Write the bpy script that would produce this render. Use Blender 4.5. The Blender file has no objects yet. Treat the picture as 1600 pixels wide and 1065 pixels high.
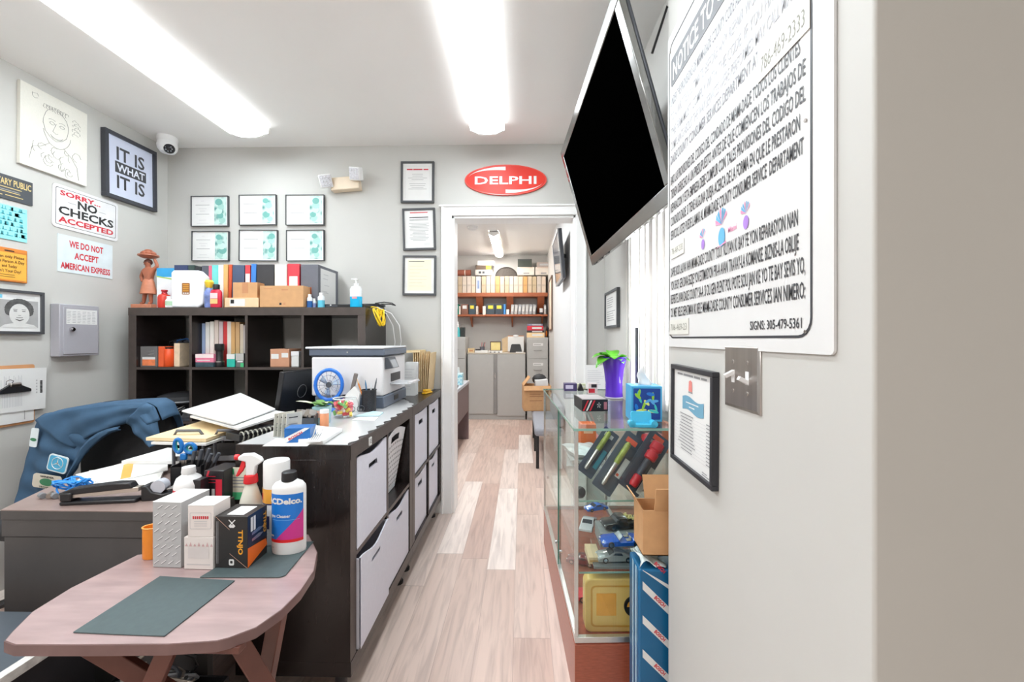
import bpy, bmesh, math, random
from math import sin, cos, pi, radians as R
from mathutils import Vector, Matrix, Euler, noise

# ------------------------------------------------------------------ camera, world, exposure
S = bpy.context.scene
COL = S.collection
EYE = 1.264                     # camera height
FPX = 640.0                     # focal length in pixels of the 1600 wide frame
YAW = math.atan(15 / FPX)
HOR = 529.0                     # image row of the horizon
cam_data = bpy.data.cameras.new('camera')
cam_data.sensor_width = 36.0
cam_data.lens = FPX * 36 / 1600
cam_data.shift_y = -(532.5 - HOR) / 1600
cam_data.clip_start = 0.02
cam = bpy.data.objects.new('camera', cam_data)
cam.location = (0, 0, EYE)
cam.rotation_euler = (pi / 2, 0, YAW)
COL.objects.link(cam)
S.camera = cam
S.view_settings.view_transform = 'Standard'
S.view_settings.look = 'None'
S.view_settings.exposure = 1.6
S.view_settings.gamma = 1.0
S.view_settings.use_curve_mapping = False
W = bpy.data.worlds.new('daylight')
S.world = W
W.use_nodes = True
W.node_tree.nodes['Background'].inputs[0].default_value = (1.0, 0.93, 0.84, 1)
W.node_tree.nodes['Background'].inputs[1].default_value = 0.2
# daylight outside the side window
l = bpy.data.lights.new('window_daylight', 'AREA'); l.shape = 'RECTANGLE'; l.size = 1.1; l.size_y = 1.5; l.energy = 26; l.color = (0.93, 0.97, 1.0)
o = bpy.data.objects.new('window_daylight', l); o.location = (1.0, 1.8, 1.65); o.rotation_euler = (0, pi / 2, 0); COL.objects.link(o)
LAMP = 6.4                       # strength of the fluorescent diffusers


def fill_light(name, loc, sx, sy, watts, rgb):
    # fill lights added out of view under the ceilings to brighten both rooms
    l = bpy.data.lights.new(name, 'AREA'); l.shape = 'RECTANGLE'; l.size = sx; l.size_y = sy; l.energy = watts; l.color = rgb
    o = bpy.data.objects.new(name, l); o.location = loc; COL.objects.link(o)


fill_light('front_office_fill', (-1.75, -0.55, 2.6), 0.3, 1.2, 15, (1.0, 1.0, 1.0))
fill_light('back_room_fill', (-0.5, 4.15, 2.6), 0.3, 1.2, 12.5, (0.95, 0.985, 1.0))
S.cycles.max_bounces = 10
S.cycles.diffuse_bounces = 6
S.cycles.transparent_max_bounces = 24


def ray(px, py):
    u = (px - 800) / FPX
    return (u * cos(YAW) - sin(YAW), u * sin(YAW) + cos(YAW), (HOR - py) / FPX)


def YP(px, py, Y):              # point of a pixel at room depth Y
    d = ray(px, py); t = Y / d[1]
    return Vector((d[0] * t, Y, EYE + d[2] * t))


def XP(px, py, X):              # ... on a side wall x = X
    d = ray(px, py); t = X / d[0]
    return Vector((X, d[1] * t, EYE + d[2] * t))


def ZP(px, py, z):              # ... on a horizontal surface
    d = ray(px, py); t = (z - EYE) / d[2]
    return Vector((d[0] * t, d[1] * t, z))


# ------------------------------------------------------------------ materials
def lin(c):
    return tuple((v / 255 / 12.92 if v / 255 <= 0.04045 else ((v / 255 + 0.055) / 1.055) ** 2.4) for v in c)


MATS = {}


def mat(name, rgb, rough=0.5, metal=0.0, vary=0.06, scale=14, bump=0.0, emit=0, coat=0.0, spec=0.5, stretch=None, sub=0):
    """procedural surface: base colour broken up by noise, optional bump"""
    if name in MATS: return MATS[name]
    m = bpy.data.materials.new(name); m.use_nodes = True
    nt = m.node_tree; N = nt.nodes; L = nt.links
    b = N['Principled BSDF']
    b.inputs['Roughness'].default_value = rough
    b.inputs['Metallic'].default_value = metal
    b.inputs['Specular IOR Level'].default_value = spec
    b.inputs['Coat Weight'].default_value = coat
    c = lin(rgb)
    tc = N.new('ShaderNodeTexCoord'); no = N.new('ShaderNodeTexNoise')
    no.inputs['Scale'].default_value = scale; no.inputs['Detail'].default_value = 4
    src = tc.outputs['Object']
    if stretch:
        mp = N.new('ShaderNodeMapping'); mp.inputs['Scale'].default_value = stretch
        L.new(src, mp.inputs[0]); src = mp.outputs[0]
    L.new(src, no.inputs['Vector'])
    rp = N.new('ShaderNodeValToRGB')
    rp.color_ramp.elements[0].position = 0.3; rp.color_ramp.elements[1].position = 0.7
    rp.color_ramp.elements[0].color = tuple(x * (1 - vary) for x in c) + (1,)
    rp.color_ramp.elements[1].color = tuple(min(1, x * (1 + vary)) for x in c) + (1,)
    L.new(no.outputs['Fac'], rp.inputs[0]); L.new(rp.outputs[0], b.inputs['Base Color'])
    if bump:
        bp = N.new('ShaderNodeBump'); bp.inputs['Strength'].default_value = bump; bp.inputs['Distance'].default_value = 0.01
        L.new(no.outputs['Fac'], bp.inputs['Height']); L.new(bp.outputs[0], b.inputs['Normal'])
    if emit:
        b.inputs['Emission Color'].default_value = c + (1,); b.inputs['Emission Strength'].default_value = emit
    MATS[name] = m
    return m


def glass(name, tint, gloss=0.06, alpha=1.0):
    """thin clear sheet: transparent with a fresnel sheen"""
    if name in MATS: return MATS[name]
    m = bpy.data.materials.new(name); m.use_nodes = True
    nt = m.node_tree; N = nt.nodes; L = nt.links
    N.remove(N['Principled BSDF'])
    out = N['Material Output']
    t = N.new('ShaderNodeBsdfTransparent'); t.inputs[0].default_value = tint + (1,)
    g = N.new('ShaderNodeBsdfGlossy'); g.inputs['Roughness'].default_value = 0.02
    f = N.new('ShaderNodeFresnel'); f.inputs['IOR'].default_value = 1.35
    geo = N.new('ShaderNodeNewGeometry')
    mx = N.new('ShaderNodeMixShader')
    ad = N.new('ShaderNodeMath'); ad.operation = 'MULTIPLY_ADD'
    ad.inputs[1].default_value = 0.8; ad.inputs[2].default_value = gloss
    inv = N.new('ShaderNodeMath'); inv.operation = 'SUBTRACT'; inv.inputs[0].default_value = 1.0
    mul = N.new('ShaderNodeMath'); mul.operation = 'MULTIPLY'
    L.new(f.outputs[0], ad.inputs[0])
    L.new(geo.outputs['Backfacing'], inv.inputs[1])
    L.new(ad.outputs[0], mul.inputs[0]); L.new(inv.outputs[0], mul.inputs[1])
    L.new(mul.outputs[0], mx.inputs[0]); L.new(t.outputs[0], mx.inputs[1]); L.new(g.outputs[0], mx.inputs[2])
    L.new(mx.outputs[0], out.inputs[0])
    MATS[name] = m
    return m


def C(rgb, rough=0.5, **k):     # plain painted / printed colour
    return mat('paint_%d_%d_%d_%d' % (*rgb, int(rough * 100)), rgb, rough, **k)


def floor_material():
    m = bpy.data.materials.new('vinyl_planks'); m.use_nodes = True
    nt = m.node_tree; N = nt.nodes; L = nt.links; b = N['Principled BSDF']

    def math_(op, a, bb=None, c=None):
        n = N.new('ShaderNodeMath'); n.operation = op
        for i, v in enumerate((a, bb, c)):
            if v is None: continue
            if isinstance(v, (int, float)): n.inputs[i].default_value = v
            else: L.new(v, n.inputs[i])
        return n.outputs[0]
    tc = N.new('ShaderNodeTexCoord'); sp = N.new('ShaderNodeSeparateXYZ'); L.new(tc.outputs['Object'], sp.inputs[0])
    col = math_('FLOOR', math_('DIVIDE', math_('ADD', sp.outputs[0], 0.035), 0.155))
    wn = N.new('ShaderNodeTexWhiteNoise'); wn.noise_dimensions = '1D'; L.new(col, wn.inputs['W'])
    yy = math_('DIVIDE', math_('ADD', sp.outputs[1], math_('MULTIPLY', wn.outputs['Value'], 1.22)), 1.22)
    row = math_('FLOOR', yy)
    cb = N.new('ShaderNodeCombineXYZ'); L.new(col, cb.inputs[0]); L.new(row, cb.inputs[1])
    w2 = N.new('ShaderNodeTexWhiteNoise'); w2.noise_dimensions = '2D'; L.new(cb.outputs[0], w2.inputs['Vector'])
    rp = N.new('ShaderNodeValToRGB')
    e = rp.color_ramp.elements
    e[0].position = 0.0; e[0].color = lin((196, 168, 156)) + (1,)
    e[1].position = 1.0; e[1].color = lin((240, 230, 223)) + (1,)
    for p, c in ((0.35, (206, 182, 170)), (0.6, (214, 193, 182)), (0.75, (232, 217, 209))):
        q = e.new(p); q.color = lin(c) + (1,)
    L.new(w2.outputs['Value'], rp.inputs[0])
    mp = N.new('ShaderNodeMapping'); mp.inputs['Scale'].default_value = (28, 2.2, 1)
    ofs = N.new('ShaderNodeVectorMath'); ofs.operation = 'ADD'
    L.new(tc.outputs['Object'], ofs.inputs[0]); L.new(w2.outputs['Color'], ofs.inputs[1])
    L.new(ofs.outputs[0], mp.inputs[0])
    no = N.new('ShaderNodeTexNoise'); no.inputs['Scale'].default_value = 1.4; no.inputs['Detail'].default_value = 6
    no.inputs['Distortion'].default_value = 0.8
    L.new(mp.outputs[0], no.inputs['Vector'])
    gr = N.new('ShaderNodeValToRGB'); ge = gr.color_ramp.elements
    ge[0].position = 0.3; ge[0].color = (0.68, 0.65, 0.65, 1); ge[1].position = 0.58; ge[1].color = (1.04, 1.03, 1.03, 1)
    L.new(no.outputs['Fac'], gr.inputs[0])
    mu = N.new('ShaderNodeMixRGB'); mu.blend_type = 'MULTIPLY'; mu.inputs[0].default_value = 0.7
    L.new(rp.outputs[0], mu.inputs[1]); L.new(gr.outputs[0], mu.inputs[2])
    # seams
    fx = math_('FRACT', math_('DIVIDE', math_('ADD', sp.outputs[0], 0.035), 0.155))
    fy = math_('FRACT', yy)
    seam = math_('MAXIMUM', math_('LESS_THAN', fx, 0.012), math_('LESS_THAN', fy, 0.003))
    m2 = N.new('ShaderNodeMixRGB'); m2.inputs[2].default_value = lin((150, 126, 116)) + (1,)
    L.new(math_('MULTIPLY', seam, 0.55), m2.inputs[0]); L.new(mu.outputs[0], m2.inputs[1])
    L.new(m2.outputs[0], b.inputs['Base Color'])
    b.inputs['Roughness'].default_value = 0.42
    return m


def foam_wave(name, a, b_, scale=30, rough=0.5):     # two-tone procedural pattern (prints, packaging)
    if name in MATS: return MATS[name]
    m = bpy.data.materials.new(name); m.use_nodes = True
    nt = m.node_tree; N = nt.nodes; L = nt.links; b = N['Principled BSDF']
    tc = N.new('ShaderNodeTexCoord'); vo = N.new('ShaderNodeTexVoronoi'); vo.inputs['Scale'].default_value = scale
    L.new(tc.outputs['Object'], vo.inputs['Vector'])
    rp = N.new('ShaderNodeValToRGB')
    e = rp.color_ramp.elements
    e[0].position = 0.15; e[0].color = lin(a) + (1,); e[1].position = 0.6; e[1].color = lin(b_) + (1,)
    L.new(vo.outputs['Distance'], rp.inputs[0]); L.new(rp.outputs[0], b.inputs['Base Color'])
    b.inputs['Roughness'].default_value = rough
    MATS[name] = m
    return m


# ------------------------------------------------------------------ mesh builder
def TR(loc=(0, 0, 0), rot=(0, 0, 0), sc=(1, 1, 1)):
    return Matrix.Translation(loc) @ Euler(rot).to_matrix().to_4x4() @ Matrix.Diagonal((*sc, 1))


class MB:
    def __init__(s): s.V = []; s.F = []; s.I = []; s.M = []

    def mi(s, m):
        if m not in s.M: s.M.append(m)
        return s.M.index(m)

    def add(s, vs, fs, m, X=None):
        o = len(s.V); i = s.mi(m)
        for v in vs:
            v = Vector(v); s.V.append(X @ v if X else v)
        for f in fs: s.F.append(tuple(o + k for k in f)); s.I.append(i)
        return s

    def box(s, x0, y0, z0, x1, y1, z1, m, X=None):
        if x0 > x1: x0, x1 = x1, x0
        if y0 > y1: y0, y1 = y1, y0
        if z0 > z1: z0, z1 = z1, z0
        vs = [(x, y, z) for z in (z0, z1) for x, y in ((x0, y0), (x1, y0), (x1, y1), (x0, y1))]
        return s.add(vs, [(3, 2, 1, 0), (4, 5, 6, 7), (0, 1, 5, 4), (1, 2, 6, 5), (2, 3, 7, 6), (3, 0, 4, 7)], m, X)

    def cube(s, c, d, m, rot=(0, 0, 0)):
        x, y, z = (k / 2 for k in d)
        return s.box(-x, -y, -z, x, y, z, m, TR(c, rot))

    def lathe(s, prof, m, n=24, X=None, sx=1, sy=1):
        vs = []; fs = []
        for r, z in prof:
            for k in range(n):
                a = 2 * pi * k / n; vs.append((r * cos(a) * sx, r * sin(a) * sy, z))
        for j in range(len(prof) - 1):
            for k in range(n):
                k2 = (k + 1) % n
                fs.append((j * n + k, j * n + k2, (j + 1) * n + k2, (j + 1) * n + k))
        if prof[0][0] > 1e-5: fs.append(tuple(range(n - 1, -1, -1)))
        if prof[-1][0] > 1e-5: fs.append(tuple((len(prof) - 1) * n + k for k in range(n)))
        return s.add(vs, fs, m, X)

    def cyl(s, p, q, r, m, n=16, r2=None):
        p = Vector(p); q = Vector(q); d = q - p
        X = Matrix.Translation(p) @ d.to_track_quat('Z', 'Y').to_matrix().to_4x4()
        return s.lathe([(r, 0), (r if r2 is None else r2, d.length)], m, n, X)

    def tube(s, pts, r, m, n=8, closed=False):
        pts = [Vector(p) for p in pts]; vs = []; fs = []; k = len(pts)
        up = Vector((0.13, 0.21, 0.97)).normalized()
        for i, p in enumerate(pts):
            a = pts[(i - 1) % k] if closed or i else p; b = pts[(i + 1) % k] if closed or i < k - 1 else p
            t = (b - a).normalized() if (b - a).length > 1e-9 else Vector((0, 0, 1))
            u = t.cross(up)
            if u.length < 1e-3: u = t.cross(Vector((1, 0, 0)))
            u.normalize(); w = t.cross(u)
            rr = r[i] if isinstance(r, (list, tuple)) else r
            for j in range(n):
                an = 2 * pi * j / n; vs.append(p + u * (rr * cos(an)) + w * (rr * sin(an)))
        for i in range(k if closed else k - 1):
            i2 = (i + 1) % k
            for j in range(n):
                j2 = (j + 1) % n; fs.append((i * n + j, i * n + j2, i2 * n + j2, i2 * n + j))
        if not closed:
            fs.append(tuple(range(n - 1, -1, -1))); fs.append(tuple((k - 1) * n + j for j in range(n)))
        return s.add(vs, fs, m)

    def prism(s, poly, z0, z1, m, X=None):
        n = len(poly)
        a = sum(poly[i][0] * poly[(i + 1) % n][1] - poly[(i + 1) % n][0] * poly[i][1] for i in range(n))
        if a < 0: poly = poly[::-1]
        vs = [(x, y, z0) for x, y in poly] + [(x, y, z1) for x, y in poly]
        fs = [tuple(range(n - 1, -1, -1)), tuple(range(n, 2 * n))] + [(i, (i + 1) % n, n + (i + 1) % n, n + i) for i in range(n)]
        return s.add(vs, fs, m, X)

    def ball(s, c, r, m, n=16, X=None):
        if isinstance(r, (int, float)): r = (r, r, r)
        k = max(6, n // 2)
        pr = [(max(1e-6, sin(pi * j / k)), -cos(pi * j / k)) for j in range(k + 1)]
        Y = TR(c, (0, 0, 0), r)
        return s.lathe(pr, m, n, X @ Y if X else Y)

    def quad(s, a, b, c, d, m): return s.add([a, b, c, d], [(0, 1, 2, 3)], m)

    def grid(s, fn, nu, nv, m, X=None):
        vs = [fn(i / nu, j / nv) for j in range(nv + 1) for i in range(nu + 1)]
        fs = [(j * (nu + 1) + i, j * (nu + 1) + i + 1, (j + 1) * (nu + 1) + i + 1, (j + 1) * (nu + 1) + i) for j in range(nv) for i in range(nu)]
        return s.add(vs, fs, m, X)

    def face(s, poly, y, m):     # flat shape in the local x-z plane, looking to -y
        return s.add([(x, y, z) for x, z in poly], [tuple(range(len(poly)))], m)

    def rect(s, x0, z0, x1, z1, y, m): return s.face([(x0, z0), (x1, z0), (x1, z1), (x0, z1)], y, m)

    def text(s, t, x, z, m, w=None, h=None, y=0.0, bold=0.0, al='c', X=None):
        """lettering in the x-z plane facing -y; z is the baseline, h the height of a capital, w the line's width"""
        vs, fs = text_mesh(t, bold)
        if not vs: return s
        x0 = min(v[0] for v in vs); x1 = max(v[0] for v in vs)
        kz = (h or 0.05) / 0.729
        kx = w / (x1 - x0) if w else kz
        sh = {'c': -(x0 + x1) / 2, 'l': -x0, 'r': -x1}[al]
        return s.add([(x + (v[0] + sh) * kx, y, z + v[1] * kz) for v in vs], fs, m, X)

    def build(s, name, parent=None, bevel=0.0, smooth=40, label=None, seg=2, solid=0, sub=0):
        me = bpy.data.meshes.new(name)
        me.from_pydata([tuple(v) for v in s.V], [], s.F)
        for m in s.M: me.materials.append(m)
        me.polygons.foreach_set('material_index', s.I)
        if smooth:
            me.polygons.foreach_set('use_smooth', [True] * len(me.polygons))
            me.set_sharp_from_angle(angle=R(smooth))
        me.update()
        o = bpy.data.objects.new(name, me); COL.objects.link(o)
        if parent: o.parent = parent
        if solid:
            q = o.modifiers.new('thickness', 'SOLIDIFY'); q.thickness = solid; q.offset = 0
        if sub:
            q = o.modifiers.new('smooth', 'SUBSURF'); q.levels = sub; q.render_levels = sub
        if bevel:
            q = o.modifiers.new('edges', 'BEVEL'); q.width = bevel; q.segments = seg; q.limit_method = 'ANGLE'; q.angle_limit = R(50)
        if label: o['label'] = label
        return o


_TX = {}


def text_mesh(t, bold):
    k = (t, bold)
    if k not in _TX:
        cu = bpy.data.curves.new('line', 'FONT'); cu.body = t; cu.size = 1.0; cu.resolution_u = 2; cu.offset = bold
        ob = bpy.data.objects.new('line', cu); COL.objects.link(ob)
        dg = bpy.context.evaluated_depsgraph_get(); dg.update()
        me = bpy.data.meshes.new_from_object(ob.evaluated_get(dg))
        _TX[k] = ([tuple(v.co) for v in me.vertices], [tuple(p.vertices) for p in me.polygons])
        bpy.data.objects.remove(ob); bpy.data.curves.remove(cu); bpy.data.meshes.remove(me)
    return _TX[k]


def tag(o, label, cat, group=None, loc=None, rz=None):
    o['label'] = label; o['category'] = cat
    if group: o['group'] = group
    if loc is not None: o.location = loc
    if rz is not None: o.rotation_euler = (0, 0, rz)
    return o


def thing(name, label, cat, loc=(0, 0, 0), rz=0, group=None, rot=None):
    o = bpy.data.objects.new(name, None); COL.objects.link(o)
    o.empty_display_size = 0.05
    o.location = loc; o.rotation_euler = rot or (0, 0, rz)
    return tag(o, label, cat, group)


def struct(name, mb, parent=None, bevel=0.0, **k):
    o = mb.build(name, parent, bevel, **k)
    if not parent: o['kind'] = 'structure'
    return o


def rrect(x0, z0, x1, z1, r, n=5):
    pts = []
    for cx, cz, a in ((x1 - r, z0 + r, -90), (x1 - r, z1 - r, 0), (x0 + r, z1 - r, 90), (x0 + r, z0 + r, 180)):
        for k in range(n + 1):
            t = R(a + 90 * k / n); pts.append((cx + r * cos(t), cz + r * sin(t)))
    return pts


def ring(mb, outer, inner, y, m):
    n = len(outer)
    mb.add([(x, y, z) for x, z in outer] + [(x, y, z) for x, z in inner], [(i, (i + 1) % n, n + (i + 1) % n, n + i) for i in range(n)], m)


# local frame of things hung on a wall: x to the viewer's right, z up, -y out of the wall
XZ = Matrix(((1, 0, 0, 0), (0, 0, 1, 0), (0, 1, 0, 0), (0, 0, 0, 1)))   # prism z -> y

WHITE = mat('white_paper', (226, 226, 225), 0.6, vary=0.015)
CREAM = mat('cream_paper', (238, 230, 205), 0.6, vary=0.03)
INK = mat('black_ink', (38, 38, 40), 0.55, vary=0.05)
GREYINK = mat('grey_ink', (150, 150, 152), 0.6, vary=0.05)
PALEINK = mat('pale_ink', (200, 200, 202), 0.6, vary=0.05)
REDINK = mat('red_ink', (206, 44, 58), 0.5, vary=0.05)
BLACK = mat('black_plastic', (30, 30, 33), 0.38, vary=0.1)
DARKGREY = mat('dark_grey_plastic', (72, 76, 84), 0.4, vary=0.05)
MIDGREY = mat('mid_grey_plastic', (128, 130, 134), 0.4, vary=0.05)
WPLASTIC = mat('white_plastic', (232, 232, 232), 0.35, vary=0.02)
STEEL = mat('brushed_steel', (190, 184, 180), 0.28, 1.0, vary=0.08, scale=60, stretch=(1, 1, 0.05))
CHROME = mat('chrome', (215, 215, 218), 0.1, 1.0, vary=0.03)
ALU = mat('aluminium', (205, 206, 204), 0.32, 0.9, vary=0.04)
KRAFT = mat('kraft_cardboard', (205, 158, 112), 0.75, vary=0.06, scale=22, bump=0.05)
KRAFT2 = mat('brown_cardboard', (196, 140, 100), 0.75, vary=0.06, scale=22)
MANILA = mat('manila_card', (232, 208, 164), 0.7, vary=0.04)
WENGE = mat('black_brown_laminate', (36, 29, 28), 0.26, vary=0.25, scale=9, stretch=(1, 6, 1))
WENGE_EDGE = mat('paler_laminate_edge', (74, 65, 61), 0.4, vary=0.15, scale=20)  # front edges get a paler tone than the boards
CLEAR = glass('clear_plastic', (0.96, 0.97, 0.97), 0.03)


def lines(mb, x0, x1, zs, y, m, h=0.002, rnd=None, al='l'):   # rows of small print
    for z in zs:
        a, b = x0, x1
        if rnd:
            c = (x1 - x0) * rnd.uniform(0.0, 0.45)
            if al == 'l': b -= c
            else: a += c / 2; b -= c / 2
        mb.rect(a, z, b, z + h, y, m)
# ------------------------------------------------------------------ the room
BACK = 2.963; LEFT = -2.612; RIGHT = 0.60; CEIL = 2.67; STUB = 0.443; OBACK = 6.9; ORIGHT = 0.425
WALL = mat('grey_wall_paint', (197, 196, 192), 0.6, vary=0.012, scale=5, bump=0.02)
WALL2 = mat('office_wall_paint', (198, 196, 193), 0.6, vary=0.012, scale=5)
CEILM = mat('ceiling_paint', (240, 239, 237), 0.7, vary=0.01, scale=3)
TRIM = mat('white_gloss_trim', (248, 248, 248), 0.35, vary=0.01)

struct('floor', MB().box(-2.75, -1.6, -0.06, 2.2, 7.05, 0, floor_material()))
struct('ceiling', MB().box(-2.75, -1.6, CEIL, 2.2, 7.05, CEIL + 0.08, CEILM))
struct('wall_left', MB().box(LEFT - 0.12, -1.6, 0, LEFT, BACK + 0.14, CEIL, WALL))
DX0, DX1, DTOP = -0.505, 0.389, 2.153
b = MB()
b.box(LEFT, BACK, 0, DX0, BACK + 0.14, CEIL, WALL).box(DX1, BACK, 0, 2.2, BACK + 0.14, CEIL, WALL)
b.box(DX0, BACK, DTOP, DX1, BACK + 0.14, CEIL, WALL)
struct('wall_back', b)
b = MB(); t = 0.018
for x0, x1 in ((DX0 - 0.075, DX0), (DX1, DX1 + 0.075)):
    b.box(x0, BACK - t, 0, x1, BACK, DTOP + 0.07, TRIM)
b.box(DX0 - 0.075, BACK - t - 0.002, DTOP, DX1 + 0.075, BACK, DTOP + 0.07, TRIM)
b.box(DX0 - 0.09, BACK - t - 0.012, DTOP + 0.062, DX1 + 0.09, BACK, DTOP + 0.075, TRIM)
for x0, x1 in ((DX0 - 0.075, DX0 - 0.06), (DX1 + 0.06, DX1 + 0.075)):
    b.box(x0, BACK - t - 0.008, 0, x1, BACK, DTOP + 0.07, TRIM)
b.box(DX0, BACK - 0.004, 0, DX0 + 0.018, BACK + 0.144, DTOP, TRIM).box(DX1 - 0.018, BACK - 0.004, 0, DX1, BACK + 0.144, DTOP, TRIM)
b.box(DX0, BACK - 0.004, DTOP - 0.018, DX1, BACK + 0.144, DTOP, TRIM)
struct('trim_1', b, bevel=0.003)
struct('baseboard_back', MB().box(LEFT, BACK - 0.012, 0, DX0 - 0.076, BACK, 0.09, TRIM), bevel=0.003)
# recess wall with the window, and the wall block nearest the camera
WY0, WY1, WZ0, WZ1 = 1.36, 2.27, 0.97, 2.0
b = MB()
b.box(RIGHT, 1.25, 0, RIGHT + 0.12, WY0, CEIL, WALL).box(RIGHT, WY1, 0, RIGHT + 0.12, BACK, CEIL, WALL)
b.box(RIGHT, WY0, 0, RIGHT + 0.12, WY1, WZ0, WALL).box(RIGHT, WY0, WZ1, RIGHT + 0.12, WY1, CEIL, WALL)
struct('wall_right', b)
struct('wall_corner', MB().box(STUB, 0.525, 0, 2.2, 1.25, CEIL, WALL), bevel=0.004)
b = MB()
for y0, y1 in ((WY0, WY0 + 0.05), (WY1 - 0.05, WY1)): b.box(RIGHT - 0.015, y0, WZ0, RIGHT + 0.06, y1, WZ1, TRIM)
for z0, z1 in ((WZ0, WZ0 + 0.05), (WZ1 - 0.05, WZ1)): b.box(RIGHT - 0.015, WY0, z0, RIGHT + 0.06, WY1, z1, TRIM)
b.box(RIGHT + 0.02, 1.79, WZ0, RIGHT + 0.05, 1.83, WZ1, TRIM)
w = struct('window_1', b, bevel=0.003)
MB().box(RIGHT + 0.05, WY0 + 0.05, WZ0 + 0.05, RIGHT + 0.055, WY1 - 0.05, WZ1 - 0.05, glass('window_pane', (0.97, 0.98, 0.98), 0.03)).build('pane', w)

# room beyond the doorway
struct('wall_office_back', MB().box(-1.7, OBACK, 0, 2.2, OBACK + 0.1, CEIL, WALL2))
struct('wall_office_left', MB().box(-1.75, BACK + 0.14, 0, -1.65, OBACK, CEIL, WALL2))
b = MB().box(ORIGHT, BACK + 0.14, 0, ORIGHT + 0.1, 5.4, CEIL, mat('pale_office_wall', (214, 216, 218), 0.6, vary=0.01))  # nearer stretch of this wall gets a lighter tone
b.box(ORIGHT + 0.004, 5.4, 0, ORIGHT + 0.1, OBACK, CEIL, WALL2)
struct('wall_office_right', b)

# ------------------------------------------------------------------ ceiling lights, detector, camera
DIFF = mat('lit_diffuser', (242, 251, 255), 0.5, vary=0.0, emit=LAMP)
DIFF2 = mat('lit_diffuser_small', (255, 250, 242), 0.5, vary=0.0, emit=LAMP * 2.5)
RAILM = mat('lit_diffuser_side', (250, 253, 255), 0.5, vary=0.0, emit=LAMP * .15)
LENSEND = mat('diffuser_end', (244, 243, 240), 0.45, vary=0.01)
LENSEND.node_tree.nodes['Principled BSDF'].inputs['Transmission Weight'].default_value = 0.0


def tube_light(x0, x1, y0, y1, label):
    cx = (x0 + x1) / 2; w = (x1 - x0) / 2; cy = (y0 + y1) / 2; L = (y1 - y0) / 2
    t = thing('ceiling_light', label, 'ceiling light', (cx, cy, CEIL), 0, 'fluorescent ceiling lights')
    MB().box(-w * 0.8, -L, -0.02, w * 0.8, L, 0, WPLASTIC).build('housing', t)
    pr = [(-w, -0.012), (-w, -0.03), (-w * 0.86, -0.05), (-w * 0.5, -0.068), (0, -0.074), (w * 0.5, -0.068), (w * 0.86, -0.05), (w, -0.03), (w, -0.012)]
    X = Matrix(((1, 0, 0, 0), (0, 0, -1, 0), (0, 1, 0, 0), (0, 0, 0, 1)))
    MB().prism([(x * .97, z) for x, z in pr[2:-2]], -L + 0.02, L - 0.02, DIFF if w > .1 else DIFF2, X).build('diffuser', t)
    for s in (-1, 1): MB().box(s * w, -L + .02, -.05, s * w * .9, L - .02, -.005, RAILM if w > .1 else LENSEND).build('side_rail', t)
    for s in (-1, 1):
        MB().prism([(x * 1.01, z * 1.01) for x, z in pr], s * L - 0.01 - s * 0.01, s * L + 0.01 - s * 0.01, LENSEND, X).build('end_cap', t)
    return t


tube_light(-1.93, -1.675, 0.25, 2.69, 'long fluorescent ceiling light running above the desk and black office chair')
tube_light(-0.333, -0.112, 0.25, 2.69, 'long fluorescent ceiling light above the aisle before the doorway')
tube_light(-0.43, -0.30, 5.3, 6.72, 'small fluorescent ceiling light seen through the doorway in the back room')
t = thing('smoke_detector', 'round white smoke detector on the back room ceiling beyond the doorway', 'smoke detector', (-0.617, 5.13, CEIL))
MB().lathe([(0.07, 0), (0.07, -0.015)], WPLASTIC, 24).build('base', t)
MB().lathe([(0.062, -0.015), (0.06, -0.03), (0.045, -0.04), (0.0, -0.042)], WPLASTIC, 24).build('cover', t)

t = thing('security_camera', 'white dome security camera in the ceiling corner beside the framed slogan', 'security camera', (-2.47, 2.80, CEIL), 0.5)
MB().lathe([(0.058, 0), (0.06, -0.02), (0.055, -0.04)], WPLASTIC, 28).build('mount', t)
MB().lathe([(0.054, -0.035), (0.06, -0.06), (0.056, -0.085), (0.04, -0.108), (0.0, -0.118)], WPLASTIC, 28).build('dome', t)
MB().ball((0.016, -0.03, -0.088), 0.034, mat('lens_glass', (28, 28, 34), 0.1), 18).build('lens', t)
b = MB()
for k in range(7):
    a = 2 * pi * k / 7
    b.ball((0.016 + 0.018 * cos(a) + 0.004, -0.03 - 0.027, -0.088 + 0.018 * sin(a) - 0.012), 0.005, MIDGREY, 8)
b.build('infrared_led_ring', t)

# ------------------------------------------------------------------ cube shelf units


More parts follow.
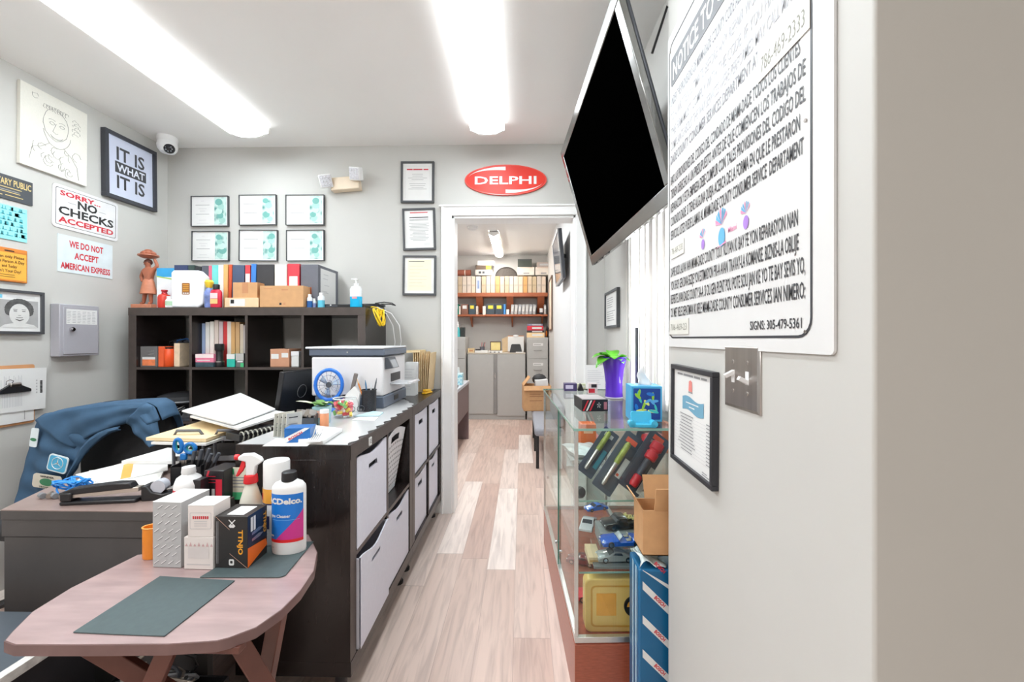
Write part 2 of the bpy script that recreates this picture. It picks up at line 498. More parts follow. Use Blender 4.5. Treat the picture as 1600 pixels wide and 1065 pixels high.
def cube_shelf(name, label, loc, rz, ncol, nrow, cell, depth, leg=0.0, cz=None):
    """open cube shelving; front looks to local -y, origin at the lower front left corner on the floor"""
    t = thing(name, label, 'shelf', loc, rz)
    T = 0.05; th = 0.016; cz = cz or cell; wdt = 2 * T + ncol * cell + (ncol - 1) * th; h = 2 * T + nrow * cz + (nrow - 1) * th
    EDGE = WENGE_EDGE
    for nm, q in (('top_board', (0, 0, h - T, wdt, depth, h)), ('bottom_board', (0, 0, 0, wdt, depth, T)),
                  ('side_panel', (0, 0.002, T, T, depth, h - T)), ('side_panel', (wdt - T, 0.002, T, wdt, depth, h - T))):
        x0, y0, z0, x1, y1, z1 = q
        m = MB().box(x0, y0 + 0.002, z0 + leg, x1, y1, z1 + leg, WENGE)
        m.box(x0, y0, z0 + leg, x1, y0 + 0.0015, z1 + leg, EDGE)
        m.build(nm, t, 0.001)
    for c in range(1, ncol):
        x = T + c * (cell + th) - th
        MB().box(x, 0.006, T + leg, x + th, depth, h - T + leg, WENGE).box(x, 0.004, T + leg, x + th, 0.0055, h - T + leg, EDGE).build('divider', t)
    for r in range(1, nrow):
        z = T + r * (cz + th) - th
        m = MB()
        for c in range(ncol):
            x = T + c * (cell + th)
            m.box(x, 0.006, z + leg, x + cell, depth, z + th + leg, WENGE).box(x, 0.004, z + leg, x + cell, 0.0055, z + th + leg, EDGE)
        m.build('shelf_board', t)
    if leg:
        for x in (0.06, wdt - 0.06):
            for y in (0.06, depth - 0.06):
                MB().cyl((x, y, 0), (x, y, leg), 0.02, BLACK, 16).lathe([(0.026, 0), (0.026, 0.012)], BLACK, 16, TR((x, y, 0))).build('leg', t, label='short round metal foot')
    return t, wdt, h


SX0, SY0 = -2.505, 2.55
cube_shelf('cube_shelf', 'tall black-brown open cube shelf with four columns against the grey back wall', (SX0, SY0, 0), 0, 4, 4, 0.344, 0.39, cz=0.3285)
CX, CY0, CTOP, CCELL = -0.58, 1.38, 0.901, 0.3365
for k, lb in enumerate(('low black-brown cube shelf unit standing nearer the folding table, with paler edges',
                        'low black-brown cube shelf unit under the printer, standing beside the doorway')):
    cube_shelf('low_cube_shelf', lb, (CX, CY0 + k * 0.791, 0), R(90), 2, 2, CCELL, 0.40, leg=0.112)

FELT = mat('white_fabric_bin', (222, 222, 234), 0.85, vary=0.02, scale=60, bump=0.05)


def bin_front(t, w, h, sag):
    """fabric box with an open top; the front board dips in the middle and has a slot handle"""
    m = MB(); d = 0.34; n = 12
    def top(u): return h - sag * sin(pi * u) ** 2
    hx0, hx1 = 0.36, 0.64; hz0, hz1 = h - 0.075, h - 0.045
    us = [0, .09, .18, .27, hx0, .43, .5, .57, hx1, .73, .82, .91, 1]
    for y in (0.0, 0.006):
        for i in range(len(us) - 1):
            a, c = us[i], us[i + 1]
            za, zc = top(a), top(c)
            X0, X1 = (a - .5) * w, (c - .5) * w
            if hx0 <= a < hx1:
                m.quad((X0, y, 0), (X1, y, 0), (X1, y, hz0), (X0, y, hz0), FELT)
                m.quad((X0, y, hz1 - sag * .6), (X1, y, hz1 - sag * .6), (X1, y, zc), (X0, y, za), FELT) if za > hz1 - sag * .6 + .004 else 0
            else: m.quad((X0, y, 0), (X1, y, 0), (X1, y, zc), (X0, y, za), FELT)
    for i in range(len(us) - 1):
        a, c = us[i], us[i + 1]
        m.quad(((a - .5) * w, 0, top(a)), ((c - .5) * w, 0, top(c)), ((c - .5) * w, .006, top(c)), ((a - .5) * w, .006, top(a)), FELT)
    m.build('front_panel', t, smooth=0)
    m = MB()
    for s in (-1, 1): m.box(s * w / 2, 0.006, 0, s * (w / 2 - 0.005), d, h - 0.005, FELT)
    m.box(-w / 2, d - 0.005, 0, w / 2, d, h - 0.005, FELT).box(-w / 2, 0.006, 0, w / 2, d, 0.005, FELT)
    m.build('box_body', t)
    MB().box(w * (hx0 - .5) , 0.012, hz0 - 0.01, w * (hx1 - .5), 0.014, hz1 + 0.005, BLACK).build('handle_inner', t, label='black sheet for the shade inside the slot handle')  # black sheet stands in for the shade inside the slot


bins = [(0, 1, 'white fabric storage bin with slot handle in the upper cube nearest the folding table', .018, 0.325, -0.008, 0),
        (0, 0, 'white fabric storage bin in the lower cube nearest the folding table, sagging open top', .03, 0.325, -0.02, 0.6),
        (1, 0, 'white fabric storage bin in the lower cube directly under the white woven basket', .022, 0.32, -0.006, 0),
        (2, 1, 'white fabric storage bin in the upper cube just past the woven basket', .006, 0.325, 0.0, 0),
        (2, 0, 'white fabric storage bin in the lower cube under the printer, second from the doorway', .012, 0.32, 0.004, 0),
        (3, 1, 'white fabric storage bin in the upper cube closest to the doorway casing', .006, 0.325, 0.0, 0),
        (3, 0, 'white fabric storage bin in the lower cube closest to the doorway, pulled askew', .02, 0.32, 0.004, 0.8)]


def cell_pos(i, r):
    y = CY0 + (i // 2) * 0.791 + 0.05 + (i % 2) * (CCELL + 0.016) + CCELL / 2
    return y, 0.112 + 0.05 + r * (CCELL + 0.016)


for i, r, lb, sag, h, out, yaw in bins:
    y, z = cell_pos(i, r)
    bin_front(thing('storage_bin', lb, 'storage bin', (CX - 0.012 - out, y, z + 0.001), R(90 + yaw), 'white fabric bins in the low cube shelves'), 0.318, h, sag)

y, z = cell_pos(1, 1)
t = thing('woven_basket', 'white plastic woven basket with tapered sides and slot handles in the low shelf', 'basket', (CX - 0.165, y, z + 0.003), R(90))
wov = mat('white_weave', (236, 236, 240), 0.5, vary=0.03, scale=90, bump=0.6)
hb = 0.29
def taper(u, v): return None
m = MB()
pts = [(-.115, -.10), (.115, -.10), (.115, .12), (-.115, .12)]; top = [(-.15, -.145), (.15, -.145), (.15, .15), (-.15, .15)]
def lerp(a, c, u): return tuple(p + (q - p) * u for p, q in zip(a, c))
for k in range(4):
    a, c, ta, tc_ = pts[k], pts[(k + 1) % 4], top[k], top[(k + 1) % 4]
    NU, NV = 10, 12
    for j in range(NV):
        for i in range(NU):
            if k in (0, 2) and 3 <= i <= 6 and j == 10: continue
            q = []
            for uu, vv in ((i, j), (i + 1, j), (i + 1, j + 1), (i, j + 1)):
                zc = hb * vv / NV
                if k in (0, 2): zc += (0.03 * sin(pi * uu / NU)) * (vv / NV) ** 3
                p = lerp(lerp(a, c, uu / NU), lerp(ta, tc_, uu / NU), vv / NV)
                q.append((p[0], p[1], zc))
            m.quad(*q, wov)
            cx = sum(p[0] for p in q) / 4; cy = sum(p[1] for p in q) / 4; cz = sum(p[2] for p in q) / 4
            if 1 <= j < 10:
                n = (Vector(q[1]) - Vector(q[0])).cross(Vector(q[3]) - Vector(q[0])).normalized() * 0.004
                m.add([Vector((cx + (p[0] - cx) * .5, cy + (p[1] - cy) * .5, cz + (p[2] - cz) * .35)) - n * .15 * (-1 if k % 2 else -1) for p in q], [(0, 1, 2, 3)], MIDGREY)
m.add([(*p, 0) for p in pts], [(3, 2, 1, 0)], wov)
m.build('basket_body', t)
MB().box(-0.13, -0.11, 0.2, 0.13, 0.13, 0.24, mat('grey_cloth', (90, 90, 94), 0.8)).build('lining', t, bevel=0.02, label='grey lining inside')

# clear wavy desk mat on the low shelf, its reflected light painted as grey
rng = random.Random(3)
m = MB(); N_ = 200
PADM = mat('clear_mat_sheen', (206, 207, 208), 0.22, vary=0.03, scale=6, coat=0.3)
outer = []
for i in range(N_ + 1):
    yy = CY0 + 0.004 + 1.04 * i / N_
    outer.append((CX - 0.004 - 0.008 * (1 + sin(i * .36)) - (0.10 * max(0, i / N_ - 0.82) / 0.18), yy))
m.prism([(CX - 0.395, CY0 + 0.004)] + outer + [(CX - 0.395, CY0 + 1.04)], 0, 0.0018, PADM)
tag(m.build('desk_mat', None), 'thin clear mat, its sheen coloured grey, with scalloped edge covering the low shelf top', 'desk mat', loc=(0, 0, CTOP + 0.0005))

# ------------------------------------------------------------------ desk
DZ = 0.724; DY = 1.255
DESK = mat('dark_desk_laminate', (76, 72, 71), 0.35, vary=0.12, scale=7, stretch=(1, 8, 1))
DTOPM = mat('worn_brown_desk_top', (146, 126, 120), 0.32, vary=0.25, scale=5)
t = thing('desk', 'dark l-shaped office desk behind the folding table, covered with papers', 'desk', (0, 0, 0))
pl = [(-1.645, DY), (-0.983, DY), (-0.983, 2.52), (-1.42, 2.52), (-1.42, 1.95), (-1.76, 1.93), (-1.715, 1.43)]
MB().prism(pl, DZ - 0.03, DZ - .003, DESK).prism(pl, DZ - .0028, DZ, DTOPM).build('desk_top', t)
MB().box(-1.645, DY + 0.003, DZ - 0.085, -0.984, DY + 0.03, DZ - 0.031, DESK).build('apron', t)
MB().box(-1.64, DY + 0.006, 0.03, -0.984, DY + 0.028, DZ - 0.088, DESK).build('front_panel', t)
MB().box(-1.635, DY + 0.03, 0, -1.61, 1.9, DZ - 0.031, DESK).build('side_panel', t)
MB().box(-1.41, 2.49, 0, -0.99, 2.515, DZ - 0.031, DESK).build('end_panel', t)
# ------------------------------------------------------------------ things hung on the walls
FR_DARK = mat('dark_picture_frame', (44, 44, 50), 0.35, vary=0.1)
FR_GREY = mat('charcoal_picture_frame', (74, 76, 80), 0.4, vary=0.06)


def frame_ring(mb, w, h, bw, d, m, d_in=None):
    """rectangular moulding standing d out of the wall"""
    for x0, z0, x1, z1 in ((-w / 2, -h / 2, w / 2, -h / 2 + bw), (-w / 2, h / 2 - bw, w / 2, h / 2),
                           (-w / 2, -h / 2 + bw, -w / 2 + bw, h / 2 - bw), (w / 2 - bw, -h / 2 + bw, w / 2, h / 2 - bw)):
        mb.box(x0, -d, z0, x1, 0, z1, m)


def framed(name, label, loc, rz, w, h, bw, d, paper, cat='picture', fm=None, group=None, tilt=0.0, mat_in=None, gl=True):
    t = thing(name, label, cat, loc, 0, group, rot=(0, tilt, rz))
    m = MB(); frame_ring(m, w, h, bw, d, fm or FR_DARK); m.build('frame', t, 0.001)
    MB().box(-w / 2 + bw, -d * 0.55, -h / 2 + bw, w / 2 - bw, -0.001, h / 2 - bw, paper).build('sheet', t)
    return t, -d * 0.55 - 0.0008


def back_spot(x0, y0, x1, y1, d=0.0):
    a = YP(x0, y0, BACK - d); c = YP(x1, y1, BACK - d)
    return (a + c) / 2, abs(c.x - a.x), abs(a.z - c.z)


def left_spot(p, d=0.004):
    """corner pixels TL TR BR BL on the left wall -> centre, width, height, in-plane tilt"""
    q = [XP(*k, LEFT + d) for k in p]
    c = sum(q, Vector()) / 4
    w = ((q[1] - q[0]).length + (q[2] - q[3]).length) / 2; h = ((q[0] - q[3]).length + (q[1] - q[2]).length) / 2
    a = q[1] - q[0]; e = q[2] - q[3]
    tl = -(math.atan2(a.z, a.y) + math.atan2(e.z, e.y)) / 2
    c.x = LEFT + 0.001
    return c, w, h, tl


rng = random.Random(11)
# six certificates with a teal strip
TEAL = foam_wave('teal_botanical_print', (84, 150, 144), (196, 222, 216), 26)
certs = [((298, 306, 356, 353), 'left column'), ((373, 304, 431, 351), ''), ((446, 304, 506, 351), ''), ((299, 361, 357, 407), ''), ((373, 359, 433, 407), ''), ((447, 359, 506, 407), '')]
cl = ['framed certificate in the upper row, closest to the room corner', 'framed certificate in the middle of the upper row', 'framed certificate in the upper row, closest to the emergency light',
      'framed certificate in the lower row, closest to the room corner', 'framed certificate in the middle of the lower row, above the binders', 'framed certificate in the lower row, below the one nearest the emergency light']
for (px, _), lb in zip(certs, cl):
    c, w, h = back_spot(*px, 0.02)
    c.y = BACK - 0.001
    t, yy = framed('certificate', lb, c, 0, w, h, 0.0035, 0.022, WHITE, 'certificate', FR_GREY, 'certificates with a teal strip', R(rng.uniform(-1, 1)))
    m = MB(); m.rect(w * 0.12, -h * 0.44, w * 0.44, h * 0.46, yy, TEAL)
    for k in range(5):
        r_ = 0.02 + 0.009 * rng.random(); px_, pz_ = w * .28 + (w * .15 - r_) * rng.uniform(-1, 1), h * (-0.3 + 0.15 * k)
        m.face([(px_ + r_ * cos(a * pi / 6), pz_ + r_ * sin(a * pi / 6) * .9) for a in range(12)], yy - 0.0004 - 4e-5 * k, mat('teal_leaf_%d' % (k % 3), [(160, 204, 196), (110, 172, 164), (190, 220, 212)][k % 3], 0.6))
    m.build('printed_strip', t, label='teal leafy printed strip')
    m = MB()
    for z, a, q in ((.33, .06, PALEINK), (.2, .36, GREYINK), (.08, .2, PALEINK), (0, .12, PALEINK), (-.1, .34, GREYINK), (-.3, .18, PALEINK), (-.4, .3, PALEINK)):
        m.rect(w * (-.19 - a / 2 - .02), h * z, w * (-.19 + a / 2), h * z + 0.003, yy, q)
    m.build('print', t)

# three framed notices beside the doorway
for (px, tl, lb, kind) in (((626, 252, 678, 316), 0.4, 'charcoal framed notice with a red heading, topmost of the three by the doorway', 0),
                           ((629, 325, 680, 390), -1.4, 'charcoal framed letter full of small print, hung slightly askew, middle of three', 1),
                           ((629, 399, 681, 461), 0.5, 'charcoal framed handwritten cream page, lowest of the three by the doorway', 2)):
    c, w, h = back_spot(*px, 0.02)
    c.y = BACK - 0.001
    t, yy = framed('framed_notice', lb, c, 0, w, h, 0.014, 0.02, WHITE if kind < 2 else mat('mount_card', (238, 238, 236), 0.6), 'framed notice', FR_GREY, 'framed notices beside the doorway', R(tl))
    m = MB(); iw = w * 0.36; ih = h * 0.38
    if kind == 2: m.rect(-iw, -ih, iw, ih * 1.05, yy - 0.0003, CREAM)
    if kind == 0:
        [m.rect(iw * x0, ih * .78, iw * x1, ih * .78 + .008, yy, REDINK) for x0, x1 in ((-.9, -.42), (-.36, .4), (.5, .9))]
        for z in (.5, .38, .26, .15, -.1, -.22, -.34, -.44):
            a = iw * (0.4 + 0.5 * rng.random()); m.rect(-a, ih * z, a, ih * z + 0.0025, yy, GREYINK)
        for x in (-iw, iw): m.rect(x - .0006, -ih, x + .0006, ih, yy, PALEINK)
        m.rect(-iw, ih, iw, ih + .001, yy, PALEINK)
    elif kind == 1:
        m.rect(-iw * .75, ih * 1.02, iw * .75, ih * 1.02 + 0.006, yy, REDINK)
        m.rect(-iw * .8, ih * .72, iw * .8, ih * .72 + 0.006, yy, INK)
        lines(m, -iw * .8, iw * .8, [ih * .62, ih * .55], yy, GREYINK, 0.003)
        lines(m, -iw * .9, iw * .9, [ih * (.36 - .09 * k) for k in range(13)], yy, GREYINK, 0.0025, rng, 'c')
        lines(m, iw * .4, iw * .9, [-ih * .92, -ih * 1.0], yy, PALEINK, 0.0025)
    else:
        m.rect(-iw * .9, ih * .9, iw * .4, ih * .9 + 0.004, yy - 0.0006, INK)
        lines(m, -iw * .85, iw * .8, [ih * (.6 - .22 * k) for k in range(7)], yy - 0.0006, mat('faded_ink', (214, 206, 176), 0.6), 0.003, rng)
    m.build('print', t)

# red oval dealer sign
c = YP(790, 281, BACK - 0.012); sx = 64 * BACK / FPX * 1.0; sz = 24 * BACK / FPX
t = thing('oval_sign', 'glossy red oval sign with white lettering above the doorway', 'sign', (c.x, BACK - 0.001, c.z))
el = lambda a, b_: [(a * cos(2 * pi * k / 56), b_ * sin(2 * pi * k / 56)) for k in range(56)]
MB().prism(el(sx, sz), -0.012, 0, mat('red_gloss_sign', (222, 56, 44), 0.4, vary=0.02, spec=.3), XZ).build('panel', t, 0.001)
m = MB(); rim = mat('pale_red_rim', (232, 92, 82), 0.2)
ring(m, el(sx * .995, sz * .99), el(sx * .965, sz * .93), -0.0128, rim)
m.build('rim', t)
m = MB()
for s in (1, -1):
    up = []; dn = []
    for k in range(15):
        a = R(90 + 78 * k / 14) if s > 0 else R(270 + 78 * k / 14)
        up.append((sx * .93 * cos(a), sz * .86 * sin(a))); dn.append((sx * .93 * cos(a) * (1 - 0.0 * k), sz * (.86 - .24 * (1 - k / 14)) * sin(a)))
    m.face(up + dn[::-1][1:], -0.0132, WPLASTIC)
m.text('DELPHI', 0, -sz * .27, WPLASTIC, sx * 1.5, sz * .52, -0.0134, 0.02)
m.build('lettering', t, label='white lettering and swooshes')

# emergency light
c = YP(540, 288, BACK - 0.04)
t = thing('emergency_light', 'beige twin-head emergency light fixed high on the back wall', 'emergency light', (c.x, BACK, c.z), 0, rot=(0, R(-4), 0))
BEIGE = mat('aged_beige_plastic', (226, 208, 184), 0.45, vary=0.03)
MB().prism([(-.105, -.042), (.105, -.042), (.1, .05), (-.09, .05)], -.06, 0, BEIGE, XZ).build('housing', t, 0.006)
for s, rz_ in ((-1, 25), (1, -12)):
    X = TR((s * 0.118 - (0.02 if s > 0 else .01), -0.075, 0.02 if s < 0 else 0.055), (R(18), R(12 * s), R(rz_)))
    m = MB().box(-.042, -.03, -.045, .042, .02, .045, WPLASTIC, X); h_ = m.build('lamp_head', t, 0.006)
    m = MB().box(-.036, -.032, -.038, .036, -.03, .038, mat('prismatic_lens', (214, 214, 220), 0.15, vary=0.2, scale=160), X)
    for i in range(3):
        for j in range(3): m.ball((-.022 + .022 * i, -.033, -.024 + .024 * j), (.008, .004, .009), MATS['prismatic_lens'], 8, X)
    m.build('lens', h_)

# ---- left wall
c, w, h, tl = left_spot([(27, 125), (133, 178), (131, 292), (27, 253)])
t = thing('caricature_drawing', 'large pale pencil drawing of a face on canvas, high on the wall', 'drawing', c, 0, rot=(0, tl, R(90)))
MB().box(-w / 2, -0.018, -h / 2, w / 2, 0, h / 2, mat('canvas_board', (226, 224, 215), 0.7, vary=0.02, scale=120, bump=0.05)).build('canvas', t)
m = MB(); yy = -0.0195; PEN = mat('pencil_line', (150, 150, 146), 0.7)
def stroke(pts, r=0.0009):
    q = [Vector((x * w, yy, z * h)) for x, z in pts]
    m.tube(q, r, PEN, 4)
def arc(cx, cz, rx, rz_, a0, a1, n=14, jit=0.0): return [(cx + rx * cos(R(a0 + (a1 - a0) * k / n)) + rng.uniform(-jit, jit), cz + rz_ * sin(R(a0 + (a1 - a0) * k / n)) + rng.uniform(-jit, jit)) for k in range(n + 1)]
stroke(arc(0, .14, .19, .2, 100, 440, 24, .006)); stroke(arc(0.02, .08, .21, .23, 190, 350, 14, .004)); stroke(arc(-.06, .18, .05, .02, 20, 160)); stroke(arc(.09, .18, .05, .02, 20, 160))
stroke(arc(-.06, .15, .035, .018, 0, 360)); stroke(arc(.09, .15, .035, .018, 0, 360)); stroke([(.0, .16), (-.05, .05), (0, .03), (.03, .045)]); stroke(arc(.01, .02, .1, .05, 200, 340)); stroke(arc(.01, -.01, .08, .03, 190, 350))
for k in range(9): stroke(arc(-.16 + .04 * k, .33, .03, .03, 0, 260, 8, .006), .0008)
for k in range(16):
    x, z = rng.uniform(-.36, .34), rng.uniform(-.45, -.1); stroke(arc(x, z, rng.uniform(.03, .09), rng.uniform(.03, .08), rng.uniform(0, 180), rng.uniform(200, 420), 10, .006), .0008)
stroke([(-.1, -.12), (-.22, -.2), (-.34, -.24), (-.38, -.4)]); stroke([(.12, -.12), (.24, -.2), (.33, -.3), (.36, -.46)])
for k in range(7): stroke(arc(.3 + .03 * (k % 2), .3 - .03 * k, .05, .02, 0, 220, 6, .008), .0007)
stroke(arc(-.3, .4, .05, .03, 0, 300, 8, .008), .0007)
m.build('pencil_lines', t)

c, w, h, tl = left_spot([(165, 198), (247, 240), (243, 330), (164, 305)], 0.03)
t, yy = framed('framed_slogan', 'dark framed pale blue print reading it is what it is', c, R(90), w, h, 0.022, 0.032, mat('pale_blue_print', (206, 212, 232), 0.3, vary=0.02), 'framed print', mat('slate_frame', (56, 58, 66), 0.35), tilt=tl)
m = MB()
DI = mat('charcoal_ink', (66, 68, 74), 0.5)
m.text('IT IS', 0, h * .115, DI, w * .54, h * .2, yy, 0.02)
m.text('IT IS', 0, -h * .315, DI, w * .54, h * .2, yy, 0.02)
m.rect(-w * .3, -h * .085, w * .3, h * .085, yy, DI)
m.text('WHAT', 0, -h * .055, mat('print_white', (222, 226, 238), 0.5), w * .54, h * .115, yy - 0.0006, 0.025)
m.build('lettering', t)


def wall_sign(name, label, px, d, panel, cat='sign', w0=None):
    c, w, h, tl = left_spot(px, d)
    t = thing(name, label, cat, c, 0, rot=(0, tl, R(90)))
    return t, w, h, -d - 0.0006


t, w, h, yy = wall_sign('no_checks_sign', 'white metal sign with red and black lettering refusing checks', [(82, 284), (185, 319), (183, 378), (81, 352)], 0.004, WHITE)
MB().prism(rrect(-w / 2, -h / 2, w / 2, h / 2, .02), -0.004, 0, mat('white_enamel', (226, 225, 227), 0.25), XZ).build('panel', t)
m = MB(); ring(m, rrect(-w * .46, -h * .43, w * .46, h * .43, .01), rrect(-w * .453, -h * .42, w * .453, h * .42, .009), yy, INK)
m.text('NO', 0, h * .06, INK, w * .3, h * .19, yy, 0.035); m.text('CHECKS', 0, -h * .17, INK, w * .84, h * .19, yy, 0.03)
m.rect(-w * .29, h * .13, -w * .17, h * .14, yy, GREYINK); m.rect(w * .17, h * .13, w * .29, h * .14, yy, GREYINK)
m.build('lettering', t, label='black lettering and border')
m = MB().text('SORRY...', -w * .1, h * .27, REDINK, w * .6, h * .11, yy, 0.035); m.build('red_lettering', t, label='red lettering'); m = MB().text('ACCEPTED', 0, -h * .36, REDINK, w * .84, h * .13, yy, 0.035)
m.build('red_lettering', t, label='red lettering')

t, w, h, yy = wall_sign('card_refusal_sign', 'white sheet with large red lettering refusing a charge card', [(90, 364), (176, 384), (175, 436), (89, 423)], 0.002, WHITE)
MB().box(-w / 2, -.002, -h / 2, w / 2, 0, h / 2, mat('bluish_white_card', (216, 226, 230), 0.4)).build('panel', t)
m = MB().text('WE DO NOT', 0, h * .2, REDINK, w * .62, h * .18, yy, 0.03); m.text('ACCEPT', 0, -h * .1, REDINK, w * .44, h * .18, yy, 0.03); m.text('AMERICAN EXPRESS', 0, -h * .4, REDINK, w * .9, h * .17, yy, 0.03)
m.build('lettering', t)

# signs that run out of the picture: their far edges are set by their real widths


def cut_sign(name, label, right_top, right_bot, wid, d, cat='sign', slope=0.0):
    a = XP(*right_top, LEFT + d); b_ = XP(*right_bot, LEFT + d); h = a.z - b_.z
    c = Vector((LEFT + 0.001, a.y - wid / 2, (a.z + b_.z) / 2))
    t = thing(name, label, cat, c, 0, rot=(0, slope, R(90)))
    return t, wid, h, -d - 0.0006


t, w, h, yy = cut_sign('notary_sign', 'dark grey notary plaque with gold lettering', (51, 286), (51, 322), 0.195, 0.006)
MB().box(-w / 2, -.006, -h / 2, w / 2, 0, h / 2, mat('slate_plaque', (72, 76, 82), 0.4)).build('panel', t, 0.001)
GOLD = mat('gold_ink', (214, 190, 128), 0.5)
m = MB().text('NOTARY PUBLIC', 0, h * .1, GOLD, w * .92, h * .27, yy, 0.02)
for z, x0, x1 in ((-.02, -.4, .25), (-.13, -.38, .2), (-.2, -.3, .22), (-.34, -.1, .28), (-.36, -.42, -.16)): m.rect(w * x0, h * z, w * x1, h * z + .004, yy, GOLD if z != -.13 else GREYINK)
m.build('lettering', t, label='gold lettering')
t, w, h, yy = cut_sign('turquoise_notice', 'bright turquoise handwritten notice below the notary plaque', (42, 328), (40, 379), 0.24, 0.004)
MB().box(-w / 2, -.004, -h / 2, w / 2, 0, h / 2, mat('turquoise_board', (150, 228, 234), 0.4, vary=0.06, scale=8)).build('panel', t)
m = MB(); TQ = mat('teal_ink', (84, 178, 190), 0.5)
for k in range(6):
    x = -w * .45
    while x < w * .4:
        l = w * rng.uniform(.05, .14); m.rect(x, h * (.36 - .15 * k), x + l, h * (.36 - .15 * k) + .004, yy, TQ)
        for j in range(2): m.rect(x + l * rng.random() * .9, h * (.36 - .15 * k), x + l * rng.random() * .9 + .003, h * (.36 - .15 * k) + .018, yy, TQ)
        x += l + w * .025
m.build('lettering', t)
t, w, h, yy = cut_sign('orange_plaque', 'orange and yellow wooden plaque with a joke in dark lettering', (43, 392), (42, 443), 0.155, 0.012)
MB().box(-w / 2, -.012, -h / 2, w / 2, 0, h / 2, mat('orange_wood', (214, 128, 52), 0.4, vary=0.15, stretch=(1, 1, 8))).build('board', t, 0.004)
m = MB().rect(-w * .46, -h * .44, w * .46, h * .36, yy, mat('yellow_panel', (238, 176, 70), 0.4, vary=0.08, scale=8)); m.build('inset', t)
m = MB(); BR = mat('brown_ink', (74, 46, 30), 0.5)
for k, s in enumerate(('I Can only Please', 'One Person A Day', 'and Today', "Isn't Your Day!")): m.text(s, 0, h * (.2 - .14 * k), BR, w * (.8, .8, .4, .62)[k], h * .09, yy - .0008, 0.01)
lines(m, -w * .4, w * .38, [-h * .3, -h * .36], yy - .0008, BR, .002, rng); m.rect(-.02, h * .39, .02, h * .43, yy - .0004, BR)
m.build('lettering', t)

t, w, h, yy = cut_sign('framed_portrait', 'dark framed black and white photograph of a smiling person with curly hair', (70, 457), (69, 522), 0.40, 0.02, 'framed photograph')
m = MB(); frame_ring(m, w, h, .014, .02, FR_GREY); m.build('frame', t, .001)
MB().box(-w / 2 + .014, -.01, -h / 2 + .014, w / 2 - .014, 0, h / 2 - .014, WHITE).build('sheet', t)
yy = -.0108; m = MB(); ph = .5
gx0, gx1, gz0, gz1 = .012, w * .44, -h * .36, h * .27
m.rect(gx0, gz0, gx1, gz1, yy, mat('photo_grey', (168, 168, 168), 0.5, vary=.1, scale=20))
cx = (gx0 + gx1) / 2
SK = mat('photo_face_grey', (214, 214, 212), .5, vary=.05, scale=30); HR = mat('photo_hair_grey', (86, 86, 86), .6, vary=.3, scale=60)
for k in range(16):
    a = R(-20 + 220 * k / 15); m.face([(cx + .043 * cos(a) + .02 * cos(q * pi / 5), .012 + .04 * sin(a) + .018 * sin(q * pi / 5)) for q in range(10)], yy - .0003 - k * 1e-5, HR)
m.face([(cx + .043 * cos(q * pi / 12), -.012 + .055 * sin(q * pi / 12)) for q in range(24)], yy - .0008, SK)
m.face([(gx0, gz0), (gx1, gz0), (gx1 - .02, gz0 + .016), (cx, gz0 + .03), (gx0 + .02, gz0 + .016)], yy - .0005, SK)
for s in (-1, 1):
    m.rect(cx + s * .018 - .009, .012, cx + s * .018 + .009, .0145, yy - .001, HR); m.rect(cx + s * .018 - .007, .003, cx + s * .018 + .007, .007, yy - .001, HR)
m.face([(cx - .02, -.034), (cx, -.041), (cx + .02, -.034), (cx + .015, -.04), (cx, -.047), (cx - .015, -.04)], yy - .001, HR); m.rect(cx - .006, -.018, cx + .006, -.015, yy - .001, mat('photo_mid_grey', (140, 140, 140), .5))
m.rect(cx - .014, -.03, cx + .014, -.027, yy - .001, HR)
m.rect(-w * .45, gz0, gx0 - .006, gz1, yy, mat('violet_print', (96, 74, 170), .5, vary=.3, scale=10))
m.rect(-w * .45, h * .3, w * .06, h * .38, yy, mat('sky_blue_print', (120, 200, 226), .5)); lines(m, w * .1, w * .4, [h * .33, h * .36], yy, PALEINK, .002)
m.build('photograph', t)

# key cabinet
a = XP(78, 474, LEFT); e = YP(93, 474, a.y)
f0 = XP(93, 474, e.x); f1 = XP(155, 480, e.x); f2 = XP(93, 557, e.x)
d = e.x - LEFT; w = f1.y - f0.y; h = f0.z - f2.z
t = thing('key_cabinet', 'grey metal key cabinet with paper index mounted on the wall', 'key cabinet', (LEFT, (f0.y + f1.y) / 2, (f0.z + f2.z) / 2), R(90))
KG = mat('grey_enamel', (168, 167, 174), 0.4, vary=0.02)
MB().box(-w / 2, -d, -h / 2, w / 2, 0, h / 2, KG).build('case', t, .004)
m = MB().box(-w * .42, -d - .004, -h * .46, w * .46, -d + .001, h * .45, KG); dr = m.build('door', t, .002)
m = MB().rect(-w * .36, h * .12, w * .42, h * .41, -d - .0048, WHITE)
for k in range(6): lines(m, w * (-.34 + .125 * k), w * (-.34 + .125 * k + .1), [h * (.15 + .03 * j) for j in range(8)], -d - .0054, GREYINK, .002, rng)
m.build('index_card', dr, label='white paper index card')
m = MB().cyl((-w * .24, -d - .003, h * .02), (-w * .24, -d - .016, h * .02), .012, CHROME); m.cyl((-w * .24, -d - .016, h * .02), (-w * .24, -d - .022, h * .02), .008, CHROME); m.build('lock', dr, label='chrome lock barrel')

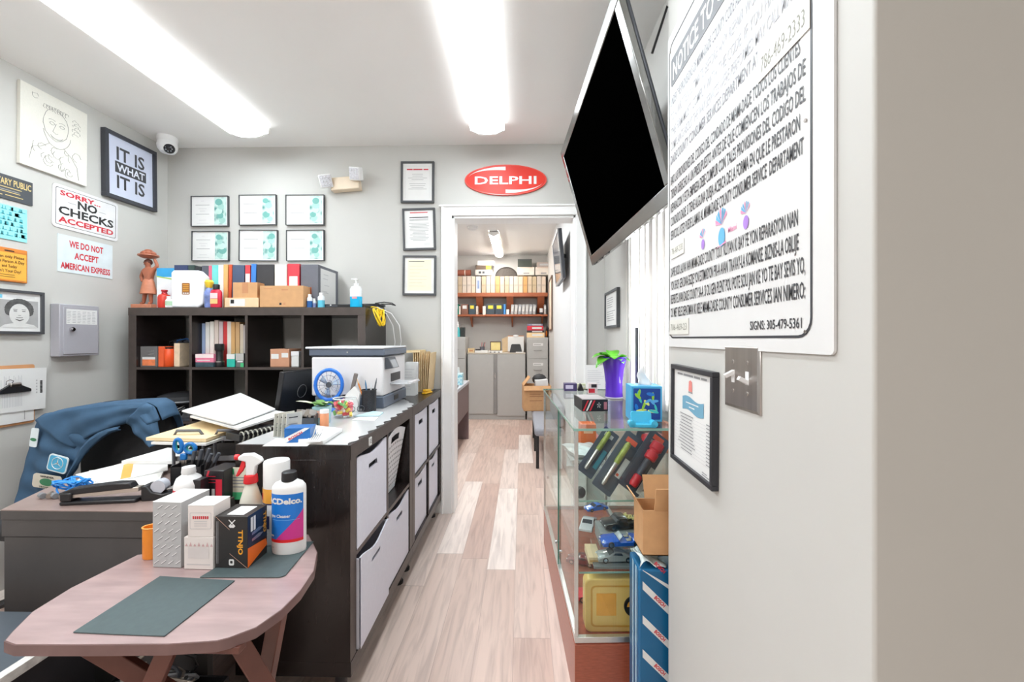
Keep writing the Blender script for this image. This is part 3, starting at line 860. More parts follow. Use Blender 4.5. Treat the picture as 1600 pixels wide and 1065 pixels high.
# clipboard with papers
a = XP(73, 573, LEFT + .02); b_ = XP(68, 637, LEFT + .02)
t = thing('clipboard', 'clipboard thick with hanging papers on the wall near the key cabinet', 'clipboard', (LEFT + .002, a.y - .13, (a.z + b_.z) / 2), R(90))
ph = a.z - b_.z
MB().prism(rrect(-.13, -ph * .5 - .07, .085, ph * .5 + .018, .01), -.005, 0, mat('orange_hardboard', (206, 150, 104), .5, vary=.1), XZ).build('board', t)
MB().box(-.125, -.009, -ph * .5 - .058, .078, -.006, 0, WHITE).build('lower_sheet', t)
m = MB().box(-.14, -.014, -ph * .5, .13, -.0095, ph * .5, WHITE, TR(rot=(0, R(1.5), 0))); sh = m.build('papers', t)
m = MB()
for k in range(24): m.rect(-.13 + .0065 * k, -ph * .38, -.1275 + .0065 * k, ph * (.34 - .2 * rng.random() * (k % 3)), -.0146, PALEINK)
for k in range(5): m.rect(.085, -ph * .12 + .016 * k, .089, -ph * .12 + .016 * k + .008, -.0146, GREYINK)
for k in range(9): m.rect(.102, -ph * .12 + .0075 * k, .113, -ph * .12 + .0075 * k + .006, -.0146, INK)
for k in range(8): m.rect(.035, -ph * .5 - .045 + .007 * k, .039, -ph * .5 - .042 + .007 * k, -.0096, INK)
m.build('print', sh)
m = MB().prism([(-.085, -.012), (.055, -.012), (.055, .002), (.03, .016), (-.005, .035), (-.03, .035), (-.06, .016), (-.085, .002)], -.026, -.0145, BLACK, XZ)
m.cyl((-.035, -.02, .03), (.01, -.02, .03), .011, STEEL, 12); m.build('clip', t, .002, label='black spring clip'); MB().tube([(-.05, -.022, .034), (-.055, -.03, .05), (-.04, -.03, .058), (-.025, -.03, .05), (-.03, -.022, .034)], .002, CHROME, 6).build('wire_loop', t)

# ---- wall block nearest the camera: notice board, switch plate, price list
sy0, sy1, sz0, sz1 = 1.237, 0.585, 1.241, 2.155
t = thing('consumer_notice', 'tall white metal notice board with black lettering on the wall nearest the camera', 'notice board', (STUB - .001, sy0, 0), R(-90))
SW = sy0 - sy1
MB().prism(rrect(0, sz0, SW, sz1, .008), -.004, 0, mat('white_sheet_metal', (222, 222, 222), .4, vary=.01), XZ).build('panel', t)
y_ = -.0046; m = MB()
BI = mat('board_black', (60, 61, 66), .45); FI = mat('sun_faded_ink', (182, 182, 187), .5); FG = mat('half_faded_ink', (140, 140, 146), .5)
ring(m, rrect(.012, sz0 + .024, SW - .042, sz1 - .03, .03), rrect(.0165, sz0 + .0285, SW - .0465, sz1 - .0345, .027), y_, BI)
tx0 = .026; TW = SW - .095


def row(s, z, w_, m_, h_=.027): m.text(s, tx0, z, m_, w_, h_, y_ - .0003, .012, 'l')


row('BAJO LAS PROVISIONES DEL CODIGO DEL CONDADO DE MIAMI-DADE TODOS LOS CLIENTES', 1.712, TW, BI)
row('TIENEN DERECHO A UN PRESUPUESTO ANTES DE QUE COMIENCEN LOS TRABAJOS DE', 1.672, TW + .012, BI)
row('REPARACION Y ESTA EMPRESA DEBE CUMPLIR CON TALES PROVISIONES DEL CODIGO DEL', 1.632, TW + .012, BI)
row('CONDADO DADE. SI TIENE ALGUNA QUEJA ACERCA DE LA FORMA EN QUE LE PRESTARON', 1.592, TW, BI)
row('SERVICIOS, USTED PUEDE LLAMAR AL MIAMI-DADE COUNTY CONSUMER SERVICE  DEPARTAMENT', 1.552, TW + .008, BI)
row('DAPRE KOD LALWA NAN MIAMI-DADE COUNTY TOUT KLIYAN KI BAY FE YON REPARASYON NAN', 1.444, TW - .005, BI)
row('YON SHOP, GEN DWA EGZIJE YON ESTIMASYON PRI-A AVAN TRAVAY-LA KOMANSE. BIZNIS-LA OBLIJE', 1.405, TW - .003, BI)
row('RESPEKTE LWAN DADE COUNTY SA-A. SI OU GEN PLENT POU POTE SOU JAN KE YO TE BAY SEVIS YO,', 1.366, TW + .012, BI)
row('OU MET RELE DEPATMAN KI RELE MIAMI-DADE COUNTY CONSUMER SERVICES IAN NIMERO:', 1.327, TW + .012, BI)
m.text('SIGNS: 305-479-5361', TW + .03, 1.281, BI, .145, .017, y_ - .0003, .012, 'r')
m.build('lettering', t)
m = MB()
row('DADE COUNTY CONSUMER SERVICES DEPARTMENT AT', 1.772, TW * .8, FG); row('COMPLAINTS ABOUT THE WAY SERVICES WERE PERFORMED MAY CALL MIAMI-', 1.811, TW, FI)
row('THIS FIRM MUST COMPLY WITH THE CODE. IF YOU HAVE ANY', 1.851, TW, FI); row('TO A WRITTEN ESTIMATE BEFORE ANY REPAIR WORK BEGINS AND', 1.895, TW + .01, FI)
row('UNDER THE PROVISIONS OF MIAMI-DADE COUNTY CODE ALL CUSTOMERS ARE ENTITLED', 1.94, TW, FG)
m.build('faded_lettering', t, label='lettering bleached to pale grey')
m = MB().prism(rrect(.03, 1.995, SW - .06, 2.075, .008), -.0052, -.0042, mat('heading_grey', (112, 113, 118), .5), XZ)
m.text('NOTICE TO CONSUMERS', .045, 2.009, WHITE, TW - .02, .052, -.0056, .02, 'l'); m.build('heading_bar', t, label='grey heading bar with white lettering')
for cx, s in ((.239, .7), (.331, 1.15), (.428, .75)):
    m = MB(); P_ = mat('logo_purple', (172, 130, 214), .5); B_ = mat('logo_cyan', (96, 176, 222), .5); K_ = mat('logo_pink', (240, 150, 190), .5); z = 1.5
    for k in range(7):
        a = R(20 + 140 * k / 6); m.face([(cx, z + .012 * s), (cx + .024 * s * cos(a) - .003, z + .018 * s + .026 * s * sin(a)), (cx + .024 * s * cos(a + .35), z + .016 * s + .026 * s * sin(a + .35))], y_ - .0004 - k * 1e-5, B_ if k % 3 else K_)
    m.face([(cx + .013 * s * cos(q * pi / 8), z - .012 * s + .018 * s * sin(q * pi / 8)) for q in range(16)], y_ - .0006, P_ if s < 1 else B_)
    if s > 1: m.text('Miami', cx + .045, z - .012, K_, .034, .012, y_ - .0004, .01); m.face([(cx - .03, z - .035), (cx + .02, z - .03), (cx + .02, z - .026)], y_ - .0007, K_)
    m.build('emblem', t, label='small pink and blue palm emblem')
TAPE = mat('yellowed_tape', (226, 225, 218), .3, vary=.03); PENM = mat('pen_line', (196, 194, 184), .6)
for (x0, z0, x1, z1, s) in ((.47, 1.735, .606, 1.80, '786-469-2333'), (.03, 1.495, .125, 1.535, '786-469-2333'), (.02, sz0 + .035, .155, 1.318, '786-469-23')):
    m = MB().box(x0, -.0062, z0, x1, -.0048, z1, TAPE); q = m.build('tape_strip', t, label='yellowed strip of tape')
    MB().text(s, (x0 + x1) / 2, z0 + .012, mat('pen_grey', (150, 150, 140), .6), (x1 - x0) * .85, (z1 - z0) * .45, -.0066).build('handwriting', q)
m = MB()
for x, z in ((.022, sz0 + .034), (.022, sz1 - .05), (SW - .056, sz0 + .034), (SW - .056, 1.6), (SW - .056, sz1 - .05)): MB().cyl((x, -.0045, z), (x, -.0062, z), .003, STEEL, 8).build('screw', t)

a = XP(1135, 548, STUB); b_ = XP(1191, 642, STUB)
t = thing('light_switch', 'stainless steel double light switch plate under the notice board', 'light switch', (STUB, (a.y + b_.y) / 2, (a.z + b_.z) / 2 + .003), R(-90))
w = abs(a.y - b_.y); h = w * .99
m = MB(); pr = .006
o_ = [(-w / 2, -h / 2), (w / 2, -h / 2), (w / 2, h / 2), (-w / 2, h / 2)]; i_ = [(x * .9, z * .9) for x, z in o_]
m.add([(x, 0, z) for x, z in o_] + [(x, -.003, z) for x, z in o_] + [(x, -pr, z) for x, z in i_],
      [(0, 1, 5, 4), (1, 2, 6, 5), (2, 3, 7, 6), (3, 0, 4, 7), (4, 5, 9, 8), (5, 6, 10, 9), (6, 7, 11, 10), (7, 4, 8, 11), (8, 9, 10, 11)], STEEL); m.build('plate', t, .001, smooth=20)
for s, up in ((-1, 1), (1, -1)):
    x = s * w * .2
    m = MB().box(x - .006, -pr - .0006, -.013, x + .006, -pr + .001, .013, WPLASTIC); q = m.build('toggle_surround', t)
    MB().cube((x, -pr - .008, .004 * up), (.0095, .02, .008), WPLASTIC, (R(28 * up), 0, 0)).build('toggle', q, .001)
    for z in (-.03, .03): MB().lathe([(.0042, 0), (.0036, .0016), (0, .0022)], STEEL, 12, TR((x, -pr, z), (R(90), 0, 0))).build('screw', t)
a = XP(1048, 567, STUB - .016); b_ = XP(1113, 767, STUB - .016); b2 = XP(1113, 580, STUB - .016)
w = a.y - b_.y; h = b2.z - b_.z
t, yy = framed('framed_price_list', 'black framed price list with a blue wave emblem below the notice board', (STUB - .001, (a.y + b_.y) / 2, (b2.z + b_.z) / 2), R(-90), w, h, .012, .016, WHITE, 'framed price list', FR_DARK, tilt=R(.8))
m = MB(); [m.rect(w * x0, h * .405, w * x1, h * .425, yy, GREYINK) for x0, x1 in ((-.36, -.22), (-.2, .04), (.06, .2), (.22, .34))]
m.face([(-w * .07, h * .27), (w * .02, h * .255), (w * .015, h * .36), (-w * .025, h * .375), (-w * .06, h * .36)], yy, mat('salmon_print', (232, 140, 132), .5)); m.rect(-w * .07, h * .25, w * .03, h * .265, yy - .0002, GREYINK)
up = [(w * (-.22 + .5 * k / 14), h * (.2 + .018 * sin(2 * pi * k / 14))) for k in range(15)]; dn = [(x, z - h * .13) for x, z in up]
m.face(up + dn[::-1], yy, mat('wave_blue_print', (112, 164, 190), .5)); m.rect(-.13 * w, h * .148, .17 * w, h * .158, yy - .0004, WHITE).rect(-.05 * w, h * .11, .08 * w, h * .12, yy - .0004, WHITE)
m.build('emblem', t, label='blue wave and red emblem')
m = MB()
for k in range(12):
    z = h * (.02 - .032 * k); m.rect(-w * .42, z - .003, w * .42, z - .0022, yy, PALEINK); a_ = w * (.1 + .12 * rng.random()); m.rect(-w * .12 - a_, z, -w * .12 + a_, z + .0028, yy, GREYINK); m.rect(w * .33, z, w * .41, z + .0028, yy, GREYINK)
lines(m, w * .25, w * .42, [-h * .42, -h * .44], yy, GREYINK, .0025, rng); m.build('print', t)
c, w, h = XP(958, 483, RIGHT), .0, .0
a = XP(949, 460, RIGHT); b_ = XP(969, 512, RIGHT); h = .245
t, yy = framed('framed_notice', 'dark framed notice on the side wall between the doorway and the window blinds', (RIGHT - .001, (a.y + b_.y) / 2, c.z + .0), R(-90), abs(a.y - b_.y), h, .016, .02, WHITE, 'framed notice', FR_GREY)
m = MB(); w = abs(a.y - b_.y); lines(m, -w * .36, w * .34, [h * (.3 - .06 * k) for k in range(11) if k != 5], yy, GREYINK, .004, rng); m.build('print', t)

# vertical blinds in the window of the recess
t = thing('vertical_blinds', 'white vertical blinds hanging in the side window below the television', 'blinds', (RIGHT - .03, 0, 0))
MB().box(-.015, 1.34, 2.0, .028, 2.29, 2.05, WPLASTIC).build('head_rail', t, .003)
sl = mat('blind_slat', (214, 210, 206), .5, vary=.01)
_n = sl.node_tree.nodes; _t = _n.new('ShaderNodeBsdfTranslucent'); _t.inputs[0].default_value = (.8, .78, .75, 1); _x = _n.new('ShaderNodeMixShader'); _x.inputs[0].default_value = .15
sl.node_tree.links.new(_n['Principled BSDF'].outputs[0], _x.inputs[1]); sl.node_tree.links.new(_t.outputs[0], _x.inputs[2]); sl.node_tree.links.new(_x.outputs[0], _n['Material Output'].inputs[0])
for k in range(11):
    yk = 2.262 - .083 * k - .02
    if k == 2: continue
    MB().cube((.0, yk, 1.485), (.0016, .079, 1.02), sl, (0, 0, R(-12 + (k % 3) * 3))).build('slat', t)
MB().box(-.004, 2.02, .975, .002, 2.06, 1.32, DARKGREY).build('slat', t, label='dark grey strip in the gap of a missing slat')
MB().cube((-.012, 1.99, 1.275), (.004, .03, .03), DARKGREY).build('wand_bracket', t)

# ---- television, tilted down and turned to the room
a = Vector((0.264, 2.60, 2.39)); b_ = Vector((0.443, 2.60, 1.80)); c_ = Vector((0.332, 1.385, 2.39)); 
a = YP(875, 240, 2.45); b_ = YP(926, 415, 2.45); dirn = Vector((0.064, -1.145, 0.0)); Wd = dirn.length
zax = (a - b_).normalized(); xax = dirn.normalized(); yax = zax.cross(xax).normalized(); Ht = (a - b_).length
t = thing('television', 'large black flat screen television tilted down from the wall bracket above the glass showcase', 'television')
M_ = Matrix((( xax.x, yax.x, zax.x, b_.x), (xax.y, yax.y, zax.y, b_.y), (xax.z, yax.z, zax.z, b_.z), (0, 0, 0, 1)))
t.matrix_world = M_
BEZ = mat('dark_glossy_bezel', (140, 140, 138), .15, .8, vary=.03)
m = MB(); bw = .042; bz = .055
for x0, z0, x1, z1 in ((0, 0, Wd, bz), (0, Ht - bw, Wd, Ht), (0, bz, bw, Ht - bw), (Wd - bw, bz, Wd, Ht - bw)): m.box(x0, -.004, z0, x1, .02, z1, BEZ)
m.build('bezel', t, .003, label='glossy dark mirror bezel')
MB().box(bw, 0, bz, Wd - bw, .012, Ht - bw, mat('off_screen', (1, 1, 1), .9, vary=0, spec=0.0)).build('screen', t, label='switched-off black screen')
MB().box(.004, .021, .004, Wd - .004, .036, Ht - .004, DARKGREY).box(.12, .036, .25, Wd - .12, .075, Ht - .08, DARKGREY).build('back_cover', t, .01)
MB().box(Wd * .38, .075, Ht * .5, Wd * .42, .1, Ht * .85, BLACK).box(Wd * .58, .075, Ht * .5, Wd * .62, .1, Ht * .85, BLACK).box(Wd * .36, .1, Ht * .62, Wd * .64, .112, Ht * .72, BLACK).build('mount_bracket', t)
m = MB(); c0 = Vector((Wd * .5, .112, Ht * .67)); inv = M_.inverted(); wp = M_ @ c0
m.tube([c0, inv @ Vector((RIGHT - .01, wp.y, wp.z + .03))], .018, BLACK, 10); m.build('mount_arm', t)
m = MB(); m.tube([inv @ Vector(p) for p in ((.50, 1.60, 2.36), (.54, 1.55, 2.5), (.57, 1.5, 2.42), (.595, 1.5, 2.55), (.595, 1.48, 2.64))], .005, BLACK, 6); m.build('cable', t)
for k in range(3): MB().box(.06 + .13 * k, -.008, -.004, .12 + .13 * k, .0, .002, BLACK).build('speaker_slot', t)
# ------------------------------------------------------------------ generic small things


def carton(name, label, cat, lo, hi, m, rz=0, group=None, bevel=.0015, tape=None, tab=None, extra=None):
    """closed box standing on lo.z between two corners; origin on its base"""
    c = ((lo[0] + hi[0]) / 2, (lo[1] + hi[1]) / 2, lo[2]); w, d, h = (abs(hi[k] - lo[k]) for k in range(3))
    t = thing(name, label, cat, c, rz, group)
    MB().box(-w / 2, -d / 2, 0, w / 2, d / 2, h, m).build('box_body', t, bevel)
    if tape: MB().box(-w / 2 * .999, -.02, h, w / 2 * .999, .02, h + .0006, tape).box(-w * .12, -d / 2 - .0006, h * .3, w * .12, -d / 2, h + .0006, tape).build('packing_tape', t)
    return t, w, d, h


def flat_print(t, name, fn, label=None):
    m = MB(); fn(m); m.build(name, t, label=label)


def bottle(name, label, cat, loc, prof, m, cap=None, capm=None, band=None, bandm=None, group=None, n=24, sx=1, sy=1, rz=0, bl=None):
    t = thing(name, label, cat, loc, rz, group)
    MB().lathe(prof, m, n, None, sx, sy).build('bottle_body', t)
    if cap: MB().lathe(cap, capm, n, None, *((1, 1) if sx != 1 else (1, 1))).build('cap', t)
    if band: MB().lathe(band, bandm, n, None, sx, sy).build('label_band', t, label=bl)
    return t


def book(name, label, lo, hi, m, lean=0.0, group=None, cat='binder', spine=None, tabm=None, tab=(.2, .8, .55, .85), holes=False):
    """upright bound volume, spine towards the room"""
    w, d, h = (hi[k] - lo[k] for k in range(3))
    t = thing(name, label, cat, (lo[0] + w / 2, lo[1], lo[2]), 0, group, rot=(0, lean, 0))
    q = .0022
    MB().box(-w / 2, 0, 0, -w / 2 + q, d, h, m).box(w / 2 - q, 0, 0, w / 2, d, h, m).box(-w / 2 + q, 0, 0, w / 2 - q, q, h, m).build('cover', t, .0006)
    MB().box(-w / 2 + q, q, .004, w / 2 - q, d - .006, h - .005, WHITE).build('pages', t)
    if tabm:
        MB().rect(w * (tab[0] - .5), h * tab[2], w * (tab[1] - .5), h * tab[3], -.0006, tabm).build('spine_label', t)
    return t


# ------------------------------------------------------------------ on top of the tall cube shelf
ST = 1.464
def S_(px, py, dy=.04): return YP(px, py, SY0 + dy)
def span(x0, x1, dy): return S_(x0, 478, dy).x, S_(x1, 478, dy).x

# carved figurine with a basket on its head
c = YP(232, 477, SY0 + .13)
WOOD = mat('carved_wood', (168, 100, 74), .45, vary=.18, scale=30, stretch=(1, 1, .3)); WOODL = mat('carved_wood_light', (196, 126, 96), .5, vary=.12, scale=30)
t = thing('wooden_figurine', 'carved brown wooden figurine of a woman balancing a basket on her head', 'figurine', (c.x, c.y, ST))
MB().box(-.075, -.05, 0, .06, .05, .028, WOODL).build('plinth', t, .003)
sk = {'pel': (0, 0, .165, .03, .024), 'waist': (.002, 0, .2, .024, .019), 'chest': (.004, 0, .245, .034, .024), 'nk': (.0, 0, .275, .012, .012), 'hd': (-.004, -.004, .305, .02, .022), 'top': (-.004, 0, .325, .017, .018),
      'shl': (-.032, 0, .256, .014, .013), 'ell': (-.052, .002, .215, .011, .011), 'hal': (-.03, -.01, .178, .009, .009), 'shr': (.036, 0, .262, .014, .013), 'elr': (.062, .0, .285, .011, .011), 'har': (.04, 0, .335, .009, .009),
      'hpl': (-.016, 0, .14, .018, .018), 'knl': (-.022, -.004, .09, .013, .013), 'anl': (-.034, 0, .04, .01, .01), 'ftl': (-.038, -.02, .032, .01, .008), 'hpr': (.018, 0, .14, .018, .018), 'knr': (.02, -.004, .09, .013, .013), 'anr': (.018, 0, .04, .01, .01), 'ftr': (.018, -.02, .032, .01, .008)}
ks = list(sk); ed = [('pel', 'waist'), ('waist', 'chest'), ('chest', 'nk'), ('nk', 'hd'), ('hd', 'top'), ('chest', 'shl'), ('shl', 'ell'), ('ell', 'hal'), ('chest', 'shr'), ('shr', 'elr'), ('elr', 'har'), ('pel', 'hpl'), ('hpl', 'knl'), ('knl', 'anl'), ('anl', 'ftl'), ('pel', 'hpr'), ('hpr', 'knr'), ('knr', 'anr'), ('anr', 'ftr')]
me = bpy.data.meshes.new('body'); me.from_pydata([sk[k][:3] for k in ks], [(ks.index(a), ks.index(b)) for a, b in ed], []); me.materials.append(WOOD)
o = bpy.data.objects.new('body', me); COL.objects.link(o); o.parent = t
md = o.modifiers.new('skin', 'SKIN'); md.use_smooth_shade = True
for k, v in zip(ks, me.skin_vertices[0].data): v.radius = sk[k][3:]; v.use_root = (k == 'pel')
q = o.modifiers.new('smooth', 'SUBSURF'); q.levels = 2; q.render_levels = 2
MB().lathe([(.026, .2), (.034, .18), (.042, .14), (.05, .1), (.048, .098), (.0, .11)], WOODL, 20, None, 1, .8).build('skirt', t, label='lighter carved skirt')
m = MB().lathe([(.0, .336), (.035, .338), (.058, .352), (.056, .36), (.03, .358), (0, .358)], WOOD, 20); m.build('basket', t)
m = MB()
for k in range(7): m.ball((.026 * cos(k * .9), .024 * sin(k * .9), .37), (.018, .018, .014), WOOD, 10)
m.ball((0, 0, .384), (.024, .024, .014), WOOD, 10); m.build('basket_load', t)
m = MB().ball((-.012, -.024, .308), (.003, .003, .002), BLACK, 6).ball((.006, -.024, .308), (.003, .003, .002), BLACK, 6).ball((-.003, -.027, .3), (.003, .005, .005), WOOD, 6).box(-.009, -.0265, .291, .003, -.024, .2935, mat('dark_carving', (90, 48, 36), .5)); m.build('face_carving', t)
MB().ball((-.004, .004, .312), (.0235, .024, .022), mat('dark_carving', (90, 48, 36), .5), 14).build('hair', t)

# tall blue and white carton, red and white bottles
x0, x1 = span(249, 270, .14)
t, w, d, h = carton('tall_carton', 'tall white carton with a blue top band beside the wooden figurine', 'carton', (x0, SY0 + .12, ST), (x1 + .03, SY0 + .17, ST + .27), mat('carton_white', (236, 240, 244), .4))
flat_print(t, 'blue_band', lambda m: (m.rect(-w / 2, h * .78, w / 2, h, -d / 2 - .0006, mat('sky_blue_card', (52, 164, 222), .4)), m.face([(-w / 2, h * .78), (w / 2, h * .70), (w / 2, h * .73), (-w / 2, h * .81)], -d / 2 - .0008, mat('lime_green', (170, 206, 96), .5))), 'blue band at the top')
c = S_(257, 478, .07)
RP = mat('red_plastic', (214, 58, 42), .35)
t = bottle('squeeze_bottle', 'red plastic squeeze bottle with darker cap beside the wooden figurine', 'bottle', (c.x, c.y, ST), [(.033, 0), (.036, .01), (.036, .07), (.03, .085), (.014, .092)], RP, [(.014, .092), (.016, .094), (.013, .105), (.018, .11), (.017, .118), (0, .12)], mat('dark_red_cap', (176, 32, 44), .35))
c = S_(264, 478, .02)
bottle('small_bottle', 'tiny white bottle with a green and black label in front of the red squeeze bottle', 'bottle', (c.x, c.y, ST), [(.018, 0), (.019, .004), (.019, .045), (.012, .055), (.01, .06)], WPLASTIC, [(.012, .058), (.012, .072), (0, .073)], WPLASTIC, [(.0194, .012), (.0194, .04)], mat('pale_green_label', (176, 206, 176), .5))
# white rounded dispenser
a, b_ = S_(268, 422, .03), S_(316, 478, .03); w = b_.x - a.x; h = a.z - ST
t = thing('paper_dispenser', 'white rounded plastic box with an orange and brown label on the tall shelf', 'dispenser', ((a.x + b_.x) / 2, SY0 + .03, ST), R(4))
pr = [(-w / 2, .006), (-w / 2 + .008, 0), (w / 2 - .03, 0), (w / 2, .028), (w / 2 + .004, h * .84), (w / 2 - .036, h), (-w / 2 + .016, h), (-w / 2, h - .016)]
MB().prism([(x, z) for x, z in pr], 0, .062, mat('gloss_white_plastic', (240, 240, 244), .25), XZ).build('casing', t, .012, seg=3)
m = MB().prism(rrect(-.03, h * .35, .018, h * .66, .006), -.0012, 0, mat('brown_label', (150, 96, 50), .4), XZ)
for k in range(4): m.rect(-.024, h * (.43 + .055 * k), .012, h * (.43 + .055 * k) + .008, -.0016, mat('amber_print', (214, 150, 60), .4))
for k in range(3): m.rect(-.024 + .013 * k, h * .37, -.014 + .013 * k, h * .4, -.0016, WHITE)
m.build('label_plate', t, label='brown and orange label')
MB().box(-w * .3, .01, -.0005, w * .3, .05, .006, CHROME).build('base_plate', t)

bind = [(272, 293, 414, (54, 66, 104), 'navy blue binder standing behind the white rounded dispenser', 0, None), (294, 304, 414, (52, 70, 66), 'dark green binder behind the white dispenser', 0, None), (305, 314, 416, (40, 42, 46), 'narrow black binder behind the right shoulder of the white dispenser'.replace('right ', 'sloping '), 0, None),
        (315, 326, 415, (84, 86, 96), 'slate grey binder between the white dispenser and the pink folder', 0, None), (326, 331, 415, (226, 106, 128), 'thin pink folder next to the turquoise binder', 0, None), (331, 341, 414, (112, 206, 204), 'turquoise binder on the tall shelf', 0, None), (341, 349, 414, (236, 236, 232), 'white binder between the turquoise and the orange ones', 0, None),
        (349, 356, 413, (238, 176, 112), 'light orange folder beside the rust red binder', 0, None), (356, 362, 413, (206, 86, 52), 'rust red binder leaning at the row of folders', 4, None), (362, 382, 414, (74, 88, 116), 'slate blue wide binder above the small cardboard box', 3, None), (383, 391, 414, (214, 70, 80), 'thin red and white binder beside the bright blue one', 0, WHITE),
        (391, 400, 412, (60, 128, 208), 'bright blue binder on the tall shelf', 3, None), (401, 428, 413, (58, 58, 62), 'wide black binder behind the larger cardboard box', 0, None), (429, 448, 413, (234, 234, 230), 'wide white binder behind the larger cardboard box', 0, None), (449, 468, 412, (214, 62, 76), 'red binder with a white spine label behind the larger cardboard box', 0, WHITE)]
ln = 0
for x0, x1, yt, rgb, lb, lean, tb in bind:
    a = S_(x0, 478, .1); e = S_(x1, 478, .1); zt = S_(x0, yt, .1).z
    w = e.x - a.x
    book('binder', lb, (a.x + .001, SY0 + .1, ST + .0005 + abs(w / 2 * sin(R(lean)))), (e.x - .001 - .004 * bool(lean), SY0 + .365, zt), C(rgb, .45), R(lean * .4), 'ring binders on the tall shelf', tabm=tb, tab=(.15, .85, .05, .72) if x0 > 400 else (.05, .95, .3, .8))
a = S_(470, 478, .09); e = S_(497, 478, .09); zt = S_(483, 413, .09).z
t = book('binder', 'large slate grey binder with a white cover sheet, last of the row', (a.x + .001, SY0 + .09, ST + .0005), (e.x, SY0 + .38, zt), C((104, 106, 116), .45), 0, 'ring binders on the tall shelf', tabm=mat('rust_label', (160, 84, 52), .5, vary=.3, scale=60), tab=(.2, .62, .1, .48))
w = (e.x - a.x) / 2; h = zt - ST
m = MB().add([(w + .0008, .03, .02), (w + .0008, .25, .02), (w + .0008, .25, h - .02), (w + .0008, .03, h - .02)], [(0, 1, 2, 3)], WHITE); q = m.build('cover_sheet', t, label='white cover sheet')
m = MB()
for k, (y, z) in enumerate(((.07, .8), (.06, .7), (.08, .55), (.05, .4), (.07, .37))): m.add([(w + .0014, y, h * z), (w + .0014, y + .07, h * z), (w + .0014, y + .07, h * z + .005), (w + .0014, y, h * z + .005)], [(0, 1, 2, 3)], PALEINK)
m.build('print', q)

# additives and boxes
c = S_(327, 478, .05)
t = bottle('additive_bottle', 'blue and white bottle with a yellow cap partly behind the red fluid bottle', 'bottle', (c.x, c.y, ST), [(.024, 0), (.026, .006), (.026, .1), (.012, .13)], mat('blue_white_bottle', (120, 140, 200), .35, vary=.5, scale=20), [(.014, .128), (.02, .138), (.026, .165), (.018, .178), (0, .18)], mat('yellow_cap', (240, 206, 60), .4))
c = S_(338, 478, .02)
t = bottle('fluid_bottle', 'red fluid bottle with a black cap and cream label on the tall shelf', 'bottle', (c.x, c.y, ST), [(.034, 0), (.036, .006), (.036, .095), (.03, .108), (.016, .116)], mat('crimson_plastic', (206, 40, 66), .35), [(.018, .115), (.019, .142), (.017, .146), (0, .146)], BLACK, sx=1, sy=.6)
m = MB().rect(-.024, .055, .024, .09, -.0222, mat('pale_pink_label', (244, 214, 216), .5)).rect(-.024, .022, .024, .052, -.0222, mat('cream_yellow_label', (240, 196, 130), .5)); m.build('label_print', t)
a = S_(351, 465, .01); e = S_(404, 479, .01)
t, w, d, h = carton('flat_carton', 'flat cream cardboard carton with a white shipping label under a smaller box', 'carton', (a.x, SY0 + .01, ST), (e.x, SY0 + .098, a.z), mat('pale_cardboard', (228, 198, 160), .7), 0)
flat_print(t, 'shipping_label', lambda m: (m.rect(-w * .35, h * .12, w * .1, h * .85, -d / 2 - .0006, WHITE), m.rect(-w * .32, h * .4, -w * .22, h * .8, -d / 2 - .001, BLACK)))
a2 = S_(364, 441, .02); e2 = S_(402, 464, .02)
t, w, d, h = carton('small_carton', 'small brown cardboard carton stacked on the flat cream one', 'carton', (a2.x, SY0 + .02, a.z + .0005), (e2.x, SY0 + .095, a2.z), KRAFT, 0, tape=KRAFT2)
a = S_(405, 446, .0); e = S_(478, 479, .0)
t, w, d, h = carton('cardboard_carton', 'larger brown cardboard carton in front of the white and red binders', 'carton', (a.x, SY0 + .006, ST), (e.x - .02, SY0 + .096, a.z), KRAFT, 0)
flat_print(t, 'print', lambda m: (m.rect(-w * .4, h * .84, -w * .2, h * .88, -d / 2 - .0006, KRAFT2), m.rect(0, h * .78, w * .15, h * .84, -d / 2 - .0006, KRAFT2), m.rect(-w * .05, h * .1, .0, h * .2, -d / 2 - .0006, INK), m.rect(w * .04, h * .1, w * .09, h * .2, -d / 2 - .0006, KRAFT2)))
for k, (px, hh, lb) in enumerate(((484, .085, 'small clear bottle of dark blue liquid by the larger cardboard carton'), (491, .06, 'tiny pale bottle between two other small bottles of blue liquid'), (502, .095, 'small clear bottle of light blue liquid by the grey binder'))):
    c = S_(px, 478, .045 + .02 * (k == 1)); r_ = (.017, .013, .021)[k]
    bottle('sample_bottle', lb, 'bottle', (c.x, c.y, ST), [(r_, 0), (r_, hh * .5)], (mat('deep_blue_liquid', (40, 96, 164), .2), mat('violet_liquid', (150, 160, 206), .2), mat('aqua_liquid', (96, 190, 216), .2))[k],
           [(r_ * .6, hh * .8), (r_ * .6, hh), (0, hh)], WPLASTIC, [(r_ * 1.01, hh * .48), (r_, hh * .7), (r_ * .55, hh * .82)], mat('frosted_plastic', (222, 228, 232), .3), 'small bottles beside the cartons', bl='frosted empty upper half')
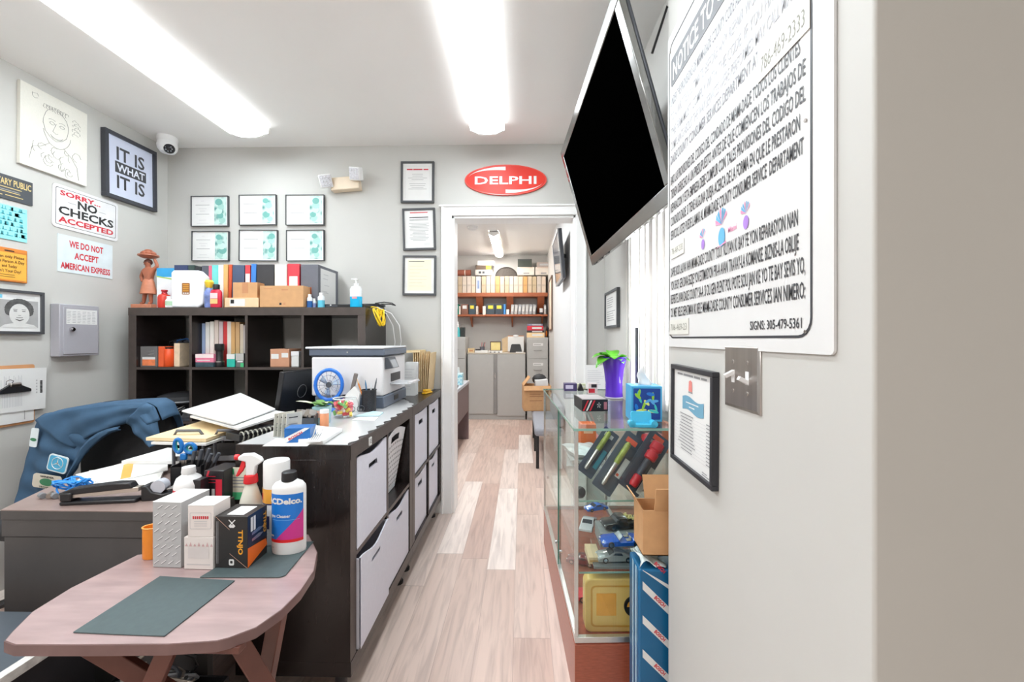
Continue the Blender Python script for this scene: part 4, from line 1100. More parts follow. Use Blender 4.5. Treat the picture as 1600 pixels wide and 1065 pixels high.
# network box and sanitizer
t = thing('set_top_box', 'flat black electronic box under the hand sanitizer on the tall shelf', 'electronics', (S_(545, 478, .1).x, SY0 + .12, ST), R(-3))
MB().box(-.15, -.07, 0, .12, .11, .022, BLACK).build('casing', t, .003)
m = MB().rect(-.13, .006, -.05, .016, -.0706, DARKGREY).rect(-.1, .012, -.09, .02, -.071, WHITE); m.build('front_panel', t)
t = thing('ring_binder_stack', 'thin black folders lying flat behind the hand sanitizer, cable on top', 'folders', (S_(570, 478, .25).x, SY0 + .31, ST))
MB().box(-.10, -.065, 0, .09, .08, .03, mat('charcoal_board', (56, 56, 60), .5)).build('folder', t, .003); MB().box(-.07, -.06, .0305, .1, .075, .042, BLACK).build('folder', t, .003)
m = MB(); m.tube([(.06, -.03, .046), (.12, -.02, .055), (.17, .0, .05), (.19, .01, .035), (.15, .03, .045), (.08, .04, .047)], .004, BLACK, 6); m.build('cable', t)
c = S_(556, 479, .02)
t = thing('hand_sanitizer', 'clear pump bottle of bright blue hand sanitizer at the end of the tall shelf', 'hand sanitizer', (c.x, SY0 + .02 + .005, ST))
t.location.z = ST
SAN = mat('aqua_gel', (20, 176, 224), .12); CLR = mat('clear_bottle_wall', (226, 230, 232), .12, vary=.01)
MB().lathe([(.036, 0), (.038, .005), (.038, .066)], SAN, 24, None, 1, .7).build('gel', t, label='bright blue gel')
MB().lathe([(.0382, .066), (.038, .115), (.03, .13), (.014, .136)], CLR, 24, None, 1, .7).build('bottle_body', t)
MB().lathe([(.015, .134), (.016, .15), (.006, .152), (.006, .17), (.013, .172), (.012, .182), (0, .183)], WPLASTIC, 16).cube((-.012, -.004, .178), (.034, .011, .007), WPLASTIC).build('pump', t)
flat_print(t, 'print', lambda m: m.rect(-.016, .052, .016, .064, -.0272, mat('red_pale', (226, 150, 160), .5)))
# cords hanging over the shelf's end
EX = -0.975
t = thing('network_cable', 'coiled bright yellow network cable hanging over the end of the tall shelf', 'cord', (EX + .045, SY0 + .12, ST))
m = MB(); YC = mat('yellow_cord_jacket', (244, 206, 30), .4)
for k in range(7):
    a = .9 * k; ox = .012 * cos(a * 2); oy = .03 * sin(a)
    m.tube([(.0 + ox + (.02 + .004 * k) * sin(q * 2 * pi / 12) * .6, oy + .025 * cos(q * 2 * pi / 12) * (1 + .2 * sin(k)), -.06 + .055 * cos(q * 2 * pi / 12 + .3 * k)) for q in range(12)], .0045, YC, 6, True)
m.tube([(-.12, .05, .006), (-.06, .04, .012), (-.02, .02, .004), (.005, 0, -.04)], .0045, YC, 6); m.build('coil', t)
t = thing('white_cable', 'pair of thin white cables drooping from the tall shelf to behind the printer', 'cable', (EX, SY0 + .2, ST))
for dx, zz in ((0, 0), (.035, .005)): MB().tube([(-.06, 0, .006), (0, 0, .008 + zz), (.06 + dx, .0, -.03), (.1 + dx * 1.3, .01, -.11), (.11 + dx * 1.2, .03, -.22), (.09 + dx, .05, -.34), (.07, .06, -.44)], .0035, WPLASTIC, 6).build('strand', t)

# ---- in the cells
def cellx(c): return SX0 + .05 + c * (.344 + .016)
def cellz(r): return .05 + r * (.3285 + .016)          # r = 3 is the top row
Z1 = cellz(3) + .0005; Z2 = cellz(2) + .0005
def Q(px, py, dy): return YP(px, py, SY0 + dy)


def cell_box(name, label, cat, x0, y0, x1, z, dy, dep, m, group=None, gap=.001):
    a = Q(x0, y0, dy); e = Q(x1, y0, dy)
    return carton(name, label, cat, (a.x + gap, SY0 + dy, z), (e.x - gap, SY0 + dy + dep, a.z), m)


t, w, d, h = cell_box('display_box', 'grey parts box with an orange product picture in the top cell', 'box', 219, 541, 246, Z1, .03, .12, mat('graphite_card', (112, 110, 110), .45))
flat_print(t, 'print', lambda m: (m.rect(-w * .38, h * .06, w * .38, h * .36, -d / 2 - .0006, mat('orange_print', (236, 132, 84), .5, vary=.15, scale=40)), m.rect(-w * .38, h * .36, w * .38, h * .48, -d / 2 - .0006, WHITE), m.face([(-w * .1, h * .72), (w * .3, h * .84), (w * .3, h * .76)], -d / 2 - .0006, ALU), m.face([(-w * .15, h * .58), (w * .3, h * .68), (w * .3, h * .6)], -d / 2 - .0006, ALU)), 'orange and white print')
t, w, d, h = cell_box('slim_box', 'slim upright orange box beside the grey parts box', 'box', 247, 541, 257, Z1, .03, .1, mat('bright_orange_card', (232, 96, 50), .45))
c = Q(264.5, 575, .05)
bottle('cleaner_can', 'orange can with a black lid between orange box and cream carton', 'can', (c.x, c.y, Z1), [(.025, 0), (.028, .004), (.028, .105), (.02, .115)], mat('orange_can', (236, 84, 32), .35), [(.02, .114), (.02, .125), (0, .126)], BLACK)
t, w, d, h = cell_box('product_carton', 'cream carton with a white flap at the divider of the top cell', 'carton', 271.5, 536, 281, Z1, .05, .1, mat('cream_card', (234, 210, 180), .6, vary=.12, scale=30))
t = thing('headset', 'tangle of black and blue electronics lying over the grey parts box', 'electronics', (cellx(0) + .15, SY0 + .26, Z1 + .001))
MB().box(-.11, -.06, 0, .13, .06, .15, BLACK).build('case', t, .012); MB().box(-.09, -.05, .1505, .12, .055, .167, DARKGREY).build('lid', t, .004)
m = MB()
for k in range(5): m.tube([(-.1 + .05 * k, -.07, .13), (-.08 + .05 * k, -.085, .16 + .008 * (k % 2)), (-.04 + .05 * k, -.05, .18), (.0 + .05 * k, -.075, .16)], .005, (BLACK, mat('cable_blue', (46, 92, 150), .4), DARKGREY)[k % 3], 6)
m.build('cable', t)
t = thing('eyewear_case', 'clear ribbed plastic tray perched atop the black electronics near a divider', 'tray', (cellx(0) + .22, SY0 + .27, Z1 + .172))
m = MB().box(-.06, -.04, 0, .07, .04, .004, MIDGREY)
for k in range(7): m.box(-.06 + .02 * k, -.04, .004, -.054 + .02 * k, .04, .035, mat('smoky_plastic', (176, 178, 184), .25))
m.build('ribbed_tray', t)

mags = [(315.5, (150, 170, 204), 505), (321, (226, 226, 222), 503), (328, (238, 236, 228), 502), (335, (222, 208, 198), 500), (342, (214, 198, 200), 502), (349, (206, 60, 60), 502), (355, (232, 222, 212), 502), (361, (218, 170, 112), 503), (368, (206, 166, 118), 503), (375, (214, 196, 176), 506), (380, (190, 180, 178), 508)]
ml = ['pale blue manual, first of the leaning row in the second cell', 'white manual next to the pale blue one', 'off-white manual near the middle of the leaning row, above the pink box', 'beige manual behind the black flashlight', 'dusty pink manual just behind the flashlight head',
      'manual with a red top edge in the leaning row', 'cream manual beside the red-edged one', 'tan manual in the leaning row, before the darker tan one', 'darker tan manual in the leaning row', 'sand coloured manual above the teal box', 'grey manual at the divider end of the leaning row']
for k, (px, rgb, yt) in enumerate(mags):
    a = Q(px, 575, .085); zt = Q(px, yt, .085).z
    book('manual', ml[k], (a.x, SY0 + .085, Z1 + .0005), (a.x + (.021 if k in (0, 9) else .0262 if k < 10 else .014), SY0 + .29, zt), C(rgb, .6), 0, 'repair manuals in the second cell', 'manual')
t, w, d, h = cell_box('parts_box', 'dark teal flat box under the pink one', 'box', 305, 566, 334, Z1, .008, .07, mat('dark_teal_card', (52, 74, 84), .45, vary=.3, scale=40))
pk = Z1 + h + .0005
t, w, d, h = cell_box('parts_box', 'pink and white box lying on the dark teal one', 'box', 305, 553, 334, pk, .008, .07, mat('pink_card', (232, 130, 158), .5))
flat_print(t, 'print', lambda m: (m.rect(-w / 2, h * .55, w / 2, h, -d / 2 - .0006, mat('pale_pink_print', (246, 226, 226), .5)), m.rect(-w * .4, h * .2, w * .3, h * .3, -d / 2 - .0006, WHITE)))
c = Q(343, 575, .045)
t = thing('flashlight', 'black metal flashlight standing upright in the second cell', 'flashlight', (c.x, c.y, Z1))
FL = mat('black_anodised', (46, 46, 48), .4, .3)
MB().lathe([(.024, 0), (.026, .004), (.026, .03), (.021, .04), (.021, .1)], FL, 20).build('barrel', t); MB().lathe([(.021, .1), (.026, .108), (.026, .145), (.022, .148), (0, .148)], FL, 20).build('head', t); MB().lathe([(.0268, .03), (.0268, .036)], STEEL, 20).build('ring', t)
t, w, d, h = cell_box('parts_box', 'small teal and white box beside the flashlight', 'box', 354, 553, 367, Z1, .008, .07, mat('teal_card', (40, 178, 160), .45))
flat_print(t, 'print', lambda m: m.rect(-w / 2, h * .62, w / 2, h, -d / 2 - .0006, WHITE), 'white upper third')
t, w, d, h = cell_box('parts_box', 'small grey and black box with a green corner at the divider', 'box', 368, 552, 381, Z1, .008, .07, mat('ash_card', (96, 98, 98), .45))
flat_print(t, 'print', lambda m: (m.rect(-w / 2, h * .5, w / 2, h, -d / 2 - .0006, mat('light_grey_card', (186, 184, 180), .5)), m.rect(w * .1, 0, w / 2, h * .3, -d / 2 - .0006, mat('leaf_green_print', (70, 180, 120), .5)), m.rect(-w * .3, h * .36, w * .4, h * .46, -d / 2 - .0006, WHITE)))
t, w, d, h = cell_box('parcel', 'brown cardboard parcel with two white labels in the third cell', 'box', 422, 545, 452, Z1, .05, .15, mat('rosy_cardboard', (204, 150, 120), .7))
flat_print(t, 'label_stickers', lambda m: (m.rect(-w * .45, h * .45, -w * .05, h * .72, -d / 2 - .0006, WHITE), m.rect(w * .1, h * .52, w * .45, h * .78, -d / 2 - .0006, WHITE)))
t, w, d, h = cell_box('white_carton', 'small white carton with a separate lid beside the brown parcel', 'box', 455, 556, 467, Z1, .06, .1, WHITE)
MB().box(-w * .53, -d * .52, h + .0003, w * .53, d * .52, h + .03, mat('gloss_white_plastic', (240, 240, 244), .25)).build('lid', t, .001)
t = thing('crumpled_paper', 'crumpled white paper scrap in the fourth cell behind the printer', 'paper', (Q(550, 545, .1).x, SY0 + .12, Z1 + .001))
m = MB(); m.grid(lambda u, v: ((u - .5) * .07, (v - .5) * .06, .1 + .035 * sin(5 * u + 3 * v) - .05 * v + .02 * cos(9 * u)), 7, 7, WHITE); m.box(-.03, -.03, 0, .03, .03, .04, WHITE); m.build('sheet', t)
# lower row: cushion over clutter
t = thing('cable_clutter', 'heap of grey adapters and black cables in the shelf cell behind the office chair', 'cables', (cellx(0) + .172, SY0 + .15, Z2 + .001))
m = MB()
for k in range(6): m.cube((-.12 + .045 * k, -.06 + .03 * (k % 3), .02 + .012 * (k % 2)), (.05, .06, .03), (MIDGREY, BLACK, DARKGREY, WPLASTIC)[k % 4], (0, .3 * (k % 2), .5 * k))
m.build('adapters', t)
m = MB()
for k in range(9): m.tube([(-.125 + .027 * k + .025 * sin(k + q), -.1 + .05 * sin(k * 2 + q * 1.3), .03 + .05 * abs(sin(q * .9 + k))) for q in range(7)], .004, (BLACK, DARKGREY, WPLASTIC, BLACK)[k % 4], 6)
m.build('cable', t)
MB().box(-.16, -.13, 0, .16, .12, .006, DARKGREY).build('tray', t); m = MB().box(-.15, .0, .006, .15, .15, .09, BLACK); m.build('adapter_block', t, .004)
c = Q(263, 640, .1)
t = thing('seat_cushion', 'round black seat cushion resting on the clutter in the lower shelf cell', 'cushion', (cellx(0) + .176, SY0 + .165, Z2 + .1))
MB().lathe([(0, 0), (.13, 0), (.15, .012), (.152, .02), (.14, .045), (.09, .062), (0, .068)], mat('black_mesh_fabric', (44, 44, 47), .7, vary=.1, scale=80), 32).build('pad', t); MB().lathe([(.152, .008), (.156, .014), (.153, .02)], MIDGREY, 32).build('piping', t)
# ------------------------------------------------------------------ on the low shelf units
CZ = CTOP + .003
K_ = lambda px, py: ZP(px, py, CZ)
nr = K_(601, 638); fr = K_(638, 612); nl = YP(487, 600, nr.y)
PW = nr.x - nl.x; PD = .41
t = thing('printer', 'white laser printer with a dark grey base and scanner lid on the low shelf', 'printer', (nr.x - .004, nr.y, CTOP + .003), 0)
PWH = mat('printer_white', (228, 226, 228), .4, vary=.01); PBL = mat('printer_slate', (96, 106, 122), .4, vary=.03)
MB().box(-PW + .02, 0, 0, 0, PD, .062, PBL).build('base_tray', t, .006)
m = MB().box(-PW, .004, .063, -.006, PD - .004, .265, PWH); m.build('body', t, .008)
m = MB().box(-PW - .012, .002, .272, .002, PD, .306, PBL).box(-PW - .005, .012, .264, -.008, PD - .01, .273, DARKGREY); m.build('scanner_unit', t, .005)
MB().box(-PW - .03, -.004, .307, .0, PD + .004, .318, mat('lid_grey_white', (216, 218, 222), .35)).build('scanner_lid', t, .005)
m = MB().box(-.0062, .13, .125, -.004, .3, .17, BLACK); m.build('output_slot', t)
MB().box(-.006, .11, .112, .11, .31, .118, mat('tray_grey_white', (206, 208, 212), .4)).box(.085, .13, .118, .11, .29, .124, PWH).build('output_tray', t, .002)
m = MB().prism([(-.004, .20), (.035, .205), (.012, .262), (-.004, .262)], .03, .15, DARKGREY, Matrix(((1, 0, 0, 0), (0, 0, 1, 0), (0, 1, 0, 0), (0, 0, 0, 1)))); m.build('control_panel', t, .002)
MB().add([(.0352, .045, .208), (.0352, .135, .208), (.0146, .135, .255), (.0146, .045, .255)], [(0, 1, 2, 3)], mat('panel_screen', (160, 166, 172), .2)).build('display', t)
MB().box(-.001, .17, .02, .003, .24, .045, BLACK).build('tray_grip', t); MB().cyl((-PW * .5, -.0005, .29), (-PW * .5, .001, .29), .004, ALU, 10).build('emblem', t)

# files, papers, yellow thing beyond the printer
a = K_(683, 606)
t = thing('file_holder', 'bundle of cream manila folders standing upright beside the doorway', 'folders', (-.70, 2.87, CTOP + .0006), 0)
rg = random.Random(5)
for k in range(9):
    x = -.02 + .0105 * k; hh = .26 + .015 * rg.random()
    MB().box(x, -.12, .002, x + .003, .065, hh, C((236 - k % 3 * 8, 214 - k % 3 * 10, 172 - k % 3 * 10), .7), TR(rot=(0, R(-3 + k * .9), 0))).build('folder', t)
MB().box(-.10, -.115, .27, .02, .06, .284, MANILA, TR(rot=(0, R(-2), 0))).build('top_folder', t); MB().box(-.022, -.122, 0, .08, .068, .0018, DARKGREY).build('tray', t)
MB().prism([(-.1, 0), (.05, 0), (.05, .12), (.0, .18), (-.1, .19)], -.026, -.0235, mat('taupe_plastic', (160, 140, 130), .4), Matrix(((0, 0, 1, 0), (1, 0, 0, 0), (0, 1, 0, 0), (0, 0, 0, 1)))).build('side_plate', t)
a = K_(648, 608)
t = thing('paper_stack', 'upright bundle of white printed papers between the printer and the manila folders', 'papers', (-.735, 2.60, CTOP + .0006), 0)
m = MB()
for k in range(7): m.box(-.02, -.0, .0, .055 + .003 * (k % 2), .002, .2 + .006 * (k % 3), WHITE, TR((0, .012 * k, 0), (R(-4), 0, R(-8 + 2 * k))))
m.build('sheets', t)
m = MB(); lines(m, -.015, .05, [.04 + .018 * k for k in range(8)], -.004, PALEINK, .003, rg); o = m.build('print', t); o.rotation_euler = (R(-4), 0, R(-8))
c = K_(664, 607)
t = thing('yellow_stapler', 'small bright yellow desk tool lying in front of the manila folders', 'desk tool', (-.625, 2.70, CTOP + .001), R(75))
MB().box(-.05, -.014, 0, .05, .014, .012, mat('tool_yellow', (246, 190, 30), .4)).build('base', t, .004); MB().box(-.045, -.011, .0125, .035, .011, .028, MATS['tool_yellow'], TR(rot=(0, R(4), 0))).build('arm', t, .004)

# monitor seen from behind
tl_, tr_, brc = YP(438, 580, 2.12), YP(491, 575, 1.98), YP(490, 655, 1.98)
t = thing('monitor', 'black computer monitor seen from behind at the far side of the printer', 'monitor', (-1.205, 2.22, DZ), R(-99))
MB().box(-.225, -.012, .12, .225, .014, .382, BLACK, TR(rot=(R(-9), 0, 0))).build('casing', t, .004)
m = MB().box(-.219, .0145, .126, .219, .0152, .376, mat('monitor_back', (34, 38, 44), .3), TR(rot=(R(-9), 0, 0))); m.build('back_panel', t)
MB().box(-.22, -.0132, .125, .22, -.0122, .377, mat('monitor_screen', (16, 16, 20), .15), TR(rot=(R(-9), 0, 0))).build('screen', t)
m = MB(); X = TR((0, 0, 0), (R(-9), 0, 0)); cx, cz, y_ = .075, .27, .016
q = [(cx + .034 * cos(2 * pi * k / 40), y_, cz + .034 * sin(2 * pi * k / 40)) for k in range(40)]; m.tube([X @ Vector(p) for p in q], .0016, MIDGREY, 6, True)
MB().text('hp', 0, 0, MIDGREY, .038, .026, 0, 0, 'c', TR(rot=(0, 0, 0))).V
m.text('hp', cx, cz - .011, MIDGREY, .034, .024, 0, .0, 'c', X @ Matrix.Translation((0, .0165, 0)) @ Matrix.Diagonal((-1, 1, 1, 1))); m.build('emblem', t, label='grey round emblem')
MB().lathe([(.1, 0), (.1, .008), (.03, .016)], BLACK, 28).cyl((0, .02, .014), (0, .03, .16), .02, BLACK, 14).build('stand', t)

# fan, candy jar, plant, cups
c = K_(514, 632)
t = thing('desk_fan', 'small desk fan with a bright blue ring on the low shelf before the printer', 'fan', (YP(514, 600, 2.03).x, 2.03, CTOP + .003), R(18))
BLU = mat('fan_blue', (44, 116, 214), .3); s_ = 2.05 / 640
rz0 = .13; m = MB().tube([(.062 * cos(2 * pi * k / 32), 0, rz0 + .075 * sin(2 * pi * k / 32)) for k in range(32)], .009, BLU, 8, True); m.build('ring', t, label='bright blue ring')
m = MB()
for k in range(14):
    a = 2 * pi * k / 14; m.tube([(.01 * cos(a), -.012, rz0 + .01 * sin(a)), (.035 * cos(a), -.014, rz0 + .04 * sin(a)), (.06 * cos(a), -.002, rz0 + .073 * sin(a))], .0012, CHROME, 4)
for r_ in (.02, .042): m.tube([(r_ * cos(2 * pi * k / 24), -.014, rz0 + r_ * 1.15 * sin(2 * pi * k / 24)) for k in range(24)], .0012, CHROME, 4, True)
m.build('cage', t)
m = MB()
for k in range(3):
    a = 2 * pi * k / 3 + .3; m.grid(lambda u, v: ((.008 + .04 * u) * cos(a + .7 * (v - .5) * (1 - .2 * u)), .004 + .012 * (v - .5), rz0 + (.008 + .045 * u) * sin(a + .7 * (v - .5))), 5, 4, mat('fan_blade', (186, 206, 226), .3))
m.build('blades', t, solid=.001); MB().cyl((0, -.014, rz0), (0, .03, rz0), .014, DARKGREY, 14).build('motor', t)
MB().cyl((0, .01, .012), (0, .01, .06), .009, BLU, 12).lathe([(.045, 0), (.045, .006), (.02, .014)], BLU, 24).build('stand', t)
c = K_(543, 628)
t = thing('brush_cup', 'black cup holding a grey-handled brush before the printer', 'cup', (YP(543, 620, 2.06).x, 2.06, CTOP + .003))
MB().lathe([(.024, 0), (.027, .075), (.025, .075), (.022, .004), (0, .004)], BLACK, 20).build('cup_body', t)
t2 = thing('brush', 'grey-handled brush standing tilted in the black cup before the printer', 'brush', (YP(543, 620, 2.06).x, 2.06, CTOP + .008), 0, rot=(0, R(14), 0))
MB().box(-.007, -.004, .0, .007, .004, .09, STEEL).build('ferrule', t2, .002); MB().box(-.010, -.006, .09, .010, .006, .185, mat('warm_grey_handle', (120, 112, 108), .5)).build('handle', t2, .004)
c = K_(548, 634)
t = thing('paper_packet', 'white paper packet propped between the candy jar and the mesh pen cup', 'packet', (YP(550, 620, 2.02).x, 2.02, CTOP + .003), R(-14))
m = MB().prism([(-.035, 0), (.038, 0), (.05, .09), (.02, .125), (-.03, .08)], -.012, .002, WHITE, XZ); m.build('packet_body', t, .002, label=None)
MB().prism([(-.032, .0), (-.002, .0), (-.004, .05), (-.034, .06)], -.024, -.014, WPLASTIC, XZ).build('flap', t)

c = K_(531, 655)
t = thing('candy_jar', 'low clear glass bowl of pink and red wrapped sweets on the low shelf', 'candy jar', (c.x, c.y + .05, CTOP + .003))
GL = glass('bowl_glass', (.95, .96, .96), .05)
MB().lathe([(.045, 0), (.058, .012), (.062, .05), (.055, .078), (.05, .088)], GL, 28).lathe([(.0445, .001), (.046, .001), (.047, .004), (.0, .004)], GL, 28).build('bowl', t); MB().tube([(.05 * cos(2 * pi * k / 28), .05 * sin(2 * pi * k / 28), .088) for k in range(28)], .0025, mat('glass_rim', (206, 212, 212), .1), 6, True).build('rim', t)
rg = random.Random(8)
m = MB(); cc = [(232, 90, 110), (240, 130, 150), (222, 60, 70), (236, 206, 90), (240, 236, 230), (126, 190, 110), (236, 150, 160)]
for k in range(46):
    r_ = .043 * math.sqrt(rg.random()); a = rg.random() * 6.28; z = .012 + .062 * rg.random()
    X = TR((r_ * cos(a), r_ * sin(a), z), (rg.random() * 3, rg.random() * 3, rg.random() * 3)); m.box(-.011, -.006, -.006, .011, .006, .006, C(cc[k % 7], .35), X)
o = m.build('sweets', t, .002); o['kind'] = 'stuff'
c = K_(497, 664)
t = thing('potted_plant', 'small leafy plant in a pale blue square pot on the low shelf', 'potted plant', (c.x, c.y + .035, CTOP + .003), R(10))
PB = mat('pale_blue_ceramic', (168, 214, 222), .4)
m = MB(); m.add([(-.026, -.026, 0), (.026, -.026, 0), (.026, .026, 0), (-.026, .026, 0), (-.032, -.032, .075), (.032, -.032, .075), (.032, .032, .075), (-.032, .032, .075)], [(3, 2, 1, 0), (0, 1, 5, 4), (1, 2, 6, 5), (2, 3, 7, 6), (3, 0, 4, 7), (4, 5, 6, 7)], PB); m.build('pot', t, .002)
MB().rect(-.012, .03, .02, .06, -.0315, mat('peach_print', (240, 196, 176), .5)).build('print', t)
LG = mat('bright_leaf', (104, 150, 76), .4, vary=.25, scale=30); LP = mat('pale_leaf', (214, 218, 190), .4, vary=.1, scale=20)


def leaf(m, base, direc, L, Wd_, mt, droop=.3, fold=.25, n=7):
    """pointed leaf arching away from base along direc"""
    d = Vector(direc).normalized(); sd = d.cross(Vector((0, 0, 1)))
    sd = sd.normalized() if sd.length > .01 else Vector((1, 0, 0)); up = sd.cross(d)
    def f(u, v):
        wv = Wd_ * sin(pi * min(.999, .06 + .94 * u)) ** .75 * (v - .5)
        return Vector(base) + d * (L * u) + Vector((0, 0, -droop * L * u * u)) + sd * wv + up * (abs(v - .5) * 2) ** 2 * fold * abs(wv)
    m.grid(f, n, 4, mt)


m = MB(); rg = random.Random(4)
for k in range(9):
    a = k * .72; leaf(m, (0, 0, .07), (cos(a), sin(a), .75 + .3 * rg.random()), .06 + .02 * rg.random(), .035, LG, .4)
m.build('foliage', t, solid=.0006)
m = MB(); leaf(m, (-.02, 0, .08), (-1, -.2, .35), .085, .032, LP, .1); leaf(m, (.01, -.01, .08), (.3, -.5, .6), .06, .03, LP, .5); m.build('pale_leaf', t, solid=.0006, label='pale variegated leaf')
c = K_(478, 670)
t = thing('desk_organizer', 'dark grey desk organizer full of clips beside the potted plant', 'organizer', (c.x - .024, c.y + .045, CTOP + .003), R(12))
m = MB().box(-.04, -.03, 0, .04, .03, .003, DARKGREY)
for x in (-.04, -.014, .012, .038): m.box(x, -.03, .003, x + .002, .03, .05, DARKGREY)
m.box(-.04, -.03, .003, .04, -.028, .04, DARKGREY).box(-.04, .028, .003, .04, .03, .05, DARKGREY); m.build('tray', t)
m = MB()
for k in range(12): m.cube((-.03 + .0055 * k, .018 * sin(k * 2.1), .045 + .006 * (k % 3)), (.004, .026, .03), (BLACK, MIDGREY, STEEL)[k % 3], (.3 * sin(k), .2, k))
m.build('clips', t)
c = K_(465, 668)
t = thing('pill_bottle', 'small amber pill bottle beside the potted plant', 'bottle', (K_(505, 668).x, K_(505, 668).y + .01, CTOP + .003))
MB().lathe([(.016, 0), (.017, .003), (.017, .055), (.013, .06)], mat('amber_plastic', (222, 150, 110), .3), 18).build('bottle_body', t); MB().lathe([(.0175, .058), (.0175, .072), (0, .073)], WPLASTIC, 18).build('cap', t)

c = K_(573, 643)
t = thing('pen_cup', 'black mesh pen cup in front of the printer', 'pen cup', (c.x, c.y + .03, CTOP + .003))
MESH = mat('black_wire_mesh', (52, 52, 56), .4, .4, vary=.3, scale=220)
MB().lathe([(.034, 0), (.036, .105), (.0345, .105), (.0325, .003), (0, .003)], MESH, 24).build('cup_body', t); MB().tube([(.0362 * cos(2 * pi * k / 24), .0362 * sin(2 * pi * k / 24), .105) for k in range(24)], .0022, BLACK, 6, True).build('rim', t)
cup = Vector((c.x, c.y + .03, CTOP + .007))
for k, (dx, dy, tx, ty, L, rgb, nm, lb) in enumerate(((-.012, -.01, -28, 8, .165, (226, 140, 66), 'pencil', 'orange pencil leaning out of the mesh pen cup'), (-.005, .012, -16, -4, .15, (70, 120, 160), 'pen', 'blue pen leaning out of the mesh pen cup'),
                                                     (.01, -.012, 10, 4, .14, (222, 224, 228), 'pen', 'silver pen standing in the mesh pen cup'), (.014, .01, 16, -6, .16, (88, 92, 98), 'pen', 'dark grey pen leaning towards the doorway from the mesh pen cup'))):
    t = thing(nm, lb, nm, cup + Vector((dx * .5, dy * .5, 0)), 0, 'pens in the mesh cup', rot=(R(ty), R(tx * .55), 0))
    MB().lathe([(.0035, 0), (.004, .005), (.004, L * .86)], C(rgb, .35), 10).build('barrel', t); MB().lathe([(.004, L * .86), (.0012, L)], mat('pencil_wood', (226, 196, 156), .5) if nm == 'pencil' else C(rgb, .35), 10).build('tip', t)
def sheet(name, label, cat, pts, z, th, m, group=None, loc=None, prints=None, fn=None):
    q = [fn(*p) if fn else ZP(*p, z) for p in pts]; c = sum(q, Vector()) / len(q)
    o = thing(name, label, cat, (c.x, c.y, z), 0, group)
    MB().prism([(p.x - c.x, p.y - c.y) for p in q], 0, th, m).build('sheet', o)
    if prints:
        u = (q[1] - q[0]) / 2; v = (q[3] - q[0]); mm = MB(); c0 = q[0] - c
        for k in range(prints):
            a = c0 + (q[3] - q[0]) * (.12 + .76 * k / prints) + (q[1] - q[0]) * .12; b_ = a + (q[1] - q[0]) * (.45 + .3 * ((k * 7) % 5) / 5); s_ = (q[3] - q[0]).normalized() * .003
            mm.add([Vector((p.x, p.y, th + .0004)) for p in (a, b_, b_ + s_, a + s_)], [(0, 1, 2, 3)], GREYINK)
        mm.build('print', o)
    return o


sheet('note_pad', 'pale blue note pad in front of the mesh pen cup', 'note pad', [(552, 651), (583, 643), (599, 645), (592, 650)], CZ, .004, mat('pale_blue_paper', (190, 222, 232), .6))
sheet('paper_slip', 'white paper slip beside the pale blue note pad', 'paper', [(549, 656), (560, 651.5), (592, 651.5), (585, 657)], CZ, .0015, WHITE)
t = thing('eyeglasses', 'folded eyeglasses lying beside the candy jar', 'eyeglasses', (K_(555, 645).x, K_(555, 645).y + .01, CTOP + .003), R(30))
for s in (-1, 1): MB().tube([(s * .022 + .017 * cos(2 * pi * k / 18), 0, .018 + .015 * sin(2 * pi * k / 18)) for k in range(18)], .0015, DARKGREY, 6, True).build('rim', t)
MB().tube([(-.039, 0, .02), (-.03, .04, .004), (.03, .042, .004)], .0014, DARKGREY, 6).build('temple', t); MB().tube([(.039, 0, .02), (.035, .03, .006), (-.02, .035, .006)], .0014, DARKGREY, 6).build('temple', t)

# front of the low shelf: papers, blue box, card holder
sheet('paper_sheet', 'large white paper under the small blue box', 'paper', [(410, 697), (440, 680), (500, 682), (480, 697)], CZ, .0012, WHITE)
sheet('paper_stack', 'stack of white papers at the front corner of the low shelf', 'papers', [(466, 692), (488, 668), (535, 674), (505, 694)], CZ + .0014, .012, WHITE, prints=6)
sheet('paper_leaf', 'single creased white sheet lying on the front paper stack', 'paper', [(478, 690), (490, 672), (520, 675), (500, 690)], CZ + .0142, .001, mat('off_white_paper', (228, 228, 224), .6), prints=5)
a = K_(441, 692); e = K_(470, 694)
t = thing('parts_box', 'small blue parts box with white diagonal stripes on the low shelf', 'box', (a.x + .045, a.y + .035, CZ + .0016), R(10))
BB = mat('cobalt_card', (30, 104, 178), .35, vary=.2, scale=20)
MB().box(-.042, -.032, 0, .042, .032, .05, BB).build('box_body', t, .001)
m = MB().face([(-.042, .0), (-.042, .014), (.03, .05), (.042, .05), (.042, .042), (-.02, 0)][:1] + [(-.042, .016), (.024, .05), (.042, .05), (-.036, .0)], -.0326, WHITE)
m.add([(.0426, -.03, .0), (.0426, -.012, 0), (.0426, .032, .036), (.0426, .032, .05)], [(0, 1, 2, 3)], WHITE)
q = m.build('stripe', t, label='white diagonal stripe')
m = MB().text('BOSCH', 0, 0, REDINK, .05, .008, 0, .03, 'c', TR((-.004, -.0332, .020), (0, R(-29), 0))); m.build('lettering', q)
c = K_(436, 684)
t = thing('card_holder', 'clear holder with rows of upright business cards beside the small blue box', 'card holder', (c.x + .012, c.y + .02, CTOP + .003), R(-15))
m = MB()
for k in range(4): m.box(-.02 + .018 * k, -.03, .0, -.018 + .018 * k, .035, .05, CLEAR)
m.box(-.025, -.032, 0, .045, .037, .003, mat('acrylic_base', (206, 210, 210), .1)); m.build('rack', t)
